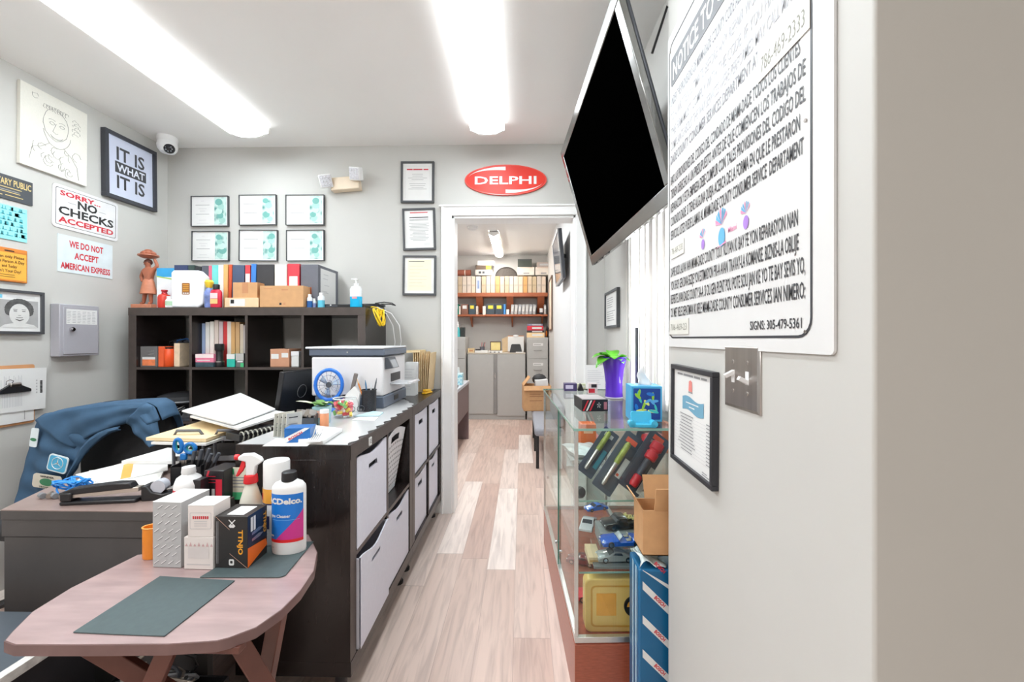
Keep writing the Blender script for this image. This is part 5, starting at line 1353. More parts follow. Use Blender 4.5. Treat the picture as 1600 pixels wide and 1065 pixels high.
for k in range(4):
    mm = MB().box(-.028, -.0015, 0, .028, .0015, .085 + .004 * (k % 2), mat('grey_card', (206, 204, 194), .5, vary=.08, scale=40), TR((-.022 + .018 * k, .002, .004), (R(8), 0, R(70)))); o = mm.build('card', t)
    m2 = MB(); X = TR((-.022 + .018 * k, .002, .004), (R(8), 0, R(70)))
    for z in (.02, .03, .045, .07): m2.add([X @ Vector(p) for p in ((-.02, -.0019, z), (.012, -.0019, z), (.012, -.0019, z + .004), (-.02, -.0019, z + .004))], [(0, 1, 2, 3)], INK if z > .06 else GREYINK)
    m2.build('print', o)

m = MB().box(-.012, -.004, -.015, .012, 0, .015, WHITE); o = thing('price_tag', 'tiny white sticker on the top edge of the low shelf above the nearest bin', 'sticker', (CX + .0005, 1.55, CTOP - .028), R(90))
m.build('sticker', o); lines(mm := MB(), -.008, .008, [-.006, .0, .006], -.0046, INK, .002); mm.build('print', o)
m = thing('info_card', 'cream and green card on the dark shelf end panel behind the spray bottle', 'card', (YP(371, 755, 1.379).x, 1.3815, YP(371, 755, 1.379).z), 0)
MB().box(-.028, -.0016, -.055, .028, 0, .055, mat('cream_print_card', (222, 216, 196), .5)).build('card', m)
q = MB().rect(-.026, .03, -.012, .05, -.002, mat('leaf_green_print', (70, 180, 120), .5)).rect(-.028, -.055, .028, -.03, -.002, mat('leaf_green_print', (70, 180, 120), .5)); lines(q, -.022, .022, [.018, .008, -.002, -.014], -.002, GREYINK, .004); q.build('print', m)

# ------------------------------------------------------------------ document trays and papers by the desk
t = thing('document_tray', 'grey wire document tray stacked with folders on the desk', 'document tray', (-1.255, 1.62, DZ + .001), R(4))
WIRE = mat('grey_wire', (110, 112, 118), .35, .5)
m = MB()
for y in (0.0, .30):
    for x0 in (-.14, .02): m = MB(); m.tube([(x0, y, 0), (x0, y, .15), (x0 + .012, y, .17), (x0 + .1, y, .17), (x0 + .115, y, .15), (x0 + .115, y, 0)], .006, WIRE, 8); m.build('end_loop', t)
for z in (.045, .125):
    m = MB().box(-.15, .01, z, .145, .29, z + .004, MIDGREY).box(-.15, .008, z, .145, .012, z + .02, MIDGREY); m.build('shelf_plate', t, .001)
sheet('manila_folder', 'thick manila folder sticking out of the upper document tray', 'folder', [(228, 688), (345, 652), (398, 662), (322, 690)], DZ + .143, .012, MANILA)
sheet('paper_stack', 'loose papers crumpled below the manila folder in the document tray', 'papers', [(236, 694), (300, 672), (370, 680), (322, 696)], DZ + .1305, .009, mat('off_white_paper', (228, 228, 224), .6))
t = thing('comb_binder', 'thick dark comb-bound catalogue lying under the white papers', 'catalogue', (-1.13, 1.56, .872), R(62))
MB().box(0, -.07, 0, .17, .03, .028, BLACK).build('cover', t, .002)
m = MB()
for k in range(9): m.tube([(.01 + .017 * k, -.066 + .016 * cos(q), .018 + .018 * sin(q)) for q in [2 * pi * j / 12 for j in range(12)]], .003, mat('comb_grey', (150, 150, 140), .4), 6, True)
m.build('comb_spine', t)
sheet('paper_sheet', 'white sheets hanging over the document tray onto the low shelf', 'papers', [(297, 652), (372, 634), (452, 647), (372, 672)], .915, .008, WHITE)
sheet('printed_report', 'printed white report lying on top of the paper pile', 'papers', [(284, 643), (376, 615), (430, 640), (364, 664)], .928, .006, WHITE, prints=12)
m = thing('loose_cord', 'thin white cord looping beside the document tray', 'cord', (-1.50, 1.78, DZ)); MB().tube([(.1, .1, .16), (.05, .05, .12), (.02, 0, .05), (.0, -.02, .006), (-.05, .02, .005)], .003, WPLASTIC, 6).build('cord', m)

# ------------------------------------------------------------------ on the desk
D_ = lambda px, py, z=0.0: ZP(px, py, DZ + z)
sheet('envelope', 'large white envelope with an orange flash across the desk', 'envelope', [(118, 742), (262, 708), (262, 735), (160, 757)], DZ + .0145, .003, WHITE)
q = [D_(*p, .0185) for p in ((188, 748), (193, 726), (209, 722), (204, 745))]; c = sum(q, Vector()) / 4
o = thing('sticky_note', 'orange sticky note lying on the large white envelope', 'note', (c.x, c.y, DZ + .018)); MB().prism([(p.x - c.x, p.y - c.y) for p in q], 0, .001, mat('orange_note', (240, 170, 84), .5)).build('sheet', o)
sheet('paper_stack', 'messy stack of papers beneath the large white envelope', 'papers', [(112, 762), (140, 740), (262, 725), (245, 765)], DZ + .0005, .0135, mat('off_white_paper', (228, 228, 224), .6), prints=0)
sheet('paper_sheet', 'white sheets piled near the document tray under the scissors', 'papers', [(190, 724), (262, 703), (300, 706), (280, 725)], DZ + .019, .012, WHITE)
c = D_(152, 790)
t = thing('stapler', 'black desk stapler at the front edge of the desk', 'stapler', (c.x - .005, c.y + .03, DZ + .0005), R(188))
MB().box(-.105, -.02, 0, .12, .02, .012, BLACK).build('base', t, .004)
X = TR((.105, 0, .016), (0, R(4), 0))
MB().box(-.215, -.013, .004, .012, .013, .018, mat('staple_rail', (196, 186, 176), .3, .6), X).build('magazine', t, .001)
MB().prism([(-.2, .016), (.015, .014), (.02, .024), (-.02, .036), (-.14, .04), (-.19, .036)], -.016, .016, BLACK, X @ XZ).build('arm', t, .004); MB().box(.085, -.021, .0125, .118, .021, .04, BLACK).build('hinge', t, .004)
t = thing('wire_bundle', 'tangle of bright blue wire on the desk beside the jacket', 'wire', (D_(103, 775).x, D_(103, 775).y + .02, DZ))
m = MB(); rg = random.Random(2); BW = mat('blue_wire', (36, 140, 222), .35)
for k in range(8):
    ph = rg.random() * 6; m.tube([(.05 * cos(q * .55 + ph) * (1 - .04 * k), .03 * sin(q * .6 + ph * 2), .006 + .045 * abs(sin(q * .35 + k))) for q in range(14)], .003, BW, 6)
m.build('wire', t)
m = MB()
for k in range(5): m.cyl((-.07 + .022 * k, -.035 + .01 * (k % 2), .01), (-.05 + .022 * k, -.045, .01), .009, (MIDGREY, mat('tarnished_metal', (170, 160, 150), .4, .7))[k % 2], 12)
m.build('connectors', t)
c = D_(233, 787)
t = thing('tape_dispenser', 'black desk tape dispenser with a grey roll beside the white bottle', 'tape dispenser', (c.x, c.y + .05, DZ + .0005), R(10))
MB().prism([(-.05, 0), (.055, 0), (.058, .03), (.04, .026), (.012, .02), (-.02, .028), (-.035, .05), (-.05, .05)], -.024, .024, BLACK, XZ).build('body', t, .003); MB().cyl((-.006, -.014, .042), (-.006, .014, .042), .022, mat('tape_grey', (190, 194, 204), .25), 24).build('tape_roll', t); MB().box(.03, -.02, .03, .06, .02, .033, ALU, TR((0, 0, 0), (0, R(-8), 0))).build('cutter', t)
c = D_(277, 795)
t = thing('degreaser_bottle', 'white round-shouldered bottle with a red label at the desk edge', 'bottle', (c.x, c.y + .045, DZ + .0005), R(4))
t.scale = (.92, .92, .86)
MB().lathe([(.042, 0), (.044, .004), (.044, .075), (.036, .1), (.02, .113), (.019, .118)], WPLASTIC, 28).build('bottle_body', t); MB().lathe([(.021, .116), (.022, .119), (.02, .14), (0, .141)], WPLASTIC, 24).build('cap', t)
RL = mat('red_label', (214, 44, 62), .4); m = MB().lathe([(.0446, .018), (.0446, .062)], RL, 28)
q = m.build('label_band', t, label='red label')
def wrap_text(m, s, r_, z, h_, m_, a0, aw, bold=.03, sy=1.0):
    vs, fs = text_mesh(s, bold); x0 = min(v[0] for v in vs); x1 = max(v[0] for v in vs); kz = h_ / .729
    o = []
    for v in vs:
        a = R(-90 + a0 + ((v[0] - x0) / (x1 - x0) - .5) * aw); o.append((r_ * cos(a), r_ * sin(a) * sy, z + v[1] * kz))
    m.add(o, fs, m_)
m = MB(); wrap_text(m, 'BIZE', .0452, .03, .024, WHITE, -15, 80, .05); m.build('lettering', q)
# scissors, pens, boxes
c = D_(284, 770)
t = thing('desk_caddy', 'black desk caddy bristling with dark pens beside the blue scissors', 'pen holder', (YP(299, 752, 1.45).x, 1.45, DZ + .0005), R(6))
m = MB().box(-.05, -.03, 0, .05, .03, .004, BLACK)
for x in (-.05, -.01, .048): m.box(x, -.03, .004, x + .003, .03, .09, BLACK)
m.box(-.05, -.03, .004, .05, -.027, .085, BLACK).box(-.05, .027, .004, .05, .03, .095, BLACK); m.build('caddy_body', t)
pc = Vector(t.location)
for k in range(5): 
    o = thing('marker_pen', ('short dark marker leaning deepest in the black desk caddy', 'dark marker standing second in the black desk caddy', 'tallest dark marker in the black desk caddy', 'dark marker tilted towards the low shelf in the black desk caddy', 'last dark marker beside the red boxes in the black desk caddy')[k], 'pen', pc + Vector((.0 + .01 * k, -.012 + .006 * (k % 3), .006)), 0, 'dark markers in the desk caddy', rot=(R(-4), R(6 + 5 * k), 0))
    MB().lathe([(.005, 0), (.006, .004), (.006, .1)], BLACK, 10).build('barrel', o); MB().lathe([(.0066, .1), (.006, .13 + .006 * (k % 3)), (0, .132 + .006 * (k % 3))], DARKGREY, 10).build('cap', o)
c = pc
t = thing('scissors', 'scissors with blue and teal handles standing upright in the desk caddy', 'scissors', pc + Vector((-.028, 0, .006)), R(8), rot=None)
m = MB().box(-.008, -.001, 0, .002, .001, .1, STEEL).box(-.002, .0012, 0, .008, .003, .1, STEEL); m.build('blades', t)
SB = mat('scissor_blue', (24, 112, 186), .3); SG = mat('scissor_teal', (40, 150, 150), .35)
def loop_(cx, cz, rx, rz_, tl): return [(cx + rx * cos(q) * cos(tl) - rz_ * sin(q) * sin(tl), 0, cz + rx * cos(q) * sin(tl) + rz_ * sin(q) * cos(tl)) for q in [2 * pi * k / 22 for k in range(22)]]
MB().tube(loop_(-.018, .148, .012, .024, .12), .0065, SB, 8, True).build('handle', t); MB().tube(loop_(.022, .138, .017, .016, -.5), .0065, SB, 8, True).build('handle', t)
MB().cube((0, 0, .108), (.022, .012, .024), SB).build('handle_joint', t, .004); MB().tube(loop_(-.018, .148, .0075, .0185, .12), .0035, SG, 6, True).tube(loop_(.022, .138, .0115, .0105, -.5), .0035, SG, 6, True).build('handle_inner', t, label='teal inner lining')
a = YP(319, 735, 1.34); e = YP(345, 780, 1.34)
KB = mat('black_gloss_card', (36, 34, 38), .3)
t, w, d, h = carton('parts_box', 'black and red parts box standing on the desk against the low shelf', 'box', (a.x, 1.34, DZ + .0005), (e.x + .012, 1.43, a.z), KB, R(-2))
flat_print(t, 'print', lambda m: (m.rect(w * .1, 0, w * .42, h * .72, -d / 2 - .0006, mat('red_stripe', (206, 40, 62), .35)), m.face([(-w / 2, h * .55), (-w * .3, h), (-w * .2, h), (-w * .42, h * .5)], -d / 2 - .0006, MATS['red_stripe']), [m.rect(-w * .3, h * (.6 + .1 * k), w * .1, h * (.62 + .1 * k), -d / 2 - .0007, MATS['red_stripe']) for k in range(3)], m.rect(-w * .1, h * .1, w * .05, h * .4, -d / 2 - .0008, WHITE)), 'red stripes')
a = YP(303, 748, 1.31); e = YP(317, 780, 1.31)
t, w, d, h = carton('parts_box', 'smaller black parts box with a red print beside the black and red one', 'box', (a.x, 1.30, DZ + .0005), (e.x, 1.335, a.z), KB)
flat_print(t, 'lettering', lambda m: [m.rect(w * (-.4 + .17 * k), h * .4, w * (-.28 + .17 * k), h * .62, -d / 2 - .0006, REDINK) for k in range(5)], 'red print')

# ------------------------------------------------------------------ office chair with a jacket over its back
t = thing('office_chair', 'black office chair behind the desk with a blue jacket over its back', 'office chair', (-2.09, 2.10, 0), R(-6))
MF = mat('black_mesh_fabric', (44, 44, 47), .7, vary=.1, scale=80)
def back_outline(sc=1.0): return [((abs(cos(q)) ** .5) * (1 if cos(q) > 0 else -1) * .27 * sc, .68 + (abs(sin(q)) ** .55) * (1 if sin(q) > 0 else -1) * .255 * sc) for q in [2 * pi * k / 40 for k in range(40)]]
X = TR((0, .03, 0), (R(-5), 0, 0)) @ XZ
m = MB().prism(back_outline(), -.035, .03, MF, TR((0, .0, 0), (R(-3), 0, 0)) @ XZ); m.build('backrest', t, .02, seg=3)
MB().box(-.25, -.47, .42, .25, .02, .49, MF).build('seat', t, .03, seg=3); MB().cyl((0, -.22, .12), (0, -.22, .42), .028, BLACK, 16).build('gas_lift', t); MB().box(-.04, -.1, .38, .04, .08, .42, BLACK).box(-.04, .05, .38, .04, .085, .6, BLACK).build('back_bracket', t, .005)
for k in range(5):
    a = 2 * pi * k / 5; m = MB().tube([(.03 * cos(a), -.22 + .03 * sin(a), .12), (.28 * cos(a), -.22 + .28 * sin(a), .075)], [.025, .016], BLACK, 8); q = m.build('base_leg', t)
    MB().cyl((.28 * cos(a) - .015, -.22 + .28 * sin(a), .03), (.28 * cos(a) + .015, -.22 + .28 * sin(a), .03), .03, BLACK, 14).build('caster', q)

NAVY = mat('navy_work_cloth', (60, 92, 122), .8, vary=.14, scale=10, bump=.15); JY = 1.985
JX, JYY = -2.09, JY
t = thing('work_jacket', 'blue work jacket with sewn patches draped over the office chair', 'jacket', (JX, JY, 0))
def J(px, py, dy=0): p = YP(px, py, JY + dy); return Vector((p.x - JX, p.y - JY, p.z))
def poly_at(pl, u):
    L = [0]
    for a, b_ in zip(pl, pl[1:]): L.append(L[-1] + (Vector(b_) - Vector(a)).length)
    s = u * L[-1]
    for i in range(len(pl) - 1):
        if s <= L[i + 1] + 1e-9:
            f = (s - L[i]) / max(1e-9, L[i + 1] - L[i]); return Vector(pl[i]).lerp(Vector(pl[i + 1]), f)
    return Vector(pl[-1])
def drape(outer, inner, nu=44, nv=14, amp=.012, dy=0.0, fr=5.0):
    outer = [J(*p) for p in outer]; inner = [J(*p) for p in inner]
    def f(u, v):
        p = poly_at(outer, u).lerp(poly_at(inner, u), v)
        fold = amp * (sin(fr * 2 * pi * u + 3 * v) * .5 + .5 * sin(11 * v + 7 * u) + .7 * noise.noise((p * 9))) * min(1, v * 3 + .2)
        return p + Vector((0, dy - fold - .012 * sin(pi * v), 0))
    return f
out_l = [(22, 790), (36, 738), (47, 692), (56, 662), (64, 650), (85, 643)]; in_l = [(100, 790), (112, 752), (134, 708), (150, 682), (158, 672), (163, 665)]
m = MB().grid(drape(out_l, in_l, amp=.014), 44, 18, NAVY); m.build('front_panel', t, solid=.004)
out_t = [(60, 655), (75, 645), (130, 635.5), (190, 629.5), (232, 627.5), (245, 634), (254, 655)]; in_t = [(118, 700), (128, 690), (152, 676), (180, 666), (205, 659), (222, 655), (232, 664)]
m = MB().grid(drape(out_t, in_t, amp=.01, dy=-.012, fr=3), 44, 12, NAVY); m.build('shoulder_yoke', t, solid=.004)
out_c = [(112, 752), (134, 700), (150, 683), (163, 674), (178, 668), (197, 664)]; in_c = [(122, 738), (146, 704), (160, 690), (171, 681), (184, 673), (198, 669)]
m = MB().grid(drape(out_c, in_c, amp=.004, dy=-.03, fr=2), 30, 5, NAVY); m.build('collar', t, solid=.005)
out_r = [(232, 628), (243, 633), (250, 655), (256, 690)]; in_r = [(200, 660), (210, 668), (224, 684), (240, 698)]
m = MB().grid(drape(out_r, in_r, amp=.01, dy=-.015, fr=2), 24, 10, NAVY); m.build('front_panel', t, solid=.004)
# back half falling behind the chair
def backf(u, v):
    p = poly_at([J(*q) for q in out_t], u); k = v * pi / 2
    return Vector((p.x, p.y + .06 + .09 * sin(k) if v < 1 else p.y + .15, p.z - .0 - .35 * max(0, v - .35) + .012 * sin(pi * min(1, v * 2.5)) - .004)) + Vector((0, -.06 * (1 - min(1, v * 4)), 0))
m = MB().grid(backf, 40, 10, NAVY); m.build('back_panel', t, solid=.004)
def patch(px, w_, h_, rot, m_, dy, name, lab, r_=.015):
    p = J(*px, -dy); q = thing if False else None
    return MB().prism(rrect(-w_ / 2, -h_ / 2, w_ / 2, h_ / 2, r_), -.003, 0, m_, TR(p, (0, R(rot), 0)) @ XZ).build(name, t, label=lab), TR(p + Vector((0, -.0036, 0)), (0, R(rot), 0))
PS = JY / FPX
o, X = patch((91, 724), 32 * PS, 27 * PS, 14, mat('patch_white', (226, 236, 240), .6), .045, 'round_emblem_patch', 'blue and white patch with a three-pointed star')
m = MB().prism(rrect(-14 * PS, -11.5 * PS, 14 * PS, 11.5 * PS, .012), -.0006, 0, mat('patch_blue', (84, 176, 216), .6), X @ XZ)
R0 = 9 * PS; m.tube([X @ Vector((R0 * cos(q), -.001, .003 + R0 * sin(q))) for q in [2 * pi * k / 28 for k in range(28)]], .0016, WHITE, 5, True)
for k in range(3):
    a = R(90 + 120 * k); n_ = R(180)
    m.add([X @ Vector(p) for p in ((R0 * cos(a), -.0015, .003 + R0 * sin(a)), (.004 * cos(a + 2.1), -.0015, .003 + .004 * sin(a + 2.1)), (.004 * cos(a - 2.1), -.0015, .003 + .004 * sin(a - 2.1)))], [(0, 1, 2)], WHITE)
m.build('emblem', o)
o, X = patch((74, 752), 46 * PS, 22 * PS, 8, mat('patch_cream', (214, 206, 190), .6), .04, 'name_patch', 'cream patch with a green oval')
m = MB(); m.add([X @ Vector((.035 * cos(q), -.0006, .018 * sin(q) - .002)) for q in [2 * pi * k / 28 for k in range(28)]], [tuple(range(28))], mat('patch_green', (64, 130, 92), .6))
m.text('WINDER', 0, .019, INK, .07, .009, -.0008, .02, 'c', X); m.text('TECHNIC', 0, -.031, INK, .07, .008, -.0008, .02, 'c', X); m.build('emblem', o)
o, X = patch((54, 683), 12 * PS, 30 * PS, 8, mat('patch_white', (226, 236, 240), .6), .03, 'sleeve_patch', 'white and green sleeve patch', .008)
m = MB(); m.add([X @ Vector((.016 * cos(q), -.0006, .008 * sin(q) - .01)) for q in [2 * pi * k / 20 for k in range(20)]], [tuple(range(20))], mat('patch_green', (64, 130, 92), .6)); m.build('emblem', o)

# ------------------------------------------------------------------ folding table in front
TZ = .622
T_ = lambda px, py, z=0.0: ZP(px, py, TZ + z)
TC = Vector((-.83, 1.03, 0))
t = thing('folding_table', 'reddish brown wooden folding table with a pointed oval top', 'folding table', TC)
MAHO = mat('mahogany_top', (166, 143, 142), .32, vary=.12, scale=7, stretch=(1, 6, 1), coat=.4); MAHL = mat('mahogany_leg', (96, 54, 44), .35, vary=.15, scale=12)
op = [(6, 1001), (18, 987), (50, 955), (110, 918), (215, 866)]
pts = [T_(*p) for p in op] + [Vector((-1.03, 1.236, 0)), Vector((-.96, 1.262, 0)), Vector((-.93, 1.31, 0)), Vector((-.87, 1.345, 0)), Vector((-.78, 1.355, 0)), Vector((-.70, 1.33, 0))]
pts += [T_(*p) for p in ((488, 845), (496, 862), (491, 890), (470, 922), (440, 952), (400, 980), (358, 996), (338, 1001), (260, 1006), (140, 1007), (22, 1007))]
MB().prism([(p.x - TC.x, p.y - TC.y) for p in pts], TZ - .024, TZ - .0012, mat('dark_table_edge', (112, 86, 84), .4, vary=.15)).prism([((p.x - TC.x) * .994, (p.y - TC.y) * .99) for p in pts], TZ - .0011, TZ, MAHO).build('table_top', t)  # edge is darker than the table top
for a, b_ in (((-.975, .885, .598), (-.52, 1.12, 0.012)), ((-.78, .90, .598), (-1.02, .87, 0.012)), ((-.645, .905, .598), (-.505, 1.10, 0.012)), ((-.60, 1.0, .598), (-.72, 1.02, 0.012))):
    a = Vector(a) - TC; b_ = Vector(b_) - TC; a.z += 0; d = b_ - a
    m = MB(); X = Matrix.Translation(a) @ d.to_track_quat('Z', 'Y').to_matrix().to_4x4(); m.box(-.011, -.019, 0, .011, .019, d.length, MAHL, X); m.build('leg', t, .002)
MB().box(-.16, -.16, TZ - .04, .22, -.135, TZ - .0245, MAHL).box(-.16, .1, TZ - .04, .22, .125, TZ - .0245, MAHL).build('under_rail', t, .002)
SLATE = mat('slate_green_mat', (74, 88, 90), .6, vary=.06, scale=60, bump=.05)
def mat_sheet(lb, pts, z):
    q = [T_(*p) if not isinstance(p, Vector) else p for p in pts]; c = sum(q, Vector()) / len(q)
    o = thing('placemat', lb, 'placemat', (c.x, c.y, TZ + z), 0, 'slate green placemats on the folding table'); MB().prism([(p.x - c.x, p.y - c.y) for p in q], 0, .003, SLATE).build('mat', o, .001)
mat_sheet('slate green placemat lying empty at the front of the folding table', [(114, 989), (250, 901), (367, 908), (257, 995), (180, 992)], .0004)
mat_sheet('slate green placemat under the black box and the blue cleaner bottle', [(312, 903), (436, 903), (446, 900), (490, 847), T_(400, 850)], .0008)
# things standing on it
a = T_(236, 888); w = 48 * a.y / FPX; h = 104 * a.y / FPX
DIA = mat('silver_grey_card', (176, 177, 178), .35, vary=.03)
t = thing('patterned_box', 'tall silver grey box with a diamond plate print on the folding table', 'box', (a.x + w / 2, a.y + .045, TZ + .001), R(-2))
MB().box(-w / 2, -.04, 0, w / 2, .06, h, DIA).build('box_body', t, .001); m = MB(); DK = mat('diamond_dark', (128, 128, 132), .4); DL = mat('diamond_pale', (232, 232, 232), .3)  # dark and pale print tones of the diamond pattern
def dash(m, f, i, j, u, v):
    for (o_, mm_) in ((0, DK), (.0022, DL)):
        p = [(u - .008, v - .005 + o_), (u - .006, v - .006 + o_), (u + .008, v + .004 + o_), (u + .006, v + .005 + o_)]
        m.add([f(*q, .0004 + o_ * .1) for q in p], [(0, 1, 2, 3)], mm_)
for i in range(4):
    for j in range(8):
        u, v = -w / 2 + .012 + .021 * i + (.0105 if j % 2 else 0), .014 + .022 * j
        if u < w / 2 - .009: dash(m, lambda x, z, e: (x, -.04 - e, z), i, j, u, v); dash(m, lambda x, z, e: (-w / 2 - e, -x - .0 + .01, z), i, j, u, v)
m.build('diamond_print', t)
MB().box(-w / 2 - .0005, -.0405, h, w / 2 + .0005, .0605, h + .002, DL).build('lid', t, .001)
a = T_(286, 890); w = 48 * a.y / FPX; h1 = 51 * a.y / FPX
OFFW = mat('off_white_card', (226, 218, 214), .45, vary=.02)
t = thing('filter_box', 'lower small white printed box beside the silver patterned box', 'box', (a.x + w / 2 + .001, a.y + .036, TZ + .001), R(-1)); MB().box(-w / 2, -.034, 0, w / 2, .034, h1, OFFW).build('box_body', t, .001)
m = MB(); PK = mat('dusty_pink_ink', (206, 168, 168), .5); LG_ = mat('ash_print', (200, 196, 196), .5)
lines(m, -w * .4, w * .4, [.012], -.0346, LG_, .003); m.rect(-w * .36, .03, w * .36, .062, -.0344, mat('panel_print', (216, 208, 206), .5))
for k in range(7): m.face([(-w * .46 + .012 * k, .064), (-w * .46 + .012 * k + .004, .072 + .004 * (k % 2)), (-w * .46 + .012 * k + .008, .064)], -.0346, PK)
m.build('print', t); zz = TZ + .001 + h1
w2 = 41 * a.y / FPX
t = thing('filter_box', 'upper small white box with a red printed panel stacked beside the silver box', 'box', (a.x + w / 2 + .005, a.y + .037, zz + .0006), R(1)); MB().box(-w2 / 2, -.034, 0, w2 / 2, .034, h1 * .98, OFFW).build('box_body', t, .001)
m = MB(); ring(m, rrect(-w2 * .42, .022, w2 * .42, .068, .003), rrect(-w2 * .4, .0235, w2 * .4, .0665, .003), -.0346, LG_); [m.rect(w2 * (-.31 + .08 * k), .05, w2 * (-.255 + .08 * k), .058, -.0346, REDINK) for k in range(8)]; lines(m, -w2 * .25, w2 * .25, [.03, .036, .042], -.0346, LG_, .002); m.build('print', t)
MB().box(-w2 * .5, -.0345, h1 * .98, w2 * .5, .0345, h1 * .98 + .0012, WHITE).build('lid', t, .0005)
a = T_(336, 887, .004); e = T_(388, 887, .004); w = e.x - a.x; h = 82 * a.y / FPX; d = .085
t = thing('brake_pad_box', 'black box with orange lettering and an orange corner on the placemat', 'box', (a.x + w / 2, a.y + d / 2 + .001, TZ + .0042), R(-1))
BK = mat('matt_black_card', (44, 42, 42), .4, vary=.06); OR = mat('orange_foil', (238, 164, 50), .35); OR2 = mat('vivid_orange', (240, 110, 30), .4)
MB().box(-w / 2, -d / 2, 0, w / 2, d / 2, h, BK).build('box_body', t, .001)
y = -d / 2 - .0006; m = MB(); BEI = mat('rose_gold_line', (196, 160, 140), .4)
def seg(m, x0, z0, x1, z1, t_=.0012, mm=BEI): d_ = Vector((x1 - x0, 0, z1 - z0)).normalized(); n_ = Vector((-d_.z, 0, d_.x)) * t_ / 2; m.add([(x0 + n_.x, y, z0 + n_.z), (x0 - n_.x, y, z0 - n_.z), (x1 - n_.x, y, z1 - n_.z), (x1 + n_.x, y, z1 + n_.z)], [(0, 1, 2, 3)], mm)
seg(m, -w / 2, h, -.005, h * .74); seg(m, -.005, h * .28, w / 2, 0); seg(m, w / 2, h, -.005, h * .74, .0008, INK); seg(m, -.005, h * .28, -w / 2, 0, .0008, INK)
for k in range(2): m.rect(-w * .46 + .004 * k, h * .08, -w * .445 + .004 * k, h * .9, y, GREYINK)
cx, cz = .002, h * .87
for s in (-1, 1): m.face([(cx + s * .008, cz - .01), (cx + s * .01, cz - .008), (cx - s * .008, cz + .01), (cx - s * .01, cz + .008)], y - .0001 * (2 + s), WHITE)
m.face([(cx + .003 + .005 * cos(q), cz - .009 + .004 * sin(q)) for q in [2 * pi * k / 12 for k in range(12)]], y - .0004, WHITE); m.face([(cx - .003 + .005 * cos(q), cz - .009 + .004 * sin(q)) for q in [2 * pi * k / 12 for k in range(12)]], y - .0005, WHITE)
m.prism(rrect(-.007, h * .05, .008, h * .17, .004), y, y + .0001, WHITE, XZ); m.prism(rrect(-.003, h * .09, .004, h * .14, .002), y - .0004, y - .0003, BK, XZ); m.build('printed_lines', t)
m = MB().text('TTNJO', 0, 0, OR, h * .48, .013, 0, .04, 'c', TR((w * .22, y, h * .5), (0, R(90), 0)))
X = Matrix(((0, -1, 0, w / 2 + .0006), (1, 0, 0, 0), (0, 0, 1, 0), (0, 0, 0, 1)))
m.text('TTNJO', 0, 0, OR, h * .42, .012, 0, .04, 'c', X @ TR((d * .30, 0, h * .68), (0, R(90), 0))); m.build('lettering', t, label='orange lettering')
m = MB(); xs = w / 2 + .0006
m.add([(xs, -d / 2, 0), (xs, d / 2, h * .18), (xs, d / 2 - .006, h * .32), (xs, -d / 2, h * .38)], [(0, 1, 2, 3)], OR2); m.add([(xs - .0003, -d / 2, h * .38), (xs - .0003, d / 2, h * .38), (xs - .0003, d * .2, h), (xs - .0003, -d / 2, h)], [(0, 1, 2, 3)], mat('deep_navy_print', (30, 44, 66), .4))
for z in (.46, .58): m.add([(xs + .0003, -d * .3, h * z), (xs + .0003, d * .1, h * z), (xs + .0003, d * .3, h * (z + .04)), (xs + .0003, d * .05, h * (z + .08)), (xs + .0003, -d * .3, h * (z + .05))], [(0, 1, 2, 3, 4)], ALU)
for z in (-.36, -.22): m.add([(xs + .0003, d * z, h * .66), (xs + .0003, d * (z + .1), h * .66), (xs + .0003, d * (z + .1), h * .94), (xs + .0003, d * z, h * .94)], [(0, 1, 2, 3)], WHITE)
m.build('side_print', t, label='orange and navy printed side'); MB().box(-w * .22, -d * .38, h, w * .3, d * .3, h + .0008, WHITE).build('top_label', t)

c = T_(452, 862, .004)
cy = 1.222
c = YP(452, 870, cy)
t = thing('cleaner_bottle', 'white flat oval bottle with a blue and magenta label and black cap', 'bottle', (c.x, cy, TZ + .0042), R(6))
r_ = 25.5 * cy / FPX; HB = .192
MB().lathe([(r_ * .97, 0), (r_, .006), (r_, HB - .004), (r_ * .97, HB + .004), (r_ * .8, HB + .014), (r_ * .42, HB + .022)], WPLASTIC, 40, None, 1, .62).build('bottle_body', t)
MB().lathe([(.021, HB + .019), (.0215, HB + .023), (.0205, HB + .044), (.018, HB + .046), (0, HB + .046)], BLACK, 28).build('cap', t, label='black ribbed cap')
def wall_patch(m, r0, a0, a1, zf, mm, n=24, sy=.62):
    vs = []; 
    for k in range(n + 1):
        a = R(a0 + (a1 - a0) * k / n); z0, z1 = zf(k / n); vs += [(r0 * cos(a), r0 * sin(a) * sy, z0), (r0 * cos(a), r0 * sin(a) * sy, z1)]
    m.add(vs, [(2 * k, 2 * k + 2, 2 * k + 3, 2 * k + 1) for k in range(n)], mm)
m = MB(); LB = mat('label_blue', (22, 116, 206), .35, vary=.03); LM = mat('label_magenta', (204, 50, 140), .35, vary=.06); LR = mat('label_red', (222, 38, 42), .35)
wall_patch(m, r_ + .0005, -172, -22, lambda u: (.04, HB - .014), LB); wall_patch(m, r_ + .0008, -172, -22, lambda u: (.036, .045), LR)
wall_patch(m, r_ + .0010, -120, -22, lambda u: (.045, .046 + .085 * u), LM)
q = m.build('label', t, label='blue label with magenta wedge and red line'); m = MB()
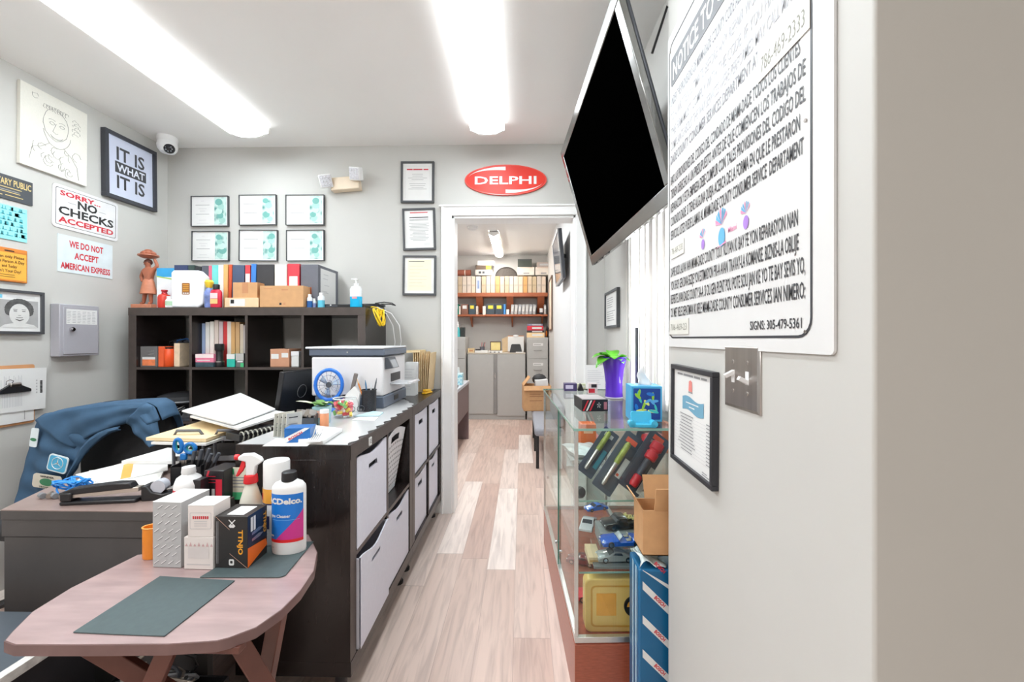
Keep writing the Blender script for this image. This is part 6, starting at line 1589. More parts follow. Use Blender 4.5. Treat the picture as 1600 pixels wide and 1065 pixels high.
wrap_text(m, 'ACDelco.', r_ + .0014, HB - .042, .017, WHITE, -8, 136, .045, .62); wrap_text(m, 'Engine Cleaner', r_ + .0014, HB - .082, .0095, WHITE, -26, 90, .02, .62); wall_patch(m, r_ + .0014, -152, -132, lambda u: (.053, .058), WHITE); wall_patch(m, r_ + .0006, -150, -134, lambda u: (.018, .022), PALEINK); wall_patch(m, r_ + .0014, -150, -40, lambda u: (HB - .090, HB - .0888), mat('sky_line', (120, 180, 230), .4))
m.build('lettering', q)
c = YP(432.5, 860, 1.285)
t = thing('aerosol_can', 'tall white and amber aerosol can with a large white cap behind the blue cleaner bottle', 'spray can', (c.x, 1.285, TZ + .0042))
r_ = .0385; MB().lathe([(r_, 0), (r_, .004), (r_, .17), (r_ * .94, .176)], mat('aerosol_white', (224, 226, 232), .3), 32).build('can_body', t); MB().lathe([(r_ * .98, .172), (r_ * .98, .247), (r_ * .93, .252), (0, .253)], WPLASTIC, 32).build('cap', t)
m = MB(); wall_patch(m, r_ + .0004, -180, 0, lambda u: (.128, .172), mat('label_amber', (240, 170, 70), .35), 24, 1); wall_patch(m, r_ + .0004, -180, 0, lambda u: (.124, .128), mat('label_dark_blue', (40, 56, 110), .35), 24, 1); wall_patch(m, r_ + .0004, -160, -90, lambda u: (.05, .09), MATS['label_dark_blue'], 12, 1); wall_patch(m, r_ + .0006, -150, -128, lambda u: (.136, .158), REDINK, 8, 1)
q = m.build('label', t, label='amber and navy label'); m = MB(); wrap_text(m, 'AC', r_ + .0008, .1, .018, INK, -48, 50, .03, 1); m.build('lettering', q)
c = YP(394, 790, 1.275)
t = thing('spray_bottle', 'translucent white spray bottle with a red trigger behind the black box', 'spray bottle', (c.x - .004, 1.275, TZ + .0042), R(12))
MB().lathe([(.033, 0), (.035, .005), (.035, .1), (.03, .13), (.02, .165), (.0165, .176), (.0165, .186)], mat('milky_plastic', (222, 218, 206), .3), 28).build('bottle_body', t)
MB().lathe([(.0195, .184), (.0205, .188), (.0185, .208), (.012, .21)], mat('trigger_red', (222, 40, 48), .35), 24).build('collar', t, label='red screw collar')
m = MB().prism([(-.012, .208), (.014, .208), (.018, .236), (.036, .25), (.03, .262), (.008, .276), (-.022, .276), (-.034, .268), (-.034, .258), (-.012, .252)], -.011, .011, WPLASTIC, XZ); m.build('spray_head', t, .004)
m = MB().prism([(-.016, .256), (-.024, .256), (-.03, .236), (-.042, .208), (-.036, .205), (-.022, .222), (-.014, .24)], -.006, .006, MATS['trigger_red'], XZ); m.cyl((-.034, 0, .266), (-.046, 0, .266), .009, MATS['trigger_red'], 14); m.build('trigger', t, .002, label='red trigger and nozzle')
c = T_(229, 876)
t = thing('orange_tube', 'small orange tube standing beside the silver patterned box', 'tube', (c.x, c.y + .02, TZ + .001), R(10))
OC = mat('orange_cap_plastic', (234, 140, 40), .4, vary=.05); MB().lathe([(.024, 0), (.0255, .003), (.0255, .09), (.0225, .09), (.022, .02), (0, .018)], OC, 26, None, 1, .7).build('tube_body', t); MB().tube([(.0255 * cos(2 * pi * k / 26), .0182 * sin(2 * pi * k / 26), .09) for k in range(26)], .0018, mat('pale_orange', (246, 176, 90), .4), 6, True).build('rim', t)

# storage box and cables low down at the picture's edge
t = thing('storage_chest', 'dark storage chest with a scuffed pale edge beside the folding table', 'chest', (-1.60, .985, 0))
MB().box(-.34, -.2, 0, .335, .2, .43, mat('dark_chest_board', (46, 46, 50), .45)).build('chest_body', t, .002); MB().box(-.345, -.205, .431, .325, .205, .448, mat('slate_top', (76, 84, 92), .4)).build('lid', t); MB().box(.326, -.205, .425, .35, .205, .449, mat('scuffed_white_edge', (206, 204, 200), .5, vary=.25, scale=40)).build('edge_strip', t, label='scuffed white edge strip')
t = thing('low_crate', 'black plastic crate on the floor under the desk front', 'crate', (-1.06, 1.155, 0)); m = MB().box(-.17, -.07, 0, .17, .07, .008, BLACK)
for x0, y0, x1, y1 in ((-.17, -.07, .17, -.064), (-.17, .064, .17, .07), (-.17, -.064, -.164, .064), (.164, -.064, .17, .064)): m.box(x0, y0, .008, x1, y1, .24, BLACK)
m.build('crate_body', t); MB().tube([(-.03, -.072, .2), (-.03, -.085, .21), (.03, -.085, .21), (.03, -.072, .2)], .005, CHROME, 6).build('handle', t)
t = thing('cable_coil', 'tangled coil of grey cables heaped in the black crate below the table', 'cables', (-1.06, 1.155, .009)); m = MB().box(-.15, -.055, 0, .15, .055, .19, DARKGREY)
for k in range(12): m.tube([(.11 * cos(q * .5 + k) * (1 - .03 * k), .045 * sin(q * .5 + k * 1.3), .2 + .012 * k * .6 + .06 * max(0, sin(q * .25 + k * .4)) * (k % 3)) for q in range(14)], .005, (MIDGREY, BLACK, mat('tarnished_metal', (170, 160, 150), .4, .7), DARKGREY)[k % 4], 6)
m.build('cable', t)
# ------------------------------------------------------------------ glass showcase
GT = .954
t = thing('glass_showcase', 'glass display case on a reddish wood base beside the aisle', 'display case', (.184, 1.42, 0), R(2.4))
GW, GLn = .392, 1.125
CASEG = glass('showcase_glass', (.95, .975, .965), .035); GEDGE = mat('green_glass_edge', (136, 176, 164), .15, vary=.05); CHERRY = mat('cherry_veneer', (158, 84, 62), .3, vary=.18, scale=6, stretch=(6, 6, 40))
MB().box(0, 0, 0, GW, GLn, .206, CHERRY).build('base', t, .002)
MB().box(.004, .004, .206, GW - .004, GLn - .004, .212, CHERRY).build('case_floor', t)
m = MB()
for x0, y0, x1, y1 in ((0, 0, GW, .016), (0, GLn - .016, GW, GLn), (0, .016, .016, GLn - .016), (GW - .016, .016, GW, GLn - .016)): m.box(x0, y0, .2125, x1, y1, .232, ALU)
m.build('bottom_rail', t, .001)
for x, y in ((0, 0), (GW - .012, 0), (0, GLn - .012), (GW - .012, GLn - .012)): MB().box(x, y, .2325, x + .012, y + .012, GT - .009, ALU).build('corner_post', t, .001)
MB().box(-.003, -.003, GT - .008, GW, GLn, GT, CASEG).build('top_pane', t)
m = MB()
for x0, y0, x1, y1 in ((-.0045, -.0045, GW, -.0031), (-.0045, -.0045, -.0031, GLn), (-.0045, GLn, GW, GLn + .001)): m.box(x0, y0, GT - .0082, x1, y1, GT + .0002, GEDGE)
m.build('top_edge', t, label='pale green polished glass edge')
MB().box(.013, .003, .233, GW - .013, .008, GT - .009, CASEG).build('front_pane', t); MB().box(.013, GLn - .008, .233, GW - .013, GLn - .003, GT - .009, CASEG).build('end_pane', t)
for k, (y0, y1, x) in enumerate(((.013, .50, .008), (.46, GLn - .013, .001))):
    MB().box(x, y0, .2335, x + .005, y1, GT - .010, CASEG).build('door_pane', t); MB().box(x - .0004, (y1 if k == 0 else y0) - .0016, .2335, x + .0054, (y1 if k == 0 else y0) + .0016, GT - .010, mat('dark_green_edge', (70, 120, 106), .15)).build('pane_edge', t, label='green glass edge')
    MB().cyl((x - .004, (.44, .53)[k], .30), (x + .010, (.44, .53)[k], .30), .008, CHROME, 14).build('door_knob', t)
MB().box(GW - .005, .013, .233, GW - .001, GLn - .013, GT - .010, mat('mirror_back', (206, 212, 212), .06, .9, vary=.01)).build('back_mirror', t)
SH1, SH2 = .688, .436
for z in (SH1, SH2):
    q = MB().box(.02, .03, z, GW - .008, GLn - .03, z + .006, CASEG).build('glass_shelf', t); MB().box(.02, .0285, z, GW - .008, .0299, z + .006, GEDGE).build('shelf_edge', q, label='green front edge')
m = MB()
for z in (SH1, SH2):
    for x in (.012, GW - .008):
        for y in (.06, GLn - .08): m = MB().box(x, y, z - .012, x + .012, y + .012, z - .0005, CHROME); m.build('shelf_clip', t)
MI = t.matrix_basis.copy()
FL_ = .2125 + .0005
def V_(px, py, Y): return YP(px, py, Y)

# blister packs
SLC = mat('slate_card', (70, 82, 98), .45, vary=.05); RK = mat('red_rubber', (206, 44, 58), .35); ORL = mat('orange_red_logo', (226, 92, 66), .45)
def pack(px, py, Y, L, w, lab, body, extra, ry=38, tilt=-14):
    L *= .9; w *= .86
    p = V_(px, py, Y); t = thing('tool_pack', lab, 'tool pack', (p.x, Y, SH1 + .008 + w / 2 * sin(R(ry))), 0, 'hanging-card tool packs in the showcase', rot=(R(tilt), R(ry), 0))
    MB().prism(rrect(-w / 2, 0, w / 2, L, .006), -.003, 0, SLC, XZ).build('backing_card', t)
    body(t, w, L)
    m = MB().prism(rrect(-w * .34, L * .06, w * .34, L * .78, .012), -.036, -.0032, CLEAR, XZ); m.build('blister', t)
    m = MB(); extra(m, w, L); m.build('print', t)
def torch_body(t, w, L):
    MB().lathe([(.013, .02), (.016, .03), (.016, .06), (.012, .065)], RK, 16, TR((0, -.018, 0))).build('end_grip', t); MB().lathe([(.014, .065), (.014, .13)], mat('slate_barrel', (66, 72, 86), .4), 16, TR((0, -.018, 0))).build('barrel', t)
    MB().lathe([(.014, .13), (.021, .135), (.022, .16), (.018, .163), (.018, .17), (.023, .174), (.023, .2), (.017, .204)], RK, 18, TR((0, -.018, 0))).build('head', t)
def pen_body(t, w, L):
    MB().lathe([(.006, .02), (.009, .03), (.009, .11)], STEEL, 14, TR((-.01, -.012, 0))).build('barrel', t); MB().lathe([(.010, .11), (.011, .12), (.011, .19), (.006, .2)], mat('lime_dark_plastic', (140, 150, 60), .35, vary=.3, scale=60), 14, TR((-.01, -.012, 0))).build('grip', t)
pack(938, 776, 1.475, .265, .095, 'slate card pack holding a slim steel tool with a lime grip', pen_body, lambda m, w, L: (m.rect(.012, L * .3, .04, L * .62, -.0037, WHITE), m.rect(.014, L * .32, .024, L * .36, -.004, ORL), m.rect(-w * .3, L * .84, w * .25, L * .92, -.0037, ORL)))
pack(980, 785, 1.475, .262, .105, 'slate card pack holding a red and black flashlight in the showcase', torch_body, lambda m, w, L: (m.rect(.028, L * .05, .046, L * .5, -.0038, WHITE), m.rect(-w * .28, L * .88, w * .2, L * .96, -.0037, ORL), m.rect(-w * .28, L * .81, w * .3, L * .86, -.0037, GREYINK)))
pack(990, 787, 1.53, .23, .1, 'dark card pack with a white paper strip, partly behind the wall edge', torch_body, lambda m, w, L: (m.rect(-.05, L * .1, -.02, L * .62, -.0038, mat('pinkish_label', (226, 206, 200), .5)), m.rect(-w * .28, L * .88, w * .2, L * .96, -.0037, ORL)), ry=20)
pack(912, 745, 1.66, .235, .085, 'narrow dark card pack leaning behind the others near the orange box', pen_body, lambda m, w, L: (m.rect(-w * .3, L * .84, w * .25, L * .92, -.0037, WHITE), m.rect(.012, L * .2, .03, L * .6, -.0037, mat('teal_print', (60, 150, 170), .5))))
BAG = mat('clear_bag_film', (206, 216, 216), .2, vary=.12, scale=24, bump=.5)
for k, (py, lb) in enumerate(((0, 'lowest clear plastic bag in the pile inside the showcase'), (1, 'middle clear plastic bag in the pile inside the showcase'), (2, 'topmost clear plastic bag in the pile inside the showcase'))):
    p = V_(917, 740, 1.85); t = thing('plastic_bag', lb, 'plastic bag', (p.x - .01, 1.88, SH1 + .0075 + .027 * k), R(10 * k - 8), 'clear plastic bags in the showcase'); m = MB().grid(lambda u, v: ((u - .5) * .15, (v - .5) * .2, .013 + .011 * sin(pi * u) * sin(pi * v) + .002 * sin(17 * u + 11 * v)), 12, 12, BAG).box(-.07, -.09, 0, .07, .09, .012, BAG); m.build('bag', t)
a, e = V_(909, 672, 1.98), V_(934, 700, 1.98)
t, w, d, h = carton('tape_box', 'small bright orange box above the clear bags in the showcase', 'box', (a.x, 2.02, SH1 + .0075), (e.x, 2.10, a.z + .02), mat('orange_card', (236, 112, 44), .4)); flat_print(t, 'print', lambda m: m.rect(-w * .3, h * .7, w * .3, h * .85, -d / 2 - .0006, mat('peach_stripe', (246, 190, 150), .4)))
a = V_(905, 668, 2.28); t, w, d, h = carton('marker_box', 'slim red and blue box lying deep inside the showcase', 'box', (a.x - .02, 2.18, SH1 + .0075), (a.x + .10, 2.30, SH1 + .05), mat('faded_red_card', (206, 120, 120), .4)); flat_print(t, 'print', lambda m: m.rect(-w * .5, h * .6, -w * .2, h, -d / 2 - .0006, mat('cobalt_print', (60, 80, 150), .4)))


def model_car(lb, p, rz, L, col, kind='coupe', glassm=None):
    """scale model car: nose to local +x, origin between the wheels at ground level"""
    s = L / 2; t = thing('model_car', lb, 'model car', p, rz, 'scale model cars in the showcase'); Wd_ = L * .21; Hh = L * .29
    prof = {'coupe': [(-1, .14), (-1, .42), (-.9, .52), (-.62, .58), (-.35, .92), (.12, .95), (.42, .62), (.85, .50), (1, .36), (1, .14)],
            'pickup': [(-1, .2), (-1, .62), (-.12, .62), (-.10, .98), (.28, 1.0), (.46, .64), (.92, .58), (1, .44), (1, .2)],
            'open': [(-1, .14), (-1, .44), (-.85, .54), (-.45, .56), (-.40, .44), (.18, .44), (.24, .58), (.82, .50), (1, .34), (1, .14)]}[kind]
    pp = [(x * s, z * Hh + .0) for x, z in prof]; m = MB(); n = len(pp); vs = []; rows = ((-1, .90), (-.92, 1), (.92, 1), (1, .90))
    body = mat('car_paint_%s' % lb.split()[1], col, .2, coat=.6, vary=.03)
    for sy, f in rows: vs += [(x * (1 if f == 1 else .985), sy * Wd_ * (1 - .22 * max(0, z / Hh - .6)), z if f == 1 else .02 * 0 + z * .97) for x, z in pp]
    fs = [tuple(range(n - 1, -1, -1)), tuple(3 * n + i for i in range(n))]
    for r_ in range(3): fs += [(r_ * n + i, r_ * n + (i + 1) % n, (r_ + 1) * n + (i + 1) % n, (r_ + 1) * n + i) for i in range(n)]
    m.add(vs, fs, body); m.build('car_body', t, L * .008)
    gm = mat('car_glass', (60, 66, 74), .08); m = MB()
    if kind != 'open':
        a, b_ = (-.35, .28) if kind == 'coupe' else (-.06, .28)
        for sy in (-1, 1): m.add([(a * s * .9, sy * Wd_ * .985, .64 * Hh), (b_ * s, sy * Wd_ * .985, .64 * Hh), (.10 * s if kind == 'coupe' else .24 * s, sy * Wd_ * .94, .88 * Hh), (a * s * .7, sy * Wd_ * .94, .88 * Hh)], [(0, 1, 2, 3)], gm)
        x0, z0, x1, z1 = (.40, .66, .14, .93) if kind == 'coupe' else (.45, .68, .29, .97); m.add([(x0 * s, -Wd_ * .8, z0 * Hh), (x0 * s, Wd_ * .8, z0 * Hh), (x1 * s, Wd_ * .75, z1 * Hh), (x1 * s, -Wd_ * .75, z1 * Hh)], [(0, 1, 2, 3)], gm); m.build('windows', t)
    else:
        m.add([(.22 * s, -Wd_ * .8, .58 * Hh), (.22 * s, Wd_ * .8, .58 * Hh), (.04 * s, Wd_ * .72, .86 * Hh), (.04 * s, -Wd_ * .72, .86 * Hh)], [(0, 1, 2, 3)], mat('pale_windscreen', (206, 214, 218), .08)); m.build('windscreen', t, solid=.001)
        for sy in (-1, 1): MB().box(-.34 * s, sy * Wd_ * .45 - Wd_ * .28, .44 * Hh, -.16 * s, sy * Wd_ * .45 + Wd_ * .28, .50 * Hh, mat('seat_tan', (176, 170, 160), .5)).box(-.38 * s, sy * Wd_ * .45 - Wd_ * .28, .44 * Hh, -.33 * s, sy * Wd_ * .45 + Wd_ * .28, .74 * Hh, MATS['seat_tan']).build('seat', t, .001)
    if kind == 'pickup': MB().box(-.94 * s, -Wd_ * .8, .625 * Hh, -.16 * s, Wd_ * .8, .64 * Hh, BLACK).build('cargo_bed', t)
    for sx in (-.6, .62):
        for sy in (-1, 1):
            r_ = Hh * .26; q = MB().cyl((sx * s, sy * Wd_ * 1.01, r_), (sx * s, sy * Wd_ * .78, r_), r_, mat('model_tyre', (28, 28, 30), .6), 18).build('wheel', t); MB().cyl((sx * s, sy * Wd_ * 1.02, r_), (sx * s, sy * Wd_ * .98, r_), r_ * .62, CHROME, 12).build('rim', q)
    for sy in (-1, 1): MB().ball((.97 * s, sy * Wd_ * .62, .40 * Hh), (.012 * L * 2, .03 * L, .02 * L), mat('lamp_clear', (226, 228, 230), .1), 10).build('headlamp', t)
    return t


z2 = SH2 + .0065
a = V_(926, 895, 1.50); e = V_(1000, 895, 1.50)
t = thing('display_box', 'clear display box holding a small grey model car in the showcase', 'display box', ((a.x + e.x) / 2, 1.52, z2)); w = e.x - a.x
MB().box(-w / 2, -.05, 0, w / 2, .05, .008, mat('grey_plinth', (120, 124, 124), .4)).build('plinth', t); MB().box(-w / 2 + .003, -.047, .0085, w / 2 - .003, .047, .064, CLEAR).build('cover', t); top2 = z2 + .065
model_car('tiny grey model car closed inside the clear display box', ((a.x + e.x) / 2, 1.52, z2 + .009), R(184), w * .8, (150, 156, 156))
c = V_(973, 868, 1.50); model_car('glossy blue open-top model car on the clear display box', (c.x, 1.52, top2 + .001), R(186), .155, (24, 88, 190), 'open')
t, w, d, h = carton('model_box', 'grey model packaging box under the black pickup model in the showcase', 'box', (V_(935, 860, 1.66).x, 1.62, z2), (V_(1003, 860, 1.66).x + .01, 1.74, z2 + .055), mat('grey_packaging', (146, 150, 150), .4, vary=.1, scale=30)); flat_print(t, 'print', lambda m: m.rect(-w * .4, h * .2, w * .1, h * .7, -d / 2 - .0006, WHITE))
c = V_(972, 830, 1.68); model_car('black pickup model truck on the grey packaging box', (c.x, 1.68, z2 + .056), R(190), .165, (40, 42, 46), 'pickup')
t = thing('loose_parts', 'pile of pale yellow crumbs in the bed of the black model pickup', 'pellets', (c.x + .035, 1.685, z2 + .056 + .165 * .29 * .66)); t['kind'] = 'stuff'
m = MB(); rg = random.Random(9)
for k in range(26): m.cube((.025 * rg.uniform(-1, 1), .018 * rg.uniform(-1, 1), .004 + .008 * rg.random()), (.008, .007, .006), mat('pale_yellow_foam', (226, 214, 150), .6), (rg.random() * 3, rg.random() * 3, 0))
m.build('pellets', t)
c = V_(933, 797, 1.95); model_car('small bright blue model car behind the black pickup model', (c.x, 1.98, z2 + .0005), R(200), .11, (40, 110, 210)); 
t, w, d, h = carton('cream_carton', 'flat cream carton lying on the lower glass shelf', 'box', (V_(912, 838, 1.62).x, 1.50, z2), (V_(912, 838, 1.62).x + .045, 1.60, z2 + .025), mat('cream_carton', (220, 196, 156), .5)); flat_print(t, 'print', lambda m: m.rect(-w * .4, h * .3, w * .4, h * .6, -d / 2 - .0006, mat('gold_print', (196, 156, 96), .5)))
c = V_(920, 850, 1.75); model_car('silver model car parked on the lower glass shelf', (c.x + .005, 1.80, z2 + .0005), R(250), .13, (196, 198, 202))
c = V_(903, 800, 2.05); t = thing('black_helmet', 'small black ball on the lower glass shelf', 'ball', (c.x + .02, 2.12, z2)); MB().ball((0, 0, .03), .03, BLACK, 20).build('ball', t)
c = V_(925, 930, 1.62); model_car('bright red model car on the floor of the showcase', (c.x + .02, 1.66, FL_), R(172), .16, (206, 40, 50))
c = V_(985, 930, 1.7); model_car('dark crimson model car deep on the showcase floor', (c.x + .005, 1.74, FL_), R(170), .15, (170, 30, 60)); c = V_(905, 880, 1.95); model_car('dark maroon model car far back on the showcase floor', (c.x + .01, 1.93, FL_), R(160), .14, (120, 36, 48)); c = V_(960, 905, 1.9); model_car('white model car far back on the showcase floor', (c.x, 1.92, FL_), R(184), .15, (222, 222, 222))
a = V_(914, 1012, 1.475); e = V_(1003, 1012, 1.475); w = e.x - a.x
t = thing('yellow_case', 'yellow plastic carrying case standing on the showcase floor', 'case', ((a.x + e.x) / 2, 1.475, FL_), R(1.5)); YP_ = mat('amber_case_plastic', (236, 200, 118), .25, vary=.05)
MB().prism(rrect(-w / 2, 0, w / 2, .19, .022), -.0, .05, YP_, XZ).build('case_body', t, .004); ring(m := MB(), rrect(-w * .4, .02, w * .5, .168, .016), rrect(-w * .37, .026, w * .47, .162, .013), -.0008, mat('amber_ridge', (214, 160, 62), .3)); m.rect(-w * .3, .06, w * .05, .14, -.0006, mat('amber_panel', (240, 170, 56), .3)); m.build('ridges', t)
m = MB().cyl((w * .36, .0, .095), (w * .36, -.006, .095), .036, BLACK, 28)
for k in range(4): m.face([(w * .36, .095)] + [(w * .36 + .026 * cos(R(90 * k + 10 * j)), .095 + .026 * sin(R(90 * k + 10 * j))) for j in range(10)], -.0066, OR if k % 2 else INK)
m.build('round_emblem', t, label='black and amber round emblem')

# ---- standing on the showcase
TZ2 = GT + .0008
U_ = lambda px, py: ZP(px, py, GT)
c = U_(960, 622)
t = thing('purple_vase', 'tall flared purple glass vase with a leafy plant on the showcase', 'vase', (c.x, c.y + .01, TZ2)); s_ = c.y / FPX
PUR = mat('purple_glass', (92, 50, 190), .12, vary=.1, scale=5, coat=.5)
MB().lathe([(.045, .008), (.046, .012), (.044, .03), (.044, .08), (.052, .15), (.066, .215), (.063, .215), (.05, .15), (.041, .08), (.041, .014), (0, .014)], PUR, 32).build('vase_body', t); MB().lathe([(.042, 0), (.047, .002), (.047, .008), (0, .0085)], mat('clear_foot', (196, 190, 212), .1), 32).build('foot', t, label='clear glass foot'); MB().lathe([(.0, .195), (.055, .196)], mat('vase_soil', (60, 44, 40), .9), 24).build('soil', t)
m = MB(); rg = random.Random(12); GRN = mat('lively_green_leaf', (88, 166, 40), .35, vary=.35, scale=26)
for k, (dx, dy, dz, L, Wd_) in enumerate(((-1, -.3, .75, .13, .075), (-.7, -.6, .3, .12, .08), (.9, -.3, .9, .13, .07), (1, -.5, .45, .12, .07), (.3, -1, .5, .1, .07), (-.2, -1, .7, .1, .07), (0, .6, 1, .12, .07), (-.8, .4, 1, .11, .07), (.7, .5, .8, .12, .07), (-.9, -.5, .1, .1, .07), (.5, -.8, .1, .09, .06))):
    b_ = Vector((.02 * dx, .02 * dy, .205)); m.tube([(0, 0, .2), b_ + Vector((dx, dy, dz)).normalized() * .015], .002, GRN, 5); leaf(m, b_, (dx, dy, dz), L * (.55 if dx > .2 else 1), Wd_, GRN, .55, .3, 8)
m.build('foliage', t, solid=.0007)
a = U_(907, 643); e = U_(948, 643)
t = thing('black_parts_box', 'black box with red stripes and a white emblem on the showcase top', 'box', ((a.x + e.x) / 2, a.y + .085, TZ2), R(5)); w = e.x - a.x
MB().box(-w / 2, -.08, 0, w / 2, .08, .05, KB).build('box_body', t, .001); MB().box(-w * .46, -.075, .0503, w * .46, .075, .0512, mat('grey_lid', (176, 170, 170), .3)).build('lid', t)
m = MB()
for k in range(3): m.face([(-w * .48 + .014 * k, .003), (-w * .48 + .014 * k + .007, .003), (-w * .3 + .014 * k + .007, .047), (-w * .3 + .014 * k, .047)], -.0806, RK if k != 1 else WHITE)
for k in range(5): m.face([(w * .15 + .009 * cos(R(72 * k) + q), .026 + .012 * sin(R(72 * k) + q)) for q in (0, .5, .25)] + [(w * .15, .026)], -.0806 - k * 1e-5, WHITE)
m.rect(w * .34, .008, w * .46, .04, -.0806, mat('dusty_rose_print', (176, 110, 120), .4)); m.build('print', t)
c = U_(891, 611); t, w, d, h = carton('purple_gadget', 'small dark purple box near the far corner of the showcase top', 'box', (c.x - .035, c.y, TZ2), (c.x + .04, c.y + .06, TZ2 + .045), mat('dark_purple_card', (76, 66, 110), .35)); flat_print(t, 'print', lambda m: m.rect(-w * .4, h * .3, w * .2, h * .8, -d / 2 - .0006, mat('lilac_print', (206, 200, 224), .4)))
t = thing('black_clip', 'black triangular clip beside the dark purple box on the showcase', 'clip', (c.x + .065, c.y + .03, TZ2)); MB().prism([(-.018, 0), (.018, 0), (.002, .042), (-.004, .042)], -.02, .02, BLACK, XZ).build('clip', t, .002)
c = U_(926, 616); t, w, d, h = carton('card_pack', 'small red and white card pack behind the black striped box', 'box', (c.x - .02, c.y + .015, TZ2), (c.x + .03, c.y + .05, TZ2 + .06), mat('white_red_card', (226, 216, 212), .4)); flat_print(t, 'print', lambda m: (m.rect(-w * .5, h * .1, w * .2, h * .5, -d / 2 - .0006, RK), m.rect(-w * .2, h * .6, w * .4, h * .9, -d / 2 - .0006, INK)), 'red and black print')
c = U_(912, 608); t, w, d, h = carton('cream_box', 'low pale green box next to the small red and white card pack', 'box', (c.x - .035, c.y + .02, TZ2), (c.x + .02, c.y + .06, TZ2 + .03), mat('pale_olive_card', (206, 210, 180), .4)); flat_print(t, 'print', lambda m: m.rect(-w * .4, h * .3, w * .3, h * .6, -d / 2 - .0006, WHITE))
c = U_(926, 606); t = thing('standing_notice', 'white sheet standing in a holder on the far end of the showcase', 'notice', (c.x + .005, 2.50, TZ2), R(-4)); MB().box(-.062, -.002, .004, .062, 0, .15, WHITE, TR(rot=(R(-12), 0, 0))).build('sheet', t); MB().box(-.06, -.01, 0, .06, .05, .004, CLEAR).build('holder_foot', t); lines(m := MB(), -.05, .05, [.03 + .012 * k for k in range(8)], -.0026, PALEINK, .003, rg); o = m.build('print', t); o.rotation_euler = (R(-12), 0, 0)
a = U_(990, 660); w = .112
t = thing('tissue_box', 'blue patterned cube of tissues at the near corner of the showcase top', 'tissue box', (a.x + w / 2, a.y + .07, TZ2), R(-3))
MB().box(-w / 2, -.055, 0, w / 2, .055, .132, mat('sky_tissue_card', (70, 166, 214), .4, vary=.05)).build('box_body', t, .001); m = MB(); m.prism(rrect(-w * .44, .008, w * .44, .124, .003), -.0004, 0, mat('deep_blue_print', (22, 66, 150), .4), TR((0, -.0552, 0)) @ XZ)
rg = random.Random(21)
for k in range(18):
    cx, cz, a_ = rg.uniform(-.038, .038), rg.uniform(.02, .112), rg.uniform(0, 3.1); L_, w_ = rg.uniform(.012, .02), rg.uniform(.004, .007)
    m.face([(max(-.049, min(.049, cx + L_ * cos(q) * cos(a_) - w_ * sin(q) * sin(a_))), max(.01, min(.122, cz + L_ * cos(q) * sin(a_) + w_ * sin(q) * cos(a_)))) for q in [2 * pi * j / 10 for j in range(10)]], -.0562 - k * 2e-5, C([(60, 190, 190), (150, 206, 60), (30, 120, 210), (220, 232, 120), (90, 170, 230)][k % 5], .4))
m.build('leaf_print', t, label='green and blue leafy print'); MB().grid(lambda u, v: ((u - .5) * .05 * (1 - .5 * v) + .006 * sin(6 * v), .012 * sin(5 * u + 2 * v) + .01 * (v - .5), .13 + .075 * v * (1 - .35 * (2 * u - 1) ** 2)), 10, 10, WHITE).build('tissue', t, solid=.0012); ring(m := MB(), [(.035 * cos(q), .02 * sin(q)) for q in [2 * pi * k / 24 for k in range(24)]], [(.03 * cos(q), .016 * sin(q)) for q in [2 * pi * k / 24 for k in range(24)]], 0, WHITE); o = m.build('opening_rim', t); o.rotation_euler = (R(90), 0, 0); o.location = (0, 0, .1326)
a = U_(985, 668); t = thing('card_stand', 'translucent sky blue business card stand before the tissue box', 'card stand', (a.x + .045, 1.45, TZ2), R(-2)); AQ = mat('aqua_acrylic', (70, 186, 224), .15, coat=.3)
MB().box(-.045, -.016, 0, .045, .016, .012, AQ).prism(rrect(-.036, .01, .036, .052, .008), -.004, .0, AQ, TR((0, .012, 0), (R(-14), 0, 0)) @ XZ).build('stand_body', t, .003)
for s in (-1, 1): MB().cyl((s * .038, -.016, .012), (s * .038, .012, .012), .012, AQ, 16).build('scroll_end', t)

# blue parcel and carton in front of the showcase end
a = V_(998, 900, 1.275); WB_ = .55 - a.x
t = thing('blue_parcel', 'tall blue parcel with diagonal white lettered bands before the showcase', 'parcel', (a.x + WB_ / 2, 1.332, 0)); TEALB = mat('parcel_blue', (14, 96, 142), .3, vary=.08, scale=6)
MB().box(-WB_ / 2, -.056, 0, WB_ / 2, .056, .55, TEALB).build('parcel_body', t, .006)
for k in range(6):
    z0 = -.03 + .105 * k; m = MB()
    q = [(-WB_ / 2 + .012, min(.548, z0 + .1)), (WB_ / 2, z0 - .07), (WB_ / 2, z0 - .045), (-WB_ / 2 + .012, min(.55, z0 + .125))]
    if q[1][1] < 0: q = [(-WB_ / 2 + .012, z0 + .1), (-WB_ / 2 + .012 + (z0 + .1) * WB_ / .17 * .93, 0.001), (-WB_ / 2 + .012 + (z0 + .125) * WB_ / .17 * .93, 0.001), (-WB_ / 2 + .012, z0 + .125)]
    m.face(q, -.0568, WHITE); o = m.build('band', t, label='white diagonal band'); ang = math.atan2(-.17, WB_ - .012)
    for j in range(2): 
        u = .28 + .42 * j; m2 = MB().text('BOSCH', 0, 0, REDINK, .042, .011, 0, .04, 'c', TR((-WB_ / 2 + .012 + u * (WB_ - .012), -.0574, z0 + .1 - .17 * u + .007), (0, -ang, 0))); m2.build('lettering', o)
m = MB()
for k in range(2): m.box(-WB_ / 2 - .0012, -.035 + .035 * k, .0, -WB_ / 2 - .0003, -.022 + .035 * k, .548, mat('pale_blue_stripe', (170, 200, 220), .4))
m.build('edge_stripe', t); 
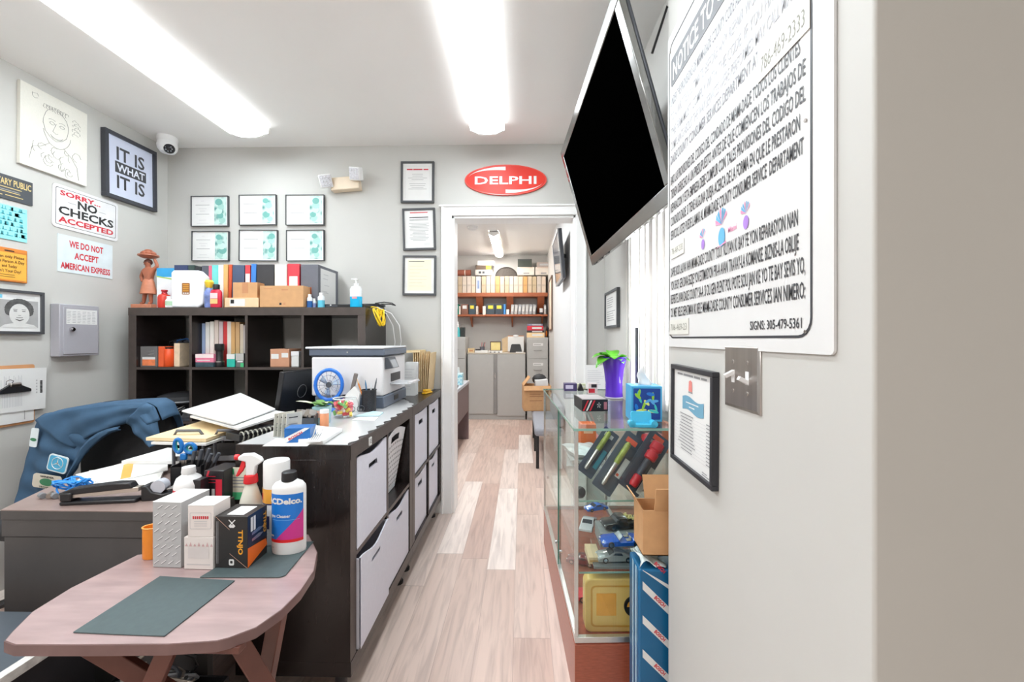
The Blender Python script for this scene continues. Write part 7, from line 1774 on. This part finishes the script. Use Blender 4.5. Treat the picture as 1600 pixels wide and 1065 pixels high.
m = MB().grid(lambda u, v: (-WB_ / 2 + .004 + .08 * u + .008 * sin(9 * v), -.054 + .1 * v, .552 + .03 * abs(sin(5 * u + 3 * v)) * (1 - u) + .004), 8, 8, BAG); m.build('plastic_wrap', t, solid=.001, label='crumpled clear wrap on top')
a = V_(1004, 900, 1.285); t = thing('open_carton', 'tall narrow open cardboard carton standing on the blue parcel', 'carton', (.475, 1.332, .5905)); wl = .475 - a.x
m = MB()
for x0, y0, x1, y1 in ((-wl, -.05, -wl + .003, .05), (.072, -.05, .075, .05), (-wl + .003, -.05, .072, -.047), (-wl + .003, .047, .072, .05)): m.box(x0, y0, 0, x1, y1, .14, KRAFT)
m.box(-wl, -.05, 0, .075, .05, .003, KRAFT); m.build('carton_body', t)
for nm, X in (('flap', TR((.0, -.05, .1405), (R(14), 0, 0))), ('flap', TR((0, .05, .1405), (R(-20), 0, 0)))): MB().box(-wl + .035 if 'R(14)' else -wl, -.0015, 0, .075, .0015, .075, KRAFT, X).build(nm, t)
MB().box(-.0015, -.048, 0, .0015, .048, .05, KRAFT, TR((-wl, 0, .1405), (0, R(-30), 0))).build('flap', t)
# ------------------------------------------------------------------ the back room seen through the doorway
def O(px, py, Y): return YP(px, py, Y)
SHELFW = mat('orange_brown_shelf', (164, 92, 58), .4, vary=.15, scale=8, stretch=(1, 8, 8))
SY = 6.60
z1 = O(780, 457, SY).z; z2_ = O(780, 491, SY).z
for z, th, lb in ((z1, .062, 'upper orange-brown wall shelf with pale journals in the back room'), (z2_, .03, 'lower orange-brown wall shelf with box files in the back room')):
    t = thing('wall_shelf', lb, 'shelf', (-.42, SY, z), 0, 'wall shelves in the back room'); MB().box(-.95, 0, -th, .84, .295, 0, SHELFW).build('board', t, .003)
    if th > .05:
        for px in (749, 797, 846): x = O(px, 470, SY).x + .42; MB().prism([(.02, 0), (.28, 0), (.28, -.25), (.22, -.25)], x - .06, x + .05, SHELFW, Matrix(((0, 0, 1, 0), (1, 0, 0, 0), (0, 1, 0, -th - .0005), (0, 0, 0, 1)))).build('bracket', t)
    else:
        for px in (735, 800, 848): x = O(px, 470, SY).x + .42; MB().prism([(.02, 0), (.28, 0), (.28, -.16), (.25, -.16)], x - .012, x + .012, SHELFW, Matrix(((0, 0, 1, 0), (1, 0, 0, 0), (0, 1, 0, -th - .0005), (0, 0, 0, 1)))).build('bracket', t)
rg = random.Random(17)
JC = [(206, 188, 170), (196, 176, 150), (212, 198, 184), (206, 194, 182), (214, 196, 178)]
ed = [(711.5, 714.5)] + [(715.5 + 0, 722)] + [(722.5 + 7 * k, 729 + 7 * k) for k in range(3)] + [(744, 751)] + [(752.5 + 7.2 * k, 759.2 + 7.2 * k) for k in range(14)]
lbs = ['pale journal half hidden by the door casing on the upper shelf', 'tan journal second from the door casing on the upper shelf', 'beige journal third from the door casing on the upper shelf', 'beige journal fourth from the door casing on the upper shelf', 'pinkish journal just before the white binder on the upper shelf', 'white binder with a blue spine label on the upper shelf']
lbs += ['%s journal, %s after the white binder on the upper shelf' % (c, n) for c, n in zip(('beige', 'tan', 'pale', 'orange-tan', 'cream', 'pinkish', 'pale', 'beige', 'pinkish', 'orange-tan', 'grey-beige', 'khaki', 'beige', 'beige'),
        ('first', 'second', 'third', 'fourth', 'fifth', 'sixth', 'seventh', 'eighth', 'ninth', 'tenth', 'eleventh', 'twelfth', 'thirteenth', 'last'))]
spec = {3 + 6: (214, 168, 112), 9 + 6: (206, 158, 100), 11 + 6: (190, 172, 140)}
for k, ((x0, x1), lb) in enumerate(zip(ed, lbs)):
    a = O(x0, 457, SY + .02); e = O(x1, 457, SY + .02); zt = O(x0, 431.5 + rg.uniform(-.3, .3), SY + .02).z
    col = (232, 234, 238) if k == 5 else spec.get(k, JC[k % 5])
    book('journal', lb, (a.x + .001, SY + .02, z1 + .0006), (e.x - .001, SY + .23, zt), C(col, .6), 0, 'journals on the upper back room shelf', 'journal', tabm=mat('blue_grey_label', (130, 150, 190), .5) if k == 5 else C(tuple(int(v * .9) for v in col), .6), tab=(.25, .75, .25, .75) if k == 5 else (.12, .88, .42, .5))
# lower shelf
low = [(711, 716.5, 475, (24, 140, 120), 'teal binder at the door casing end of the lower shelf', WHITE), (717, 719.8, 478, (226, 214, 204), 'thin cream folder beside the teal binder on the lower shelf', None), (720.5, 731.5, 475, (134, 90, 74), 'brown box file with a white label on the lower shelf', WHITE),
       (732.5, 742.5, 475, (62, 78, 90), 'slate box file with a yellow label beside the brown one', 1), (743.5, 747, 478, (206, 196, 186), 'thin pale folder beside the single slate box file', None), (754, 759, 478, (228, 224, 218), 'white booklet holder before the pair of slate box files', None),
       (760, 773, 475, (64, 76, 86), 'first slate box file of the pair with yellow labels', 1), (773.6, 786, 475, (60, 72, 84), 'second slate box file of the pair with yellow labels', 1), (786.6, 790.2, 475, (70, 140, 206), 'thin bright blue binder beside the pair of slate box files', None), (791, 795.6, 483, (234, 234, 232), 'short white booklet beside the bright blue binder', None)]
for x0, x1, yt, col, lb, tb in low:
    a = O(x0, 491, SY + .02); e = O(x1, 491, SY + .02); zt = O(x0, yt, SY + .02).z
    book('box_file', lb, (a.x + .001, SY + .02, z2_ + .0006), (e.x - .001, SY + .24, zt), C(col, .5), 0, 'binders on the lower back room shelf', 'binder', tabm=(mat('yellow_label', (240, 214, 70), .5) if tb == 1 else tb), tab=(.2, .8, .55, .88))
jn = ['first', 'second', 'third', 'fourth', 'fifth', 'sixth', 'seventh']
for k in range(7):
    a = O(797.5 + 5.7 * k, 491, SY + .02); e = O(802.4 + 5.7 * k, 491, SY + .02); zt = O(800, 475.5, SY + .02).z
    book('grey_journal', '%s grey journal of the leaning row on the lower shelf' % jn[k], (a.x + .001, SY + .02, z2_ + .001 + (e.x - a.x) * .5 * sin(R(5))), (e.x - .0015, SY + .22, zt), C(((176, 178, 180), (186, 186, 186), (160, 164, 170))[k % 3], .6), R(5), 'grey journals on the lower back room shelf', 'journal', tabm=C((206, 206, 204), .6), tab=(.15, .85, .3, .8))
c = O(845.5, 491, SY + .04); t = thing('mug', 'dark mug with a white tag on the lower back room shelf', 'mug', (c.x, c.y + .03, z2_ + .0005)); MB().lathe([(.022, 0), (.024, .004), (.024, .05), (.02, .05), (.019, .006), (0, .006)], DARKGREY, 18).build('mug_body', t); MB().box(-.024, -.027, .035, .024, -.0245, .1, WHITE).build('tag', t); MB().tube([(.024, 0, .04), (.036, 0, .034), (.036, 0, .018), (.024, 0, .012)], .003, DARKGREY, 6).build('handle', t)
a = O(850, 491, SY + .02); book('grey_journal', 'grey journal at the far wall end of the lower shelf', (a.x, SY + .02, z2_ + .0006), (a.x + .035, SY + .22, O(800, 476, SY).z), C((170, 166, 164), .6), 0, 'grey journals on the lower back room shelf', 'journal', tabm=WHITE)
# on top of the journals
def topbox(name, lb, cat, x0, y0, x1, y1, m, dz=0, dep=.2, pr=None, group=None):
    a = O(x0, y0, SY + .03); e = O(x1, y1, SY + .03); zz = dz
    t, w, d, h = carton(name, lb, cat, (a.x, SY + .03, zz), (e.x, SY + .03 + dep, zz + a.z - e.z), m, group=group)
    if pr: flat_print(t, 'print', lambda mm: pr(mm, w, d, h))
    return zz + a.z - e.z + .0005
zj = O(780, 430.6, SY + .02).z + .012
t = thing('cardboard_tube', 'rust brown roll lying on top of the journals at the door casing end', 'roll', (O(722, 420, SY).x, SY + .10, zj + .05)); MB().cyl((-.20, 0, 0), (.13, 0, 0), .05, mat('rust_roll', (150, 84, 64), .5, vary=.1), 20).build('roll', t); MB().cyl((.03, 0, 0), (.045, 0, 0), .0515, mat('paper_strap', (220, 206, 196), .6), 20).build('strap', t)
z = topbox('paper_box', 'pale carton stacked lowest above the white binder on the journals', 'box', 742.5, 422, 769, 430.6, mat('greyish_card', (206, 200, 194), .6), zj, .2, lambda m, w, d, h: (m.rect(-w * .3, h * .3, -w * .15, h * .7, -d / 2 - .0006, DARKGREY), m.rect(-w * .08, h * .3, w * .05, h * .7, -d / 2 - .0006, DARKGREY)))
z = topbox('file_tray', 'dark brown flat box with a yellow end, second in the stack', 'box', 743, 415, 768, 421.5, mat('taupe_card', (110, 92, 80), .6), z, .2, lambda m, w, d, h: m.rect(w * .15, h * .1, w * .48, h * .95, -d / 2 - .0006, mat('yellow_label', (240, 214, 70), .5)))
z = topbox('paper_ream', 'white packet lying topmost on the stack above the journals', 'box', 746, 407.5, 772, 414.5, mat('lilac_white_card', (226, 222, 226), .6), z, .18, lambda m, w, d, h: m.rect(-w * .4, h * .2, -w * .1, h * .7, -d / 2 - .0006, PALEINK))
c = O(791, 430, SY + .08); t = thing('wicker_tray', 'round dark woven tray standing against the back room wall', 'tray', (c.x, SY + .12, zj - .005)); MB().prism([(.175 * cos(pi * k / 24), .145 * sin(pi * k / 24)) for k in range(25)], 0, .05, mat('dark_wicker', (70, 64, 60), .7, vary=.4, scale=70, bump=.5), XZ).build('tray_body', t, .004); MB().tube([(.175 * cos(pi * k / 24), .0, .145 * sin(pi * k / 24)) for k in range(25)], .008, mat('wicker_rim', (50, 44, 42), .6), 6).build('rim', t)
for x0, x1, nm in ((808.5, 835, 'beside the woven tray'), (836.5, 861, 'in the corner by the white wall')):
    za = topbox('archive_box', 'lower white archive box %s' % nm, 'box', x0, 424.5, x1, 430.6, mat('archive_white', (226, 218, 208), .6), zj, .22, lambda m, w, d, h: m.rect(-w * .15, h * .3, w * .2, h * .6, -d / 2 - .0006, GREYINK), 'archive boxes on the journals')
    zb = topbox('archive_box', 'upper white archive box %s' % nm, 'box', x0, 418, x1, 424, MATS['archive_white'], za, .22, lambda m, w, d, h: m.rect(-w * .4, h * .8, w * .4, h * .88, -d / 2 - .0006, KRAFT2), 'archive boxes on the journals')
    if x0 < 820: topbox('dark_box', 'dark green-grey box on the archive boxes beside the woven tray', 'box', 809, 405, 831, 417.5, mat('dark_moss_card', (70, 76, 70), .6), zb, .18, lambda m, w, d, h: m.rect(-w * .4, h * .85, w * .4, h * .9, -d / 2 - .0006, DARKGREY))
    else: topbox('pale_box', 'pale pinkish box topmost in the shelf corner by the white wall', 'box', 839, 410, 861, 417.5, mat('dusty_card', (186, 172, 164), .6), zb, .18, lambda m, w, d, h: m.rect(-w * .3, h * .3, w * .3, h * .7, -d / 2 - .0006, PALEINK))
# metal cupboard, filing cabinets
GM = mat('grey_metal_cupboard', (182, 182, 180), .45, vary=.015); GD = mat('dark_grey_metal', (144, 143, 142), .45)  # darker grey for the handles and the door strip
a = O(730.5, 655, 6.40); e = O(821, 655, 6.40); ct = O(775, 551, 6.40).z; w = e.x - a.x
t = thing('metal_cupboard', 'grey metal cupboard with two doors against the back room wall', 'cupboard', ((a.x + e.x) / 2, 6.40, 0))
MB().box(-w / 2, .004, 0, w / 2, .45, ct - .02, GM).build('case', t, .003); MB().box(-w / 2 - .004, -.004, ct - .0195, w / 2 + .004, .455, ct, mat('beige_metal_top', (190, 182, 170), .4)).build('top', t, .004)
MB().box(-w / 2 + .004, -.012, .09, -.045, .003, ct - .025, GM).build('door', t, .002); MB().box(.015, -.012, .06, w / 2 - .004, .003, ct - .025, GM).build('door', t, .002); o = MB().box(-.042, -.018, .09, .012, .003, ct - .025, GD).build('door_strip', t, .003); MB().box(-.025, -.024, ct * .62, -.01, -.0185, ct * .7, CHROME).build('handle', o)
def filing(lb, x0, x1, Y, zt, nd, labels):
    a = O(x0, 600, Y); e = O(x1, 600, Y); w = e.x - a.x; t = thing('filing_cabinet', lb, 'filing cabinet', ((a.x + e.x) / 2, Y, 0)); MB().box(-w / 2, .004, 0, w / 2, .46, zt, GM).build('case', t, .003); hh = (zt - .06) / nd
    for k in range(nd):
        q = MB().box(-w / 2 + .006, -.012, .04 + hh * k, w / 2 - .006, .003, .04 + hh * (k + 1) - .006, GM).build('drawer', t, .002); z = .04 + hh * (k + .45)
        MB().tube([(-.06, -.0125, z), (-.055, -.03, z - .01), (.055, -.03, z - .01), (.06, -.0125, z)], .005, GD, 8).build('handle', q)
        if labels: MB().box(-.07, -.0138, z + .06, .085, -.0125, z + .1, WHITE).rect(-.06, z + .074, .05, z + .084, -.0144, GREYINK).build('drawer_label', q, label='white drawer label')
zr = O(840, 527, 6.36).z; filing('grey filing cabinet with white drawer labels beside the cupboard and cardboard box', 823.5, 856.5, 6.36, zr, 4, True)
zl = O(720, 526, 6.30).z; filing('grey filing cabinet half hidden by the door casing in the back room', 694, 727, 6.30, zl, 4, False)
# on the cupboard
cz = ct + .0005
def cu(px): return O(px, 552, 6.47).x
t, w, d, h = carton('wooden_box', 'small pale wooden box at the end of the metal cupboard top', 'box', (cu(731), 6.46, cz), (cu(741), 6.56, cz + .07), mat('pale_wood', (216, 192, 150), .5, vary=.1)); flat_print(t, 'print', lambda m: m.rect(-w * .3, h * .3, w * .3, h * .6, -d / 2 - .0006, KRAFT2))
t, w, d, h = carton('paper_tray', 'low white paper tray with a black phone on the metal cupboard', 'tray', (cu(742), 6.45, cz), (cu(762), 6.62, cz + .035), WHITE); MB().box(-w * .45, -d * .5, h + .0005, -w * .05, -d * .1, h + .02, BLACK).build('phone', t, .003)
c = cu(751); t = thing('pencil_pot', 'grey pencil pot with red and blue pens on the metal cupboard', 'pen pot', (c, 6.72, cz)); MB().lathe([(.035, 0), (.04, .09), (.036, .09), (.033, .005), (0, .005)], mat('slate_pot', (110, 112, 122), .4), 18).build('pot', t)
for k in range(5): MB().tube([(.01 * cos(k * 1.3), .01 * sin(k * 1.3), .01), (.03 * cos(k * 1.3) + .02, .03 * sin(k * 1.3), .16)], .004, (RK, DARKGREY, mat('pen_blue', (60, 80, 150), .4))[k % 3], 6).build('pen', t)
a, e = O(766, 533, 6.62), O(783, 548, 6.62); t = thing('card_display', 'small dark picture frame with a pale yellow card on the metal cupboard', 'picture frame', ((a.x + e.x) / 2, 6.62, cz + .022), 0); w = e.x - a.x; h = a.z - e.z
m = MB(); frame_ring(m, w, h, .012, .016, mat('brown_frame', (96, 74, 60), .4)); o = m.build('frame', t); o.location = (0, 0, h / 2); o2 = MB().box(-w / 2 + .012, -.008, .012, w / 2 - .012, 0, h - .012, mat('pale_yellow_card', (240, 220, 150), .6)).build('card', t); MB().box(-w * .42, -.02, -.0215, w * .42, .05, -.0005, mat('pale_wood', (216, 192, 150), .5)).build('stand', t)
t, w, d, h = carton('desk_calendar', 'low black and white desk calendar in front of the small picture frame', 'calendar', (cu(763), 6.44, cz), (cu(785), 6.52, cz + .03), WHITE); flat_print(t, 'print', lambda m: [m.rect(-w * .4 + w * .3 * k, h * .1, -w * .28 + w * .3 * k, h * .5, -d / 2 - .0006, INK) for k in range(3)])
a, e = O(786, 527, 6.72), O(818, 552, 6.72); w = e.x - a.x; t = thing('manila_stack', 'cream folders propped upright at the back of the metal cupboard', 'folders', ((a.x + e.x) / 2 - .01, 6.74, cz + .012))
for k in range(4): MB().box(-w * .5 + .02 * k, .012 * k, 0, w * .45 + .01 * k, .012 * k + .004, .22 + .012 * k, C((226 - 6 * k, 200 - 6 * k, 160), .6), TR(rot=(R(-8), R(2 * k - 3), 0))).build('folder', t)
t = thing('white_clipboard', 'white sheet on a clipboard leaning before the cream folders', 'clipboard', (O(806, 551, 6.66).x, 6.65, cz)); X = TR(rot=(R(-8), 0, 0)); MB().box(-.13, -.004, .01, .13, 0, .26, WHITE, X).build('sheet', t); MB().box(-.13, .001, 0, .13, .006, .275, KRAFT2, X).build('board', t); MB().box(-.04, -.012, .255, .04, .0, .285, STEEL, X).build('clip', t)
t = thing('stapler_block', 'dark grey rounded box standing before the white clipboard', 'desk tool', (O(806, 551, 6.55).x, 6.55, cz)); MB().prism([(-.1, 0), (.1, 0), (.075, .12), (.06, .135), (-.06, .135), (-.075, .12)], -.03, .03, mat('graphite_plastic', (62, 62, 64), .45), XZ).build('body', t, .006); MB().box(.0, -.07, 0, .12, -.035, .012, WHITE).build('paper_slip', t)
# on the filing cabinets
for k, (y0, y1, col, lb, nm) in enumerate(((519, 526.5, (236, 206, 160), 'cream folder bundle lowest on the labelled filing cabinet', 'folder_bundle'), (514.5, 518, (60, 50, 50), 'dark book second in the stack on the labelled filing cabinet', 'book'), (507, 514, (206, 52, 70), 'red and white binder in the stack on the labelled filing cabinet', 'binder'), (503.5, 506.5, (120, 126, 150), 'grey-blue folder topmost on the labelled filing cabinet', 'folder'))):
    if k == 0: zc = zr + .0005
    a = O(823, y0, 6.40); e = O(851 - k, y1, 6.40); h = a.z - e.z
    t, w, d, _ = carton(nm, lb, nm.split('_')[0], (a.x + .004 * k, 6.40, zc), (e.x, 6.68, zc + h), C(col, .5)); flat_print(t, 'page_edge', lambda m: m.rect(-w * .2, h * .3, w * .4, h * .7, -d / 2 - .0006, WHITE)); zc += h + .0006
t = thing('orange_bag', 'orange and black bundle beside the stack on the filing cabinet', 'bag', (O(855, 515, 6.5).x + .0, 6.5, zr)); MB().ball((0, .06, .1), (.022, .07, .1), mat('black_bag', (40, 34, 34), .6), 16).ball((-.012, -.0, .06), (.016, .03, .05), mat('bag_orange', (226, 130, 50), .5), 12).build('bundle', t)
c = O(715, 525, 6.4); bottle('spray_cleaner', 'teal cleaner bottle on the filing cabinet by the door casing', 'bottle', (c.x, 6.42, zl), [(.035, 0), (.035, .11), (.016, .15)], mat('teal_liquid', (70, 170, 176), .25), [(.016, .15), (.018, .19), (.01, .2), (.01, .24), (0, .242)], WPLASTIC)
t, w, d, h = carton('black_tin', 'dark tin beside the teal cleaner bottle on the filing cabinet', 'tin', (O(718.5, 525, 6.45).x, 6.45, zl), (O(726, 525, 6.45).x, 6.55, zl + .15), mat('dark_tin', (48, 52, 52), .35)); MB().tube([(-.02, 0, h), (-.01, 0, h + .05), (.02, 0, h + .05), (.03, 0, h)], .005, STEEL, 6).build('handle', t)
# desk with tissues
t = thing('side_desk', 'grey desk with a brown panel just inside the back room', 'desk', (-.665, 4.25, 0)); dz = .735
MB().box(-.75, 0, dz - .035, 0, .95, dz, mat('light_grey_top', (190, 190, 196), .4)).build('desk_top', t, .004); PN = mat('taupe_panel', (124, 104, 104), .5, vary=.05)
MB().box(-.02, .02, .36, -.005, .93, dz - .036, PN).build('modesty_panel', t); MB().box(-.74, .9, 0, -.004, .93, dz - .036, PN).build('end_panel', t); MB().box(-.74, .01, 0, -.004, .035, dz - .036, PN).build('end_panel', t)
c = O(722, 592, 4.72); t = thing('tissue_carton', 'light blue tissue carton on the back room desk', 'tissue box', (-.735, 4.72, dz + .0005)); MB().box(-.055, -.06, 0, .055, .06, .13, foam_wave('aqua_leaf_print', (90, 180, 206), (206, 236, 240), 40)).build('box_body', t, .002); MB().grid(lambda u, v: ((u - .5) * .05 * (1 - .4 * v), .01 * sin(5 * u), .13 + .07 * v), 6, 6, WHITE).build('tissue', t, solid=.001)
t = thing('desk_phone', 'small black gadget on the back room desk before the tissue carton', 'phone', (-.72, 4.42, dz + .0005)); MB().box(-.03, -.04, 0, .03, .04, .022, BLACK).build('casing', t, .004); MB().box(-.02, -.03, .0225, .02, .01, .024, DARKGREY).build('keypad', t)
# bench, carton
t = thing('waiting_bench', 'grey upholstered bench with black legs along the white back room wall', 'bench', (.125, 3.95, 0)); UP = mat('grey_upholstery', (150, 152, 160), .8, vary=.05, scale=60)
MB().box(0, 0, .32, .285, 1.35, .40, UP).build('seat', t, .03, seg=4); MB().box(.21, .01, .405, .286, .92, .62, UP).build('backrest', t, .03, seg=4); 
for y in (.04, .66, 1.27):
    for x in (.015, .24): MB().box(x, y, 0, x + .03, y + .035, .32, BLACK if x < .1 else WPLASTIC).build('leg', t, .003)
t = thing('cardboard_box', 'open brown cardboard box stuffed with things on the back room bench', 'carton', (.185, 5.05, .4005), R(4)); a = O(813, 640, 4.9); wl = .17
m = MB()
for x0, y0, x1, y1 in ((-wl, -.15, -wl + .005, .15), (.155, -.15, .16, .15), (-wl + .005, -.15, .155, -.145), (-wl + .005, .145, .155, .15)): m.box(x0, y0, 0, x1, y1, .30, KRAFT)
m.box(-wl, -.15, 0, .16, .15, .005, KRAFT); m.build('carton_body', t)
MB().box(-.002, -.14, 0, .002, .14, .13, KRAFT, TR((-wl, 0, .301), (0, R(38), 0))).build('flap', t); MB().box(-wl, -.002, 0, .15, .002, .06, KRAFT, TR((0, -.15, .3), (R(150), 0, 0))).build('flap', t); lines(m := MB(), -.1, .12, [.2, .17, .12], -.1506, mat('carton_print', (150, 92, 56), .6), .006, rg); m.build('print', t)
q = MB().box(.0, -.1, .26, .15, .1, .36, WHITE, TR(rot=(0, R(-4), 0))).build('white_parcel', t, label='white parcel inside'); MB().ball((.04, .06, .36), (.09, .07, .07), mat('black_mesh_thing', (46, 46, 48), .6, vary=.3, scale=60), 14).build('black_bundle', t, label='black bundle inside')
# wall things
t = thing('television', 'smaller television mounted high on the white back room wall', 'television', (.352, 3.62, 1.80)); X = TR(rot=(0, R(-5), 0)); MB().box(.012, -.0, 0, .04, .62, .44, DARKGREY, X).build('back_cover', t, .004); m = MB()
for y0, z0, y1, z1 in ((0, 0, .62, .025), (0, .42, .62, .44), (0, .025, .02, .42), (.6, .025, .62, .42)): m.box(0, y0, z0, .012, y1, z1, mat('silver_bezel', (150, 152, 156), .3, .4), X)
m.build('bezel', t); MB().box(.004, .02, .025, .0115, .6, .42, mat('glossy_dark_screen', (96, 98, 108), .08), X).build('screen', t); MB().tube([(.01, .31, .25), (.072, .31, .26)], .02, BLACK, 10).build('mount_arm', t)
a = O(858.5, 436, 6.2); t = thing('wall_calendar', 'cream framed sheet on the back room wall beside the shelves', 'picture', (ORIGHT + .003, 5.95, O(861, 475, 5.9).z), R(-90)); m = MB(); frame_ring(m, .60, .76, .02, .018, mat('brown_frame', (96, 74, 60), .4)); m.build('frame', t); MB().box(-.28, -.008, -.36, .28, 0, .36, mat('cream_sheet', (226, 206, 186), .6)).build('sheet', t)
